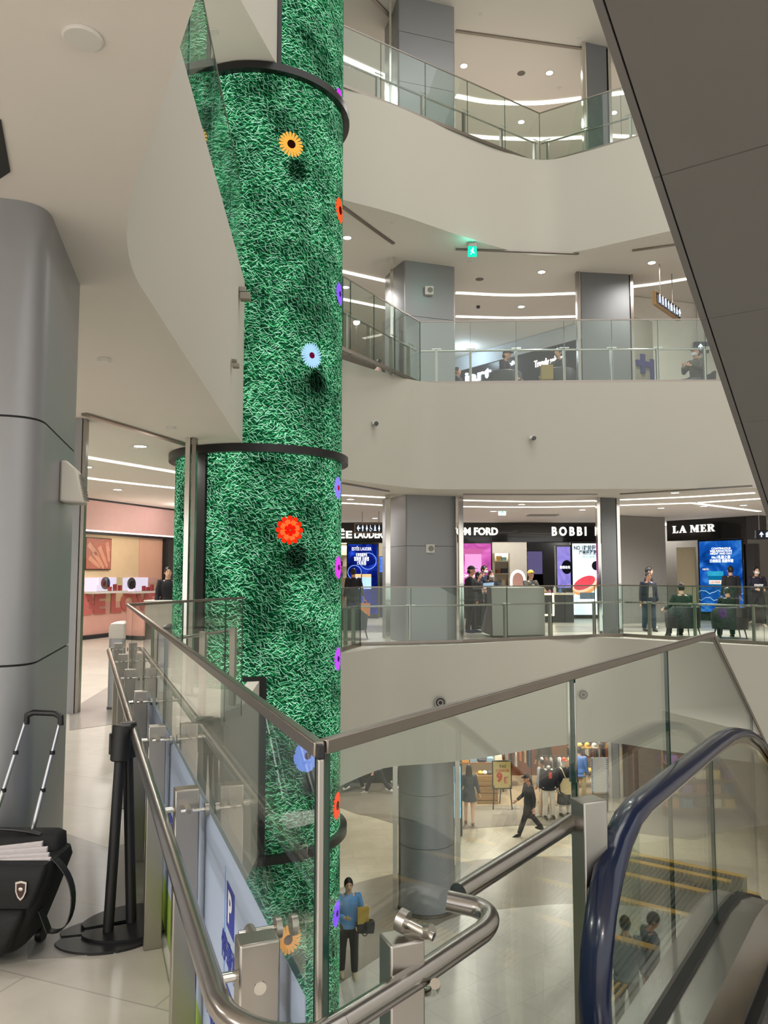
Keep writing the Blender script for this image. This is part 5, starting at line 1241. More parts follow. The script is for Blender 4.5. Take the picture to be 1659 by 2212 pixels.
cosc = ['#6db4cf', '#d9a24a', '#cf7f8f', '#e6dfd2', '#4f7fb0', '#2f2f35', '#b9d3d6', '#d8b48c']
for k in range(14):
    px = 1078+11.2*k
    if 1112 < px < 1132: continue
    uu, _ = W24.at(px, 1262); h_ = .10+.16*((k*37) % 10)/10; p = W24.w(uu, .92, -.18-.02*(k % 3))
    solo('cosmetic_bottle', MB().lathe((p.x, p.y, .92), [(.045, 0), (.05, .01), (.05, h_*.65), (.022, h_*.75), (.024, h_), (.0, h_)], 12), mat('bottle%d' % (k % 8), cosc[k % 8], .25),
         'little cosmetics bottle, number %s from the left on the dark counter' % ['one', 'two', 'three', 'four', 'five', 'six', 'seven', 'eight', 'nine', 'ten', 'eleven', 'twelve', 'thirteen', 'fourteen'][k], 'bottle', 'bottles on the dark counter')
# glass barrier post at the second shop
bp_ = P(1213, 1333, 0); t = thing('barrier_post', 'thin black barrier post with round foot beside the white grapefruit poster', 'barrier post', bp_)
obj('foot', MB().lathe(bp_, [(.17, 0), (.17, .02), (.03, .04), (0, .04)], 24), black, t); obj('pole', MB().tube([bp_+Vector((0, 0, .03)), bp_+Vector((0, 0, .92))], .03, 12), black, t); obj('belt_head', MB().cyl((bp_.x, bp_.y), .045, .88, 1.0, 14), black, t)
# white shelf and dark panels in the first shop
u0, z0, u1, z1 = W29.rect(716, 1178, 750, 1330)
sh = thing('display_shelf', 'warm lit display shelf left of the deep blue screen', 'display shelf', W29.w((u0+u1)/2, 0))
obj('carcass', W29.box(MB(), (u0, 0, u1, z1), -.4, -.35), cream, sh)
for k in range(5): obj('shelf_board', W29.box(MB(), (u0, .5+k*.42, u1, .53+k*.42), -.35, 0), cream, sh)
obj('shelf_light', W29.box(MB(), (u0, z1-.1, u1, z1-.05), -.3, -.05), glow('shelf_glow', (1, .9, .7), 4), sh)
for k in range(4):
    solo('cosmetic_bottle', W29.box(MB(), (u1-.34+.02*k, .532+k*.42, u1-.18, .532+k*.42+.18), -.2, -.06), mat('bottle%d' % (k+2), cosc[k+2], .3), 'dark little bottle on the %s board of the warm shelf beside the blue screen' % ['lowest', 'second', 'third', 'fourth'][k], 'bottle', 'bottles on the warm shelf')

# ------------------------------------------------------------------ armchairs
chair_m = mat('chair_black', '#17181a', .55, vary=.15, scale=30); chair_g = mat('chair_green', '#24332b', .6, vary=.15, scale=30)
def armchair(label, x, y, z, rz, m=None, group='lounge armchairs'):
    t = thing('armchair', label, 'armchair', (x, y, z), rz, group)
    M_ = Matrix.Translation((x, y, z)) @ Matrix.Rotation(rz, 4, 'Z'); T = lambda p: M_ @ Vector(p)
    # tub shell: back and arms in one sweep (open towards -y)
    rg_ = []
    for k in range(17):
        a_ = R(-35+250*k/16); hgt = .74 if 30 < math.degrees(a_) < 150 else (.74-.16*min(1, (abs(math.degrees(a_)-90)-60)/40))
        ro, ri = (.40, .33); fl = 1.06
        rg_.append([T((ri*math.cos(a_), ri*math.sin(a_)*.95, .22)), T((ro*math.cos(a_), ro*math.sin(a_)*.95, .22)), T((ro*fl*math.cos(a_), ro*fl*math.sin(a_), hgt-.02)), T((ro*math.cos(a_), ro*math.sin(a_), hgt)), T((ri*math.cos(a_), ri*math.sin(a_), hgt-.02))])
    obj('shell', MB().loft(rg_), m or chair_m, t, sharp=60)
    obj('seat', MB().loft([[T((.33*math.cos(q_), .32*math.sin(q_)-.03, zz_)) for q_ in [2*math.pi*k/24 for k in range(24)]] for zz_ in (.22, .40)]+[[T((.29*math.cos(q_), .28*math.sin(q_)-.03, .44)) for q_ in [2*math.pi*k/24 for k in range(24)]]]), m or chair_m, t)
    for sx in (-1, 1):
        for sy in (-1, 1): obj('leg', MB().tube([T((.26*sx, .25*sy, .22)), T((.30*sx, .29*sy, 0))], [.018, .013], 10), black, t)
    return t
p = P(1488, 1378, 0); armchair('left black armchair of the pair at the right rail, seen from behind', p.x, p.y+.35, 0, R(186))
CH1 = (p.x, p.y+.35)
p = P(1592, 1381, 0); armchair('right black armchair of the pair at the right rail, seen from behind', p.x, p.y+.35, 0, R(170)); CH2 = (p.x, p.y+.35)
p = P(754, 1384, 0); armchair('dark green armchair just right of the green column', p.x, p.y+.5, 0, R(150), chair_g)
y1 = 17.6
def seat_at(px, y): v_ = at_px(px, y, L1+.6); return v_.x, v_.y
MC = [seat_at(1088, 17.7), seat_at(1205, 17.5), seat_at(1505, 17.6), seat_at(996, 18.7)]
armchair('dark armchair on the middle storey at the left of the two between the pillars', *MC[0], L1, R(200)); armchair('dark armchair on the middle storey right of its twin, by the wide pillar', *MC[1], L1, R(165)); armchair('dark armchair on the middle storey near the dark escalator underside', *MC[2], L1, R(-60))
solo('paper_bag', MB().loft([[Vector((MC[1][0]-.36+dx_, MC[1][1]-.5+dy_, z_)) for dx_, dy_ in ((-.13, -.07), (.13, -.07), (.13, .07), (-.13, .07))] for z_ in (L1+.42, L1+.74)]), mat('paper_brown', '#a58a4e', .7), 'brown paper bag held up before the armchair at the wide pillar', 'bag')

# ------------------------------------------------------------------ middle storey: shop sign, partition, cross
WB = Wall(PY(985, 780, 25.5), PY(1252, 740, 21.8))
hb = thing('shop_sign', 'dark slanting shop sign with glowing letters on the middle storey', 'shop sign', WB.w(1, 8.0), WB.rotz())
uA, uB = WB.at(960, 800)[0], WB.at(1256, 740)[0]
obj('fascia_board', WB.box(MB(), (uA, 7.1, uB, 8.28), -.4, 0), mat('sign_char', '#1d1d22', .35), hb); obj('bulkhead', WB.box(MB(), (uA, 8.28, uB, 8.74), -.5, .05), mat('bulkhead_pale', '#cfd6df', .6), hb)
put(hb, WB, 'Trendy select', 1185, 781, 15, 60, glow('sign_pink', '#ffe9e6', 1.8), .03); put(hb, WB, 'iart', 1033, 812, 24, 56, glow('sign_blue', '#e2ecff', 3), .03, bold=.012); put(hb, WB, 'cafe', 1105, 786, 9, 26, glow('sign_blue', '#e2ecff', 4), .03)
lamp_in('sign_glow', WB.w(WB.at(1040, 790)[0], 8.5, .8), 25, (.7, .82, 1))
WQ = Wall(PY(1368, 760, 19.6), PY(1560, 760, 20.4))
struct('wall_pharmacy', WQ.box(MB(), (0, L1, WQ.at(1560, 760)[0], 8.74), -.2, 0), mat('shop_white', '#d9d4ca', .6))
WC = Wall(at_px(1366, 18.9, 6.8), at_px(1412, 19.3, 6.8))
struct('wall_grey_end', WC.box(MB(), (0, L1, WC.at(1411, 760)[0], WC.at(1400, 692)[1]), -.15, 0), mat('partition_tan', '#8b8577', .55))
cr_ = thing('cross_sign', 'purple cross sign on the grey partition of the middle storey', 'sign', WC.w(*WC.at(1387, 786)), WC.rotz()); pur = mat('cross_purple', '#2b2a6b', .5)
u, z = WC.at(1387, 786); obj('upright', WC.box(MB(), (u-.07, z-.24, u+.07, z+.24), 0, .05), pur, cr_); obj('bar', WC.box(MB(), (u-.24, z-.07, u+.24, z+.07), 0, .052), pur, cr_)
struct('door_1', WC.box(MB(), (WC.at(1404, 800)[0], L1, WC.at(1411, 800)[0], WC.at(1404, 776)[1]), -.1, .04), pur)

# wall boxes on the far pillars, sensors and grilles on the far slab edges
def wallbox(px, py, y, label, k=1.0):
    p = PY(px, py, y); t = thing('wall_speaker', label, 'speaker', p)
    obj('housing', MB().box(p, (.20*k, .10, .20*k)), white_m, t, bevel=.012); obj('grille', MB().tube([p+Vector((.02, -.051, 0)), p+Vector((.02, -.056, 0))], .065*k, 18), mat('grille_grey', '#8e8a82', .6), t)
wallbox(929, 1185, 17.42, 'small square loudspeaker on the broad pillar of our storey'); wallbox(927, 628, 17.42, 'small square loudspeaker on the broad pillar of the middle storey'); wallbox(926, 128, 17.2, 'small square loudspeaker on the top storey pillar', .9)
def knob(px, py, y, label):
    p = PY(px, py, y); t = thing('sensor', label, 'sensor', p); obj('body', MB().tube([p, p+Vector((0, -.10, 0))], [.035, .045], 12), dark_m, t); obj('bracket', MB().box(p+Vector((-.03, .0, .03)), (.10, .06, .06)), white_m, t)
knob(813, 917, 14.98, 'dark little sensor on the middle slab edge near the green column'); knob(1152, 948, 16.06, 'dark little sensor in the middle of the beige slab edge')
def nozzle(px, py, y, label):
    p = PY(px, py, y); t = thing('air_nozzle', label, 'air nozzle', p)
    for r_, m_ in ((.115, cap_m), (.088, core_m), (.062, cap_m), (.036, core_m)):
        obj('ring', MB().tube([p+Vector((0, 0, 0)), p+Vector((0, -.03-.012*(.115-r_)/.03, 0))], r_, 24), m_, t)
nozzle(951, 1517, 15.30, 'round air nozzle in the far slab edge, left one over the glass cap rail'); nozzle(1259, 1500, 16.87, 'round air nozzle in the far slab edge seen through the right glass')

# ================================================================== pink jewellery shop on the left
WK = Wall(P(166, 1384, 0), P(378, 1359, 0)); uK = WK.at(378, 1300)[0]
pk_hi = mat('pink_fascia', '#e6bfba', .6); pk_lo = mat('pink_glass', '#e0907c', .35); pk_cream = mat('pink_cream', '#e8cda6', .5)
ks = thing('jewellery_shop', 'pink jewellery shop front with a cream display window on the left', 'shop front', WK.w(0, 0), WK.rotz())
zt2 = WK.at(250, 1087)[1]; zb2 = WK.at(250, 1152)[1]
obj('fascia_board', WK.box(MB(), (-.6, zb2+.04, uK+.5, zt2), -.6, 0), pk_hi, ks); obj('fascia_light', WK.box(MB(), (-.6, zb2+.0, uK+.5, zb2+.04), -.3, .0), glow('pink_line', '#ffd7cf', 2.2), ks)
obj('head_frame', WK.box(MB(), (-.6, zb2-.06, uK+.5, zb2), -.1, .02), black, ks); obj('head_frame', WK.box(MB(), (-.6, zt2, uK+.5, zt2+.05), -.1, .02), black, ks)
uf = WK.at(358, 1250)[0]; obj('side_frame', WK.box(MB(), (uf-.05, 0, uf+.05, zb2), -.12, .02), black, ks); obj('sill', WK.box(MB(), (-.6, 0, uf, .09), -.1, .02), black, ks)
zmid = WK.at(250, 1300)[1]
obj('display_wall', WK.box(MB(), (-.6, zmid, uf, zb2-.06), -.12, -.10), pk_cream, ks); obj('display_wall', WK.box(MB(), (WK.at(307, 1200)[0], zmid, uf-.05, zb2-.06), -.099, -.09), mat('pink_peach', '#e6b69c', .5), ks)
obj('window_panel', WK.box(MB(), (-.6, .09, uf-.05, zmid), -.12, -.10), mat('pink_salmon', '#e8b0a0', .4), ks)
lt_ = mat('letter_salmon', '#d4706a', .5)
put(ks, WK, 'BE LOVE', 269, 1304, 37, 162, lt_, -.08, bold=.035, depth=.004)
lamp_in('shop_fill', WK.w(1.2, 2.2, .9), 14, (1, .85, .7)); lamp_in('shop_fill', WK.w(2.6, 3.0, 1.2), 22, (1, .86, .8))  # added fill lights hanging free before the pink shop window
po = thing('poster', 'framed photograph of hands wearing a charm bracelet in the pink shop window', 'poster', WK.w(*WK.at(216, 1195)), WK.rotz())
rc = WK.rect(190, 1160, 243, 1231); obj('frame', WK.box(MB(), rc, -.09, -.05), mat('frame_brown', '#3a241c', .4), po)
skinp = mat('print_skin', '#d79a80', .5, vary=.12, scale=5)
obj('print', WK.box(MB(), (rc[0]+.02, rc[1]+.02, rc[2]-.02, rc[3]-.02), -.05, -.045), mat('print_skin_dark', '#b8705c', .5, vary=.2, scale=4), po)
cx_, cz_ = (rc[0]+rc[2])/2, (rc[1]+rc[3])/2; wd_, hd_ = rc[2]-rc[0], rc[3]-rc[1]
for k, (ax_, az_, bx_, bz_, w_) in enumerate(((-.42, .30, -.05, -.05, .09), (-.38, -.12, .02, -.40, .08), (-.2, .05, .18, -.42, .09), (.0, .22, .32, -.38, .09), (.30, .38, .40, -.2, .08))):
    a_ = WK.w(cx_+ax_*wd_, cz_+az_*hd_, -.044); b_ = WK.w(cx_+bx_*wd_, cz_+bz_*hd_, -.044); d_ = (b_-a_).normalized(); s_ = WK.n.cross(d_).normalized()*w_*.75
    pts_ = [a_+s_*.9, a_+s_, b_+s_*.7, b_+d_*.05, b_-s_*.7, a_-s_]
    obj('finger_picture', MB().slab(pts_, WK.n*.003), skinp, po, smooth=False)
cb_ = MB()
for k in range(15):
    q_ = R(200-190*k/14); c_ = WK.w(cx_+.05+.33*wd_*math.cos(q_), cz_+.05+.38*hd_*math.sin(q_), -.038); cb_.ell(c_, (.018, .008, .018), n=8, m=5)
obj('bracelet_picture', cb_, chrome, po)
for k, (a_, b_) in enumerate(((190, 256), (272, 324))):
    rc = WK.rect(a_, 1248, b_, 1280); t = thing('display_case', ['left', 'right'][k]+' small glass display case with round mirror in the pink shop window', 'display case', WK.w((rc[0]+rc[2])/2, rc[1]), WK.rotz(), 'jewellery display cases')
    obj('base', WK.box(MB(), (rc[0], rc[1], rc[2], rc[1]+.05), -.09, .28), white_m, t); obj('back', WK.box(MB(), (rc[0], rc[1]+.05, rc[2], rc[3]), -.09, -.07), glow('case_glow', '#e9d2ea', 1.1), t)
    obj('glass_cover', WK.box(MB(), (rc[0], rc[1]+.05, rc[2], rc[3]), .26, .27), glass_f, t, smooth=False)
    cu = rc[0]+(rc[2]-rc[0])*(.62 if k == 0 else .3); cz2 = (rc[1]+rc[3])/2+.05
    obj('round_mirror', MB().tube([WK.w(cu, cz2, -.07), WK.w(cu, cz2, -.04)], .15, 24), dark_m, t); obj('bust', MB().slab([WK.w(cu+x, cz2+z_, -.03) for x, z_ in ((-.07, -.12), (.07, -.12), (.09, .0), (.04, .06), (0, .02), (-.04, .06), (-.09, 0))], WK.n*.04), mat('bust_black', '#20181a', .5), t)
    for j in range(3):
        uu = rc[0]+(rc[2]-rc[0])*(.55+.17*j); h_ = .10+.03*((j*2+k) % 3)
        tl = solo('ring_box', WK.box(MB(), (uu-.035, rc[1]+.052, uu+.035, rc[1]+.052+h_), .10, .17), mat('red_box', '#c9474f', .5), ['left', 'middle', 'right'][j]+' red jewel box in the '+['left', 'right'][k]+' glass display case', 'box', 'red jewel boxes')
# counter and black chair behind the guard glass
p = P(352, 1395, 0)
rcn = thing('reception_counter', 'low grey counter behind the far corner of the left guardrail', 'counter', (p.x, p.y, 0), R(-10)); q0 = PY(352, 1342, p.y)
obj('body', MB().box((p.x, p.y, .47), (.62, .5, .94), R(-10)), mat('counter_grey', '#a19a91', .5), rcn, bevel=.02); obj('counter_top', MB().box((p.x, p.y, .955), (.66, .54, .03), R(-10)), white_m, rcn, bevel=.005)
p = P(368, 1440, 0); kb = thing('tablet_stand', 'black tilted screen hood on a stand behind the left guard glass', 'screen stand', (p.x, p.y, 0))
zt3 = PY(368, 1350, p.y)[2]
obj('column', MB().box((p.x, p.y, zt3/2-.08), (.16, .12, zt3-.16)), dark_m, kb); obj('base', MB().box((p.x, p.y, .02), (.36, .32, .04)), dark_m, kb)
obj('hood', MB().loft([[Vector((p.x-.17+.34*k/8, p.y+dy_, zt3-.14+.16*math.sin(math.pi*min(1, .25+k/9))*hh_)) for dy_, hh_ in ((-.12, .7), (.12, 1), (.12, .2), (-.12, -.1))] for k in range(9)]), black, kb)

# ================================================================== the shop on the floor below
brick = tile_mat('brick_brown', '#6a4b3a', '#5c4032', '#43352c', .24, .075, .7, m_size=.006)
def brick_wall(a, b, z0, z1, name):
    w_ = Wall(a, b); L_ = (Vector((b[0], b[1], 0))-w_.o).length
    me = w_.box(MB(), (0, z0, L_, z1), -.2, 0)
    m = bpy.data.materials.get('brick_face') or brick.copy(); m.name = 'brick_face'
    mp = [n for n in m.node_tree.nodes if n.type == 'MAPPING'][0]; mp.inputs['Rotation'].default_value = (R(90), 0, 0)
    return struct(name, me, m)
bA, bB = P(1346, 1722, G), P(1475, 1735, G)
brick_wall(bA, (bB.x+2.0, bB.y-.3), G, SF[0], 'wall_brick')
jb = P(1328, 1722, G)
t = thing('shutter_jamb', 'tall steel jamb between the clothes shop and the brick wall below', 'jamb', (jb.x, jb.y, G))
obj('channel', MB().box((jb.x, jb.y, (G+SF[0])/2), (.22, .3, SF[0]-G)), panel_m, t)
for sx in (-1, 1): obj('edge_trim', MB().box((jb.x+.17*sx, jb.y-.02, (G+SF[0])/2), (.10, .3, SF[0]-G)), chrome, t)
struct('wall_clothes_shop', MB().box((4.5, 30.0, (G+SF[0])/2), (9, .2, SF[0]-G)), mat('shop_warm', '#9c6f47', .6))
shop_floor = tile_mat('shop_floor_warm', '#a8967c', '#a08e74', '#8f7e66', 1.2, .2, .3)
inlay([P(1000, 1742, G), P(1310, 1738, G), P(1310, 1738, G)+Vector((.6, 7, 0)), P(1000, 1742, G)+Vector((0, 7, 0))], G, shop_floor, .009)
def prism_box(c, s, rz=0): return MB().box(c, s, rz)
GZ = G+.009
def gtable(px, y, w_, d_, h_, label, m=None):
    x = at_px(px, y, G+.7).x; t = thing('display_table', label, 'table', (x, y, GZ))
    obj('table_top', MB().box((x, y, GZ+h_-.02), (w_, d_, .04)), m or wood, t, bevel=.004)
    for sx in (-1, 1):
        for sy in (-1, 1): obj('leg', MB().box((x+sx*(w_/2-.05), y+sy*(d_/2-.05), GZ+(h_-.04)/2), (.045, .045, h_-.04)), black, t)
    return x, y, GZ+h_
goods_c = ['#d8b24a', '#e6ddc8', '#2f6b4a', '#a84a34', '#3a4a7a', '#f0e8d8', '#7a5a3a', '#c98a3a', '#23232a', '#8aa6b8']
random.seed(11)
def goods(x, y, z, w_, d_, n, place, kind='folded_shirt', cat='folded clothes', group=None, hmax=.12):
    for i in range(n):
        gx = x-w_/2+(i+.5)*w_/n; h_ = .05+hmax*random.random(); c = goods_c[random.randrange(10)]
        mb = MB().loft([[Vector((gx+sx*w_/n*.42, y-d_*.15+sy*d_*.28, z+zz_)) for sx, sy in ((-1, -1), (1, -1), (1, 1), (-1, 1))] for zz_ in (0, h_*.8)]+[[Vector((gx+sx*w_/n*.36, y-d_*.15+sy*d_*.24, z+h_)) for sx, sy in ((-1, -1), (1, -1), (1, 1), (-1, 1))]])
        ordn = ['first', 'second', 'third', 'fourth', 'fifth', 'sixth', 'seventh', 'eighth'][i]
        solo(kind, mb, mat('goods_'+c[1:], c, .7, vary=.15, scale=20), '%s pile from the left on %s' % (ordn, place), cat, group or 'goods on '+place)
x, y, z = gtable(1030, 25.6, 1.7, .7, .92, 'wooden display table at the left of the shop below, behind the woman')
goods(x, y, z, 1.6, .7, 6, 'the table left of the yellow sign', 'packet', 'packet', hmax=.22)
x, y, z = gtable(1288, 25.0, 1.5, .8, .74, 'dark legged table with folded clothes beside the steel jamb')
goods(x, y, z, 1.4, .8, 4, 'the dark legged table', hmax=.10)
x, y, z = gtable(1135, 27.6, 2.2, .6, 1.05, 'brown shop counter behind the yellow sign', mat('wood_red', '#6e3f24', .45))
obj('front', MB().box((x, y-.28, GZ+.5), (2.2, .03, 1.0)), mat('wood_red', '#6e3f24', .45), [o for o in COL.objects if o.get('label') == 'brown shop counter behind the yellow sign'][0])
goods(x, y, z, 2.0, .5, 7, 'the brown shop counter', 'packet', 'packet', hmax=.2)
x, y, z = gtable(1215, 28.2, 1.6, .5, 1.0, 'rear table at the back of the clothes shop'); goods(x, y, z, 1.5, .5, 5, 'the rear table', hmax=.3)
# wooden crates beside the yellow sign
cw_ = mat('crate_wood', '#9a7440', .6, vary=.2, scale=10)
for k in range(4):
    x = at_px(1052, 24.2, G+.4).x; z0 = GZ+.21*k; t = thing('wooden_crate', ['lowest', 'second', 'third', 'topmost'][k]+' slatted wooden crate of the stack left of the yellow sign', 'crate', (x, 24.2, z0), R(5), 'stacked crates')
    for j in range(2):
        for sy in (-1, 1): obj('slat', MB().box((x, 24.2+sy*.20, z0+.055+.10*j), (.62, .02, .075)), cw_, t)
        for sx in (-1, 1): obj('slat', MB().box((x+sx*.30, 24.2, z0+.055+.10*j), (.02, .38, .075)), cw_, t)
    obj('bottom_board', MB().box((x, 24.2, z0+.012), (.60, .38, .02)), cw_, t)
for k in range(4):
    c = ['#e2b13c', '#f0ead8', '#3b3b3b', '#d98a3c'][k]
    solo('packet', MB().ell((x-.21+.14*k, 24.15, GZ+.84+.05), (.075, .10, .06), n=10, m=6), mat('pk'+c[1:], c, .6), ['yellow', 'white', 'black', 'orange'][k]+' packet on top of the crate stack', 'packet', 'packets on the crates')
# yellow discount sign on an easel
sx_, sy_ = P(1084, 1738, G).x, 23.5
t = thing('sign_stand', 'yellow discount sign board on a black easel before the clothes shop', 'sign', (sx_, sy_, GZ))
WE = Wall((sx_-.5, sy_-.02), (sx_+.5, sy_+.02)); tiltm = Matrix.Rotation(R(-10), 4, 'X')
u0, z0, u1, z1 = WE.rect(1065, 1645, 1104, 1702)
obj('board', WE.box(MB(), (u0, z0, u1, z1), -.02, .0), mat('board_yellow', '#e5d28c', .6), t); fb = MB()
for r_ in ((u0-.03, z0-.03, u1+.03, z0), (u0-.03, z1, u1+.03, z1+.03), (u0-.03, z0, u0, z1), (u1, z0, u1+.03, z1)): WE.box(fb, r_, -.03, .015)
obj('frame', fb, black, t)
for uu in (u0+.03, u1-.03):
    a_ = WE.w(uu, z0+.1, -.02); obj('leg', MB().tube([a_, Vector((a_.x+(uu-(u0+u1)/2)*.2, a_.y-.08, GZ))], .02, 8), black, t)
a_ = WE.w((u0+u1)/2, z0+.3, -.04); obj('leg', MB().tube([a_, Vector((a_.x, a_.y+.5, GZ))], .02, 8), black, t)
redp = mat('print_red', '#d2452c', .6); put(t, WE, '9', 1079, 1680, 18, 13, redp, .004, bold=.02, depth=.003); put(t, WE, '折', 1093, 1686, 10, 9, redp, .004, bold=.01, depth=.003); put(t, WE, '生活雜貨全面', 1085, 1665, 5, 28, redp, .004, depth=.003); put(t, WE, '照 樣 屋', 1086, 1656, 5, 14, ink, .004, depth=.003)
# poster stand with striped border
px_, py_ = P(1318, 1745, G).x-.35, 23.3
t = thing('poster_stand', 'white poster on a stand with blue striped border beside the steel jamb', 'poster stand', (px_, py_, GZ)); WZ = Wall((px_-.3, py_), (px_+.3, py_))
obj('board', WZ.box(MB(), (.02, G+.55, .52, G+1.55), -.02, 0), mat('poster_white', '#cfd0d2', .6), t)
st_ = MB()
for k in range(18): WZ.box(st_, (.02, G+.56+.055*k, .07, G+.585+.055*k), .0, .004); WZ.box(st_, (.47, G+.56+.055*k, .52, G+.585+.055*k), .0, .004)
obj('stripe_border', st_, mat('stripe_blue', '#33528f', .6), t, smooth=False)
for uu in (.06, .48): obj('leg', MB().tube([WZ.w(uu, G+.56, -.01), WZ.w(uu, GZ, -.01)], .018, 8), black, t)
# clothes rails with garments
def rack(px, y, n, label, rackname, w_=1.1, rz=0):
    x = at_px(px, y, G+1).x; t = thing('clothes_rail', label, 'clothes rail', (x, y, GZ))
    for sx in (-1, 1): obj('upright', MB().tube([Vector((x+sx*w_/2, y, GZ)), Vector((x+sx*w_/2, y, GZ+1.45))], .016, 8), black, t); obj('foot', MB().box((x+sx*w_/2, y, GZ+.012), (.04, .5, .024)), black, t)
    obj('top_bar', MB().tube([Vector((x-w_/2, y, GZ+1.45)), Vector((x+w_/2, y, GZ+1.45))], .014, 8), black, t)
    for i in range(n):
        gx = x-w_/2+.08+(w_-.16)*i/(n-1); c = ['#efe6d6', '#22222a', '#b9a27c', '#6b3a2c', '#f2efe9', '#35455f', '#8f8f86', '#c87b4a'][(i*3+n) % 8]; L_ = .62+.22*random.random(); rg_ = []
        for zz_, hw, th in ((0, .03, .012), (-.05, .20, .03), (-.12, .23, .035), (-L_*.6, .21, .04), (-L_, .23, .04)):
            rg_.append([Vector((gx+th*math.cos(q_)+.012*math.sin(3*q_+i), y+hw*math.sin(q_), GZ+1.41+zz_)) for q_ in [2*math.pi*k/12 for k in range(12)]])
        g_ = thing('garment', '%s garment from the left on %s' % (['first', 'second', 'third', 'fourth', 'fifth', 'sixth', 'seventh', 'eighth'][i], rackname), 'clothes', (gx, y, GZ+1.41), 0, 'clothes on '+rackname)
        obj('cloth', MB().loft(rg_), mat('garment_'+c[1:], c, .8, vary=.1, scale=12), g_); obj('hanger', MB().tube([Vector((gx, y, GZ+1.40)), Vector((gx, y, GZ+1.445)), Vector((gx, y+.012, GZ+1.47))], .004, 6), chrome, g_)
rack(1205, 23.9, 8, 'black clothes rail right of the mannequin in the black jacket', 'the rail behind the two mannequins'); rack(1118, 26.2, 6, 'clothes rail at the counter behind the yellow sign', 'the rail by the brown counter', .9)
rack(1268, 27.0, 7, 'clothes rail at the back near the steel jamb', 'the back rail near the jamb', 1.3)
# shelf with caps
x = at_px(1275, 26.2, G+1.4).x; t = thing('cap_shelf', 'wall shelf with a row of pale caps above the folded clothes', 'shelf', (x, 26.2, G+1.2))
obj('board', MB().box((x, 26.2, G+1.20), (1.5, .35, .03)), wood, t); 
for sx in (-1, 1): obj('upright', MB().box((x+sx*.72, 26.3, G+.6), (.04, .04, 1.2)), black, t)
for i in range(6):
    gx = x-.6+.24*i; c = ['#e2d4b4', '#d9c06a', '#e8c04a', '#efe8da', '#3a3230', '#b58a5a'][i]; m = mat('cap'+c[1:], c, .8)
    tt = thing('cap', '%s cap from the left on the shelf above the folded clothes' % ['first', 'second', 'third', 'fourth', 'fifth', 'sixth'][i], 'cap', (gx, 26.15, G+1.215), 0, 'caps on the shelf')
    obj('crown', MB().lathe((gx, 26.15, G+1.215), [(.095, 0), (.098, .05), (.08, .11), (.04, .14), (0, .145)], 16), m, tt); obj('brim', MB().slab([Vector((gx+.09*math.cos(q_), 26.08-.09*math.sin(q_), G+1.217)) for q_ in [math.pi*k/10 for k in range(11)]], (0, 0, .008)), m, tt)
# far colourful goods wall behind the escalator handrail
xb = at_px(1490, 22.6, G+1).x; t = thing('goods_shelf', 'crowded colourful shelf right of the brick wall below', 'shelf', (xb, 22.6, GZ))
obj('back_panel', MB().box((xb+.3, 22.85, G+1.1), (2.0, .05, 2.2)), mat('panel_amber', '#8a6a34', .6), t)
for k in range(5): obj('shelf_board', MB().box((xb+.3, 22.6, G+.35+.40*k), (2.0, .45, .03)), wood, t)
for k in range(4):
    for j in range(5):
        c = ['#b8862c', '#6a4a8a', '#d8cdb8', '#2f6b8a', '#8a2f2a', '#e0c060', '#3a3a3a'][(k*5+j*3) % 7]
        solo('parcel', MB().box((xb-.55+.40*j, 22.5, G+.365+.40*k+.12), (.28, .24, .24)), mat('parcel'+c[1:], c, .6, vary=.2, scale=9), '%s parcel from the left on the %s board of the colourful shelf' % (['first', 'second', 'third', 'fourth', 'fifth'][j], ['lowest', 'second', 'third', 'fourth'][k]), 'parcel', 'parcels on the colourful shelf')
# light standing sign behind the round pillar
x, y = at_px(976, 21.2, G+.9).x, 21.2; t = thing('screen_stand', 'narrow bright blue screen stand half hidden by the round pillar below', 'advertising screen', (x, y, G))
obj('case', MB().box((x, y, G+.95), (.55, .14, 1.9)), dark_m, t, bevel=.02); obj('picture', MB().box((x, y-.072, G+1.15), (.46, .008, 1.35)), screen_img('cyan_ad', '#2fb7e0', '#d8f8ff', 1.4, 'noise', 2), t)
# low dark kiosk on the left in the hall below
x, y = at_px(775, 26.5, G+.5).x, 26.8; t = thing('kiosk', 'long low black kiosk at the back of the hall below on the left', 'kiosk', (x, y, G)); obj('body', MB().box((x, y, G+.62), (3.6, .9, 1.2)), black, t, bevel=.03); obj('counter_top', MB().box((x, y, G+1.24), (3.7, 1.0, .04)), dark_m, t)
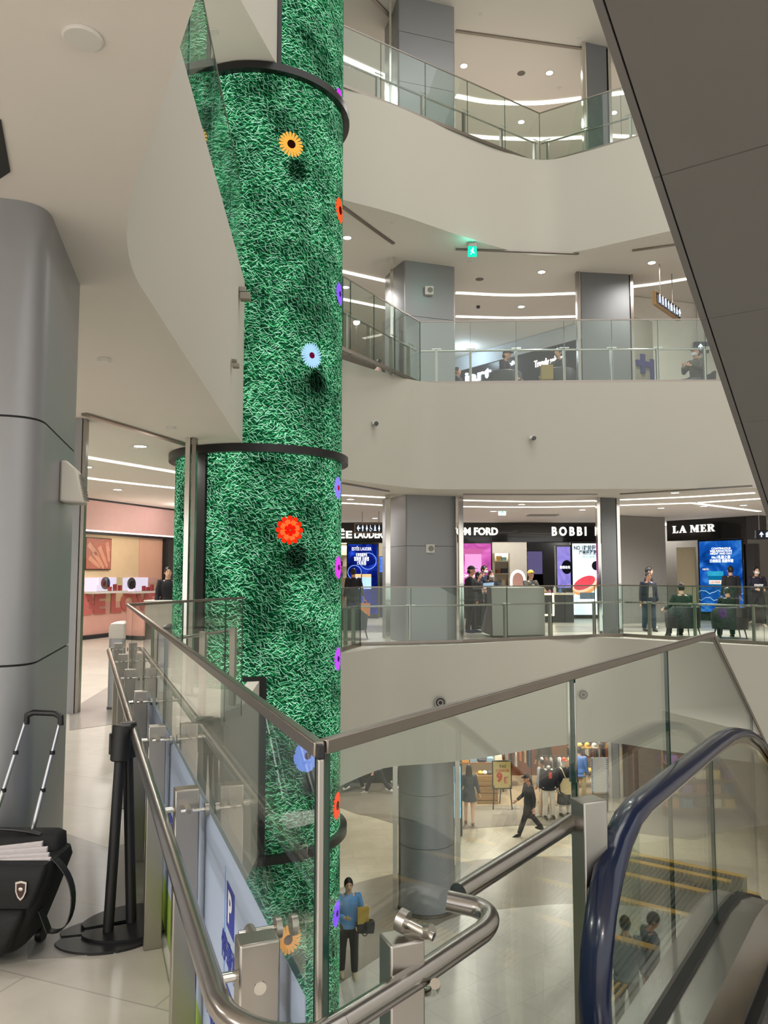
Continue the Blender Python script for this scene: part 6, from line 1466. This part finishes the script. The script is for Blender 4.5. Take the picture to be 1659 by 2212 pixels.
# ================================================================== people
skin_m = mat('skin', '#c9967a', .55, vary=.05); skin2 = mat('skin_pale', '#d8ac92', .55, vary=.05); hair_m = mat('hair_black', '#100e0e', .45); hair_b = mat('hair_brown', '#3c1f18', .45)
mask_m = mat('mask_white', '#dfe3e6', .7); eye_m = mat('eye_dark', '#120c0a', .3); lip_m = mat('lip', '#8d4a44', .5)
def fabric(c): return mat('fabric_'+c[1:], c, .85, vary=.10, scale=18, bump=.08)
def person(label, x, y, z, face, H=1.68, leg=((0, 0, 3), (0, 0, 3)), arm=((0, 8, 12), (0, 8, 12)), lean=0, top='#1a1a1e', bottom='#1a1b22', shoe='#26262a',
           hem=None, hair='short', hairm=None, mask=False, glasses=False, cap=None, seat=None, sleeve=1.0, skirt=None, yaw=0, nod=0, female=False, skin=None, fat=1.0, shirt=None, print_=None, cat='person', bodym=None, trousers=True, vest=None, headless=False):
    """one figure: a continuous remeshed body; garments, hair and shoes as parts. Local -y is forward"""
    sk = bodym or skin or skin_m
    t = thing('person' if cat == 'person' else cat, label, cat, (x, y, z), R(face))
    RZ = Matrix.Translation((x, y, z)) @ Matrix.Rotation(R(face), 4, 'Z')
    hip = seat if seat is not None else None
    la = R(lean); cl, slx = math.cos(la), math.sin(la)
    shw = (.098 if female else .108)*H*(fat**.5); TH, SHK = .245*H, .24*H
    def legpts(i):
        a, k, ab = leg[i]; sg = 1 if i == 0 else -1; a, k, ab = R(a), R(k), R(ab)
        h = Vector((sg*.050*H, 0, 0)); kn = h+Vector((sg*math.sin(ab), -math.sin(a)*math.cos(ab), -math.cos(a)*math.cos(ab)))*TH
        b = a-k; an = kn+Vector((sg*math.sin(ab)*.3, -math.sin(b), -math.cos(b)))*SHK
        return h, kn, an, b
    lp_ = [legpts(0), legpts(1)]
    low = min(q_[2].z for q_ in lp_)-.042*H
    hz_ = seat if seat is not None else -low
    O = Vector((0, 0, hz_))
    def TW(p): p = Vector(p); return Vector((p.x, p.y*cl-p.z*slx, p.z*cl+p.y*slx))      # torso leans forward
    W = lambda p: RZ @ (O+Vector(p))
    tors = [(-.060, .050, .048, .004), (-.03, .086, .064, .004), (.02, .094*(1.03 if female else .98), .070, .006), (.09, .078*(.92 if female else 1.04), .058, 0), (.16, .086, .064, -.002), (.22, .094, .066, -.002), (.262, .098, .060, .002), (.288, .080, .05, .004), (.305, .045, .04, .004)]
    def torso(mb, k=1.0, add=0.0, z0=None, z1=None, rows=None):
        rg_ = []
        for zf, w, d, yo in rows or tors:
            if z0 is not None and zf < z0-1e-6: continue
            if z1 is not None and zf > z1+1e-6: continue
            rg_.append([W(TW(((w*H*fat*k+add)*math.cos(q_), yo*H+(d*H*fat*k+add)*math.sin(q_), zf*H))) for q_ in [2*math.pi*j/20 for j in range(20)]])
        return mb.loft(rg_)
    def armpts(i):
        a, ab, el = arm[i][:3]; inw = arm[i][3] if len(arm[i]) > 3 else 0; sg = 1 if i == 0 else -1; a, ab, el, inw = R(a), R(ab), R(el), R(inw)
        s = Vector((sg*shw, .004*H, .272*H)); u = Vector((sg*math.sin(ab)*math.cos(a), -math.sin(a), -math.cos(a)*math.cos(ab))).normalized()
        e = s+u*.168*H; b = a+el; f_ = Vector((sg*(math.sin(ab)*math.cos(b)-math.sin(inw)), -math.sin(b)*math.cos(inw), -math.cos(b)*math.cos(ab))).normalized()
        return TW(s), TW(e), TW(e+f_*.142*H), (TW(e+f_*.142*H)-TW(e)).normalized()
    ap = [armpts(0), armpts(1)]
    # ---- body
    mb = MB(); torso(mb)
    hy = R(yaw); HB = TW((0, -.006*H, .318*H)); HM = Matrix.Rotation(hy, 3, 'Z') @ Matrix.Rotation(R(nod)+la, 3, 'X')
    Hd = lambda p: W(HB+HM @ (Vector(p)*H))
    RM = RZ.to_3x3() @ HM
    mb.tube([W(TW((0, .004*H, .28*H))), W(TW((0, .002*H, .31*H))), Hd((0, 0, .03))], [.036*H, .032*H, .032*H], 14)
    if not headless:
        mb.ell(Hd((0, -.004, .088)), (.044*H, .055*H, .064*H), RM, 18, 14); mb.ell(Hd((0, -.020, .050)), (.034*H, .036*H, .036*H), RM, 14, 10)
        mb.ell(Hd((0, -.060, .070)), (.008*H, .011*H, .013*H), RM, 8, 6)
        for s_ in (-1, 1): mb.ell(Hd((s_*.045, .002, .076)), (.006*H, .012*H, .018*H), RM, 8, 6)
    for i in (0, 1):
        h, kn, an, b = lp_[i]; md = h.lerp(kn, .5)
        mb.tube([W(h+Vector((0, 0, .03*H))), W(h), W(md), W(kn), W(kn.lerp(an, .3)+Vector((0, .006*H, 0))), W(an)], [q_*H*(.8+.2*fat) for q_ in (.048, .050, .044, .031, .033, .020)], 14)
        fd = Vector((0, -math.cos(b*.5), -math.sin(b)*.6-.03)).normalized(); 
        mb.tube([W(an+Vector((0, .018*H, -.02*H))), W(an+fd*.04*H+Vector((0, 0, -.018*H))), W(an+fd*.105*H+Vector((0, 0, -.028*H)))], [.022*H, .023*H, .014*H], 12)
        s, e, w_, fdir = ap[i]
        mb.tube([W(s.lerp(TW((0, 0, .26*H)), .3)), W(s), W(s.lerp(e, .5)), W(e), W(e.lerp(w_, .4)), W(w_)], [q_*H for q_ in (.034, .033, .027, .0225, .0215, .0145)], 12)
    hands = []
    for i in (0, 1):
        s, e, w_, fdir = ap[i]; sg = 1 if i == 0 else -1
        side = Vector((0, -1, 0)) if abs(fdir.z) > .7 else Vector((sg*-.2, 0, 1)); side = (side-fdir*side.dot(fdir)).normalized(); nrm = fdir.cross(side).normalized()*(-sg)
        pc = w_+fdir*.030*H; M_ = Matrix((side, nrm, fdir)).transposed(); mb.ell(W(pc), (.021*H, .0115*H, .030*H), RZ.to_3x3() @ M_, 12, 8)
        for j, (o_, ln) in enumerate(((.015, .036), (.0052, .042), (-.0052, .040), (-.015, .032))):
            a_ = pc+fdir*.022*H+side*o_*H; b_ = a_+(fdir*.95-nrm*.28*(-1)).normalized()*ln*.55*H+side*o_*.25*H; c_ = b_+(fdir*.7+nrm*.7).normalized()*ln*.45*H
            mb.tube([W(a_), W(b_), W(c_)], [.0062*H, .0056*H, .0045*H], 8)
        a_ = pc-fdir*.010*H+side*.016*H; b_ = a_+(side*.8+fdir*.6+nrm*.2).normalized()*.022*H; mb.tube([W(a_), W(b_), W(b_+(fdir*.9+nrm*.3).normalized()*.018*H)], [.0075*H, .0065*H, .005*H], 8)
    obj('body', mb, sk, t, remesh=.0115)
    # ---- garments
    add = .012
    if top:
        mb = MB()
        if hem is not None and seat is None: rows = [(-hem, .105*(1.05 if female else 1), .080, .004), (-hem*.5, .102, .078, .004)]+[r_ for r_ in tors if r_[0] >= -.031][:-1]
        else: rows = [r_ for r_ in tors if r_[0] >= -.031][:-1]
        torso(mb, 1.02, add+.006, rows=rows)
        mb.tube([W(TW((0, .004*H, .285*H))), W(TW((0, .004*H, .312*H)))], [.062*H, .042*H], 16)
        for i in (0, 1):
            s, e, w_, fdir = ap[i]; pts_ = [s.lerp(TW((0, 0, .26*H)), .3), s, s.lerp(e, .5), e]; rs = [.043*H, .044*H, .036*H, .030*H]
            if sleeve > .6: pts_ += [e.lerp(w_, .5), e.lerp(w_, .92)]; rs += [.028*H, .023*H]
            mb.tube([W(p) for p in pts_], [q_*(.8+.2*fat)+.003 for q_ in rs], 14)
        jk = obj('vest' if vest else 'jacket' if hem else 'shirt', mb, fabric(top), t, remesh=.0125)
        if shirt: obj('shirt_front', MB().loft([[W(TW((xx*H*wk, (-.071*fat)*H-.016+yy+((zf-.16)**2)*.6*H, zf*H))) for xx, yy in ((-.03, .0), (.03, 0), (.03, .03), (-.03, .03))] for zf, wk in ((.02, 1.15), (.1, 1.1), (.18, 1), (.25, .7))]), fabric(shirt), t)
        if print_:
            c_ = W(TW((0, -.066*H*fat-.034, .17*H))); fd = RZ.to_3x3() @ Vector((1, 0, 0))
            text('shirt_print', print_, .12, mask_m, c_, facing(fd), t, .004, bold=.006, width=.26)
    if skirt:
        z0_, w_ = skirt; torso(MB(), 1) ; mb = MB(); torso(mb, 1.0, .02, rows=[(-z0_, w_, w_*.8, .0), (-z0_*.5, .105, .082, .002), (0, .096, .072, .005), (.07, .085, .064, .002)]); obj('skirt', mb, fabric(bottom), t, remesh=.0125)
    elif trousers:
        mb = MB(); torso(mb, 1.0, .011, rows=tors[0:4])
        for i in (0, 1):
            h, kn, an, b = lp_[i]; md = h.lerp(kn, .5)
            mb.tube([W(h+Vector((0, 0, .02*H))), W(h), W(md), W(kn), W(kn.lerp(an, .5)), W(kn.lerp(an, .97))], [q_*H*(.8+.2*fat)+.012 for q_ in (.049, .052, .047, .037, .035, .029)], 16)
        obj('trousers', mb, fabric(bottom), t, remesh=.0125)
    if shoe:
        for i in (0, 1):
            h, kn, an, b = lp_[i]; fd = Vector((0, -math.cos(b*.5), -math.sin(b)*.6-.03)).normalized(); mb = MB()
            mb.tube([W(an+Vector((0, .030*H, -.018*H))), W(an+Vector((0, .005*H, -.012*H))), W(an+fd*.05*H+Vector((0, 0, -.018*H))), W(an+fd*.105*H+Vector((0, 0, -.026*H))), W(an+fd*.122*H+Vector((0, 0, -.03*H)))], [.018*H, .028*H, .027*H, .019*H, .010*H], 14)
            obj('shoe', mb, fabric(shoe), t)
    if headless: return t
    hm = hairm or hair_m
    def halfhead(rx, ry, rz, cen, cutz, front, n=22, m=12):
        # shell over the skull: rows from the crown down; the front stops at the hair line
        rg_ = []
        for i in range(m+1):
            row = []
            for j in range(n):
                q_ = 2*math.pi*j/n; fr_ = max(0, -math.sin(q_)); lo = cutz*(1-fr_)+front*fr_
                el = math.pi/2-(math.pi/2-lo)*i/m
                row.append(Hd((cen[0]+rx*max(math.cos(el), .02)*math.cos(q_), cen[1]+ry*max(math.cos(el), .02)*math.sin(q_), cen[2]+rz*math.sin(el))))
            rg_.append(row)
        return MB().loft(rg_)
    if cap:
        cp = obj('cap', halfhead(.050, .062, .062, (0, -.002, .098), .05, .2), fabric(cap), t)
        bm_ = MB().slab([Hd((.044*math.cos(q_), -.045-.055*max(0, math.sin(q_)), .112+.0*q_)) for q_ in [math.pi*k/12 for k in range(13)]], RM @ Vector((0, 0, .006*H))); obj('cap_brim', bm_, fabric(cap), cp)
    if hair:
        if not cap or hair == 'long': obj('hair', halfhead(.0485, .0605, .0665, (0, .000, .092), -.75, .55) if hair != 'bald' else MB().ell(Hd((0, .03, .08)), (.02, .02, .02)), hm, t)
        elif cap: obj('hair', MB().ell(Hd((0, .022, .068)), (.046*H, .040*H, .036*H), RM, 14, 8), hm, t)
        if hair == 'long':
            lh = MB().loft([[Hd((w*math.cos(q_), yo+d*math.sin(q_), z_)) for q_ in [2*math.pi*k/14 for k in range(14)]] for z_, w, d, yo in ((.11, .047, .04, .018), (.05, .054, .036, .024), (-.02, .058, .03, .040), (-.10, .055, .024, .050), (-.16, .035, .016, .052))]); obj('long_hair', lh, hm, t)
        if hair == 'bun': obj('hair_bun', MB().ell(Hd((0, .062, .11)), (.022*H, .022*H, .022*H), RM, 12, 8), hm, t)
    for s_ in (-1, 1): obj('eye', MB().ell(Hd((s_*.018, -.0545, .090)), (.0065*H, .003*H, .0035*H), RM, 10, 6), eye_m, t)
    for s_ in (-1, 1): obj('eyebrow', MB().ell(Hd((s_*.018, -.0545, .102)), (.010*H, .003*H, .002*H), RM, 8, 5), hm, t)
    if mask: obj('face_mask', MB().ell(Hd((0, -.030, .055)), (.040*H, .040*H, .030*H), RM, 16, 10), mask_m, t)
    else: obj('mouth', MB().ell(Hd((0, -.0545, .046)), (.012*H, .004*H, .0035*H), RM, 10, 6), lip_m, t)
    if glasses:
        gm = MB()
        for s_ in (-1, 1): gm.tube([Hd((s_*.019+.015*math.cos(q_), -.060, .088+.012*math.sin(q_))) for q_ in [2*math.pi*k/12 for k in range(13)]], .0016*H, 5)
        obj('glasses', gm, black, t)
    return t
def stand(px, py): p = P(px, py, 0); return p.x, p.y
def ground(px, py): p = P(px, py, G); return p.x, p.y
WALK = ((24, 8, 2), (-20, 22, 2)); SIT = ((82, 82, 8), (84, 80, 8))
# ---- our storey, far side
x, y = stand(763, 1352); person('person seen from behind in dark jacket and blue jeans, holding an orange bag', x, y, 0, 188, 1.68, arm=((0, 8, 10), (5, 14, 8)), bottom='#2f3d56', hem=.10)
bx_, bz_ = x+.34, .62
ob = thing('shopping_bag', 'bright orange shopping bag in the hand of the person with jeans', 'bag', (bx_, y-.1, .42))
obj('body', MB().loft([[Vector((bx_+sx*w_, y-.1+sy*.06, z_)) for sx, sy in ((-1, -1), (1, -1), (1, 1), (-1, 1))] for z_, w_ in ((.30, .15), (.66, .16))]), mat('bag_orange', '#e08a1e', .6), ob)
for sy in (-.05, .05): obj('handle', MB().tube(bezier((bx_-.06, y-.1+sy, .66), (bx_, y-.1+sy, .86), (bx_+.06, y-.1+sy, .66), 8), .008, 6), mat('bag_orange', '#e08a1e', .6), ob)
x, y = stand(1018, 1367); person('stout person in black sweatshirt and black cap in profile left of the desk', x, y, 0, 78, 1.73, leg=((6, 4, 3), (-4, 4, 3)), arm=((10, 8, 70), (15, 10, 80, 10)), top='#15161a', bottom='#15161a', cap='#0e0e10', fat=1.25, hem=.06, shoe='#2b3550')
x, y = stand(1034, 1358); person('person half hidden between the black cap and the masked person, long dark hair', x, y, 0, 60, 1.58, top='#23242b', bottom='#1c1d24', hair='long', female=True, hem=.05)
x, y = stand(1046, 1352); person('tall person in dark blue suit with white mask behind the queue at the desk', x, y, 0, 55, 1.76, top='#1a2036', bottom='#171b2a', mask=True, hem=.10, glasses=True)
x, y = stand(1061, 1359); person('person with reddish long hair and white mask reading a blue leaflet at the desk', x, y, 0, 15, 1.62, arm=((25, 10, 85, 15), (30, 8, 80, 15)), top='#1c1a20', bottom='#22232b', hair='long', hairm=hair_b, mask=True, female=True, nod=10, skin=skin2)
lf = PY(1054, 1266, y-.38); solo('leaflet', MB().slab([lf+Vector((-.15, 0, -.20)), lf+Vector((.12, -.03, -.16)), lf+Vector((.17, 0, .10)), lf+Vector((-.12, .03, .08))], (0, .006, 0)), mat('leaflet_blue', '#9cc4e6', .6), 'pale blue leaflet held open beside the information desk', 'leaflet')
x, y = at_px(1146, 19.9, 1.2).x, 19.9; person('person in yellow beanie and grey cardigan sitting behind the information desk', x, y, 0, 25, 1.62, top='#56574f', bottom='#2a2b30', shirt='#e6e6e4', cap='#d8b24c', hair='short', female=True, skin=skin2, arm=((30, 10, 60, 10), (30, 10, 60, 10)))
x, y = stand(1404, 1357); person('young person in black top behind the one in the navy jacket', x, y, 0, 75, 1.72, top='#22222a', bottom='#3a4250', hem=.05, skin=skin2, shoe='#c8c8c4')
x, y = stand(1403, 1364); person('smiling person in navy jacket, glasses and patterned blouse before the grey partition', x, y, 0, 5, 1.58, top='#1c2436', bottom='#1d3648', shirt='#9a968c', hair='short', glasses=True, female=True, hem=.08, fat=1.15, leg=((4, 4, 4), (-4, 4, 3)))
person('person in dark green coat sitting in the left armchair, seen from behind', CH1[0], CH1[1]-.02, 0, 186, 1.70, leg=SIT, seat=.50, lean=4, top='#1d3026', bottom='#1d2026', fat=1.15, arm=((30, 14, 50), (30, 14, 50)), skin=skin2)
person('dark clothed person sitting low in the right armchair, seen from behind', CH2[0], CH2[1]-.02, 0, 170, 1.60, leg=SIT, seat=.47, lean=12, top='#131316', bottom='#15151a', fat=1.1, nod=12, arm=((35, 10, 60), (35, 10, 60)))
x, y = stand(1582, 1352); person('person in black standing before the ocean blue screen, seen from behind', x, y, 0, 178, 1.75, top='#141519', bottom='#15161b', hem=.05)
x, y = stand(1638, 1353); person('person in white mask walking in a navy sweatshirt with white lettering', x, y, 0, -5, 1.74, leg=((14, 8, 2), (-12, 16, 2)), arm=((12, 10, 70, 30), (10, 10, 75, 30)), top='#17182a', bottom='#17181d', mask=True, print_='mow', shoe='#b8a999', skin=skin2)
x, y = at_px(362, 16.6, 1.1).x, 16.6; person('shop assistant in black sweater with white collar behind the pink shop counter', x, y, 0, 25, 1.68, top='#17151b', bottom='#5a6a80', hair='bun', female=True, skin=skin2, shirt=None, arm=((5, 10, 15), (5, 10, 15)), hem=.04)
# ---- middle storey
def mid(px, yy): v_ = at_px(px, yy, L1+.9); return v_.x, v_.y
person('dark clothed person in a black cap sitting in the left chair of the middle storey', MC[0][0], MC[0][1], L1, 60, 1.68, leg=SIT, seat=.50, lean=6, top='#1d1a22', bottom='#16171c', cap='#101014', arm=((22, 8, 45, 15), (22, 8, 45, 15)))
person('person leaning back in the chair by the wide pillar of the middle storey', MC[1][0], MC[1][1], L1, -60, 1.68, leg=SIT, seat=.50, lean=-4, top='#1b1c22', bottom='#1d2030', arm=((20, 8, 45, 15), (20, 8, 45, 15)))
person('person in cap, white mask and olive jacket sitting near the dark escalator underside', MC[2][0], MC[2][1], L1, -58, 1.72, leg=((80, 78, 8), (84, 72, 6)), seat=.52, lean=0, top='#35352a', bottom='#55575a', cap='#1c1d24', mask=True, shoe='#1a1a1c', arm=((35, 10, 75, 30), (35, 10, 75, 30)))
person('dark trousered person sitting at the right side of the broad middle storey pillar', MC[3][0], MC[3][1], L1, 70, 1.60, leg=((80, 40, 6), (78, 44, 6)), seat=.42, lean=-10, top='#16171d', bottom='#1b2030', arm=((30, 10, 50), (30, 10, 50)))
solo('bench', MB().box((MC[3][0], MC[3][1], L1+.18), (.7, .6, .36)), dark_m, 'low dark bench beside the broad middle storey pillar', 'bench', bevel=.02)
x, y = mid(817, 19.3); person('person with pale coat passing behind the slanting rail of the middle storey', x, y, L1, 95, 1.58, leg=WALK, top='#b29a90', bottom='#3a3a42', hair='bun', female=True, hem=.15)
# ---- floor below
x, y = ground(752, 2108); person('person in bright blue sweatshirt and black trousers beside the grass column below', x, y, G, 10, 1.66, top='#5f94cf', bottom='#111217', shoe='#c9b79c', cap=None, hair='short', arm=((5, 12, 60, 30), (20, 14, 75, 40)), leg=((3, 2, 3), (-3, 4, 3)), skin=skin2)
hb_ = thing('handbag', 'black handbag with a yellow parcel on the arm of the person in blue', 'bag', (x+.30, y-.18, G+.85))
obj('body', MB().loft([[Vector((x+.30+sx*w_, y-.2+sy*.07, G+z_)) for sx, sy in ((-1, -1), (1, -1), (1, 1), (-1, 1))] for z_, w_ in ((.82, .15), (.95, .17), (1.02, .14))]), fabric('#1b1b20'), hb_, bevel=.02); obj('strap', MB().tube(bezier((x+.18, y-.2, G+.98), (x+.30, y-.24, G+.55), (x+.40, y-.2, G+.98), 10), .009, 6), black, hb_)
solo('parcel', MB().box((x+.26, y-.24, G+1.12), (.20, .07, .26), .3), mat('parcel_mustard', '#a8892c', .6), 'mustard yellow parcel held above the black handbag', 'parcel')
for px, py, fc, bt, lb, lg_ in ((768, 1708, 110, '#2a2b31', 'person with striding legs nearest the green column under the far slab edge', WALK), (815, 1714, 250, '#141826', 'person with dark trousers and white shoes striding under the far slab edge', ((28, 6, 2), (-22, 20, 2))), (836, 1690, 20, '#5a4a3c', 'person with bare calves standing behind the striding pair', ((4, 2, 3), (-4, 6, 3))), (856, 1702, 80, '#1a1a1e', 'person in black trousers beside the round pillar below', ((5, 4, 3), (-3, 2, 3)))):
    x, y = ground(px, py); person(lb, x, y, G, fc, 1.68, leg=lg_, top='#8d9099', bottom=bt, shoe='#d8d6d2')
x, y = ground(1014, 1781); person('person with long black hair, denim coat and bare legs walking to the shop below', x, y, G, 172, 1.64, leg=((8, 6, 2), (-8, 14, 2)), arm=((-5, 14, 15), (5, 14, 15)), top='#39424f', bottom='#39424f', skirt=(.13, .12), hem=.12, hair='long', female=True, shoe='#7a5a4a', skin=skin2)
hb2 = thing('handbag', 'navy shoulder bag of the person in the denim coat', 'bag', (x-.24, y-.16, G+.95)); obj('body', MB().ell((x-.24, y-.16, G+.86), (.17, .07, .13)), fabric('#1b2233'), hb2); obj('strap', MB().tube([(x-.30, y-.12, G+.96), (x-.16, y-.06, G+1.34), (x-.12, y+.10, G+1.36)], .009, 6), black, hb2)
x, y = ground(1143, 1803); person('person in long black coat and black cap striding left in front of the clothes shop', x, y, G, -78, 1.66, leg=((26, 4, 2), (-22, 18, 2)), arm=((-12, 10, 20), (14, 10, 35)), top='#12141a', bottom='#111217', hem=.20, cap='#15161c', shoe='#0f0f12', nod=8)
x, y = ground(1168, 1765); person('person in grey sleeves hidden behind the one in the black coat', x+.1, y+.2, G, -70, 1.60, leg=((14, 6, 2), (-12, 14, 2)), top='#8f959c', bottom='#c8b09a', shoe='#cfc6b8', female=True)
x, y = at_px(1175, 26.0, G+.8).x, 26.0; person('person in faded jeans seen from behind at the back of the clothes shop', x, y, G, 185, 1.70, top='#3c3a2e', bottom='#5d6b7c')
x, y = at_px(1252, 24.3, G+.8).x, 24.3; person('person in bright blue shirt and khaki trousers standing by the folded clothes', x, y, G, 150, 1.66, leg=((12, 4, 6), (-6, 8, 8)), top='#5f86c9', bottom='#b79b62', hem=.06, shoe='#cdb89a')
mq = mat('mannequin_white', '#d9d2c6', .5)
x, y = ground(1188, 1770); person('headless mannequin in black jacket with orange tag and white trousers', x, y+.1, GZ, 5, 1.66, top='#16161a', bottom='#e2dcd0', shoe='#1b1b1e', bodym=mq, cat='mannequin', headless=True, hem=.05, fat=1.1)
solo('price_tag', MB().box((x+.02, y-.06, G+1.24), (.09, .01, .17)), mat('tag_orange', '#e2542a', .6), 'orange price tag on the black jacket of the mannequin', 'tag')
x, y = ground(1222, 1766); person('mannequin in dark skirt wearing a red and white cap', x, y+.15, GZ, 10, 1.64, top='#1d1d22', bottom='#20242c', skirt=(.32, .12), shoe='#1b1b1e', bodym=mq, cat='mannequin', hair=None, cap='#c8503c', female=True)
tb_ = thing('tote_bag', 'cream cloth tote bag hanging on the mannequin with the cap', 'bag', (x+.02, y-.16, G+.85)); obj('body', MB().loft([[Vector((x+.04+w_*math.cos(q_), y-.14+.08*math.sin(q_), G+z_)) for q_ in [2*math.pi*k/16 for k in range(16)]] for z_, w_ in ((.70, .10), (.76, .20), (.95, .22), (1.12, .13))]), fabric('#e0cfa6'), tb_); obj('strap', MB().tube([(x+.0, y-.16, G+1.10), (x-.10, y-.10, G+1.36), (x-.12, y+.10, G+1.38)], .014, 8), fabric('#e0cfa6'), tb_)
x, y = at_px(1351, 12.3, G+1.5).x, 12.3; person('left person of the pair seen through the escalator glass, in a grey shirt', x, y, G, 175, 1.74, top='#6d7680', bottom='#2a2c33', hem=.05)
x, y = at_px(1404, 12.5, G+1.5).x, 12.5; person('right person of the pair seen through the escalator glass, head bent forward', x, y, G, 95, 1.72, top='#5d6670', bottom='#2a2c33', nod=16, hem=.05)
finalize()
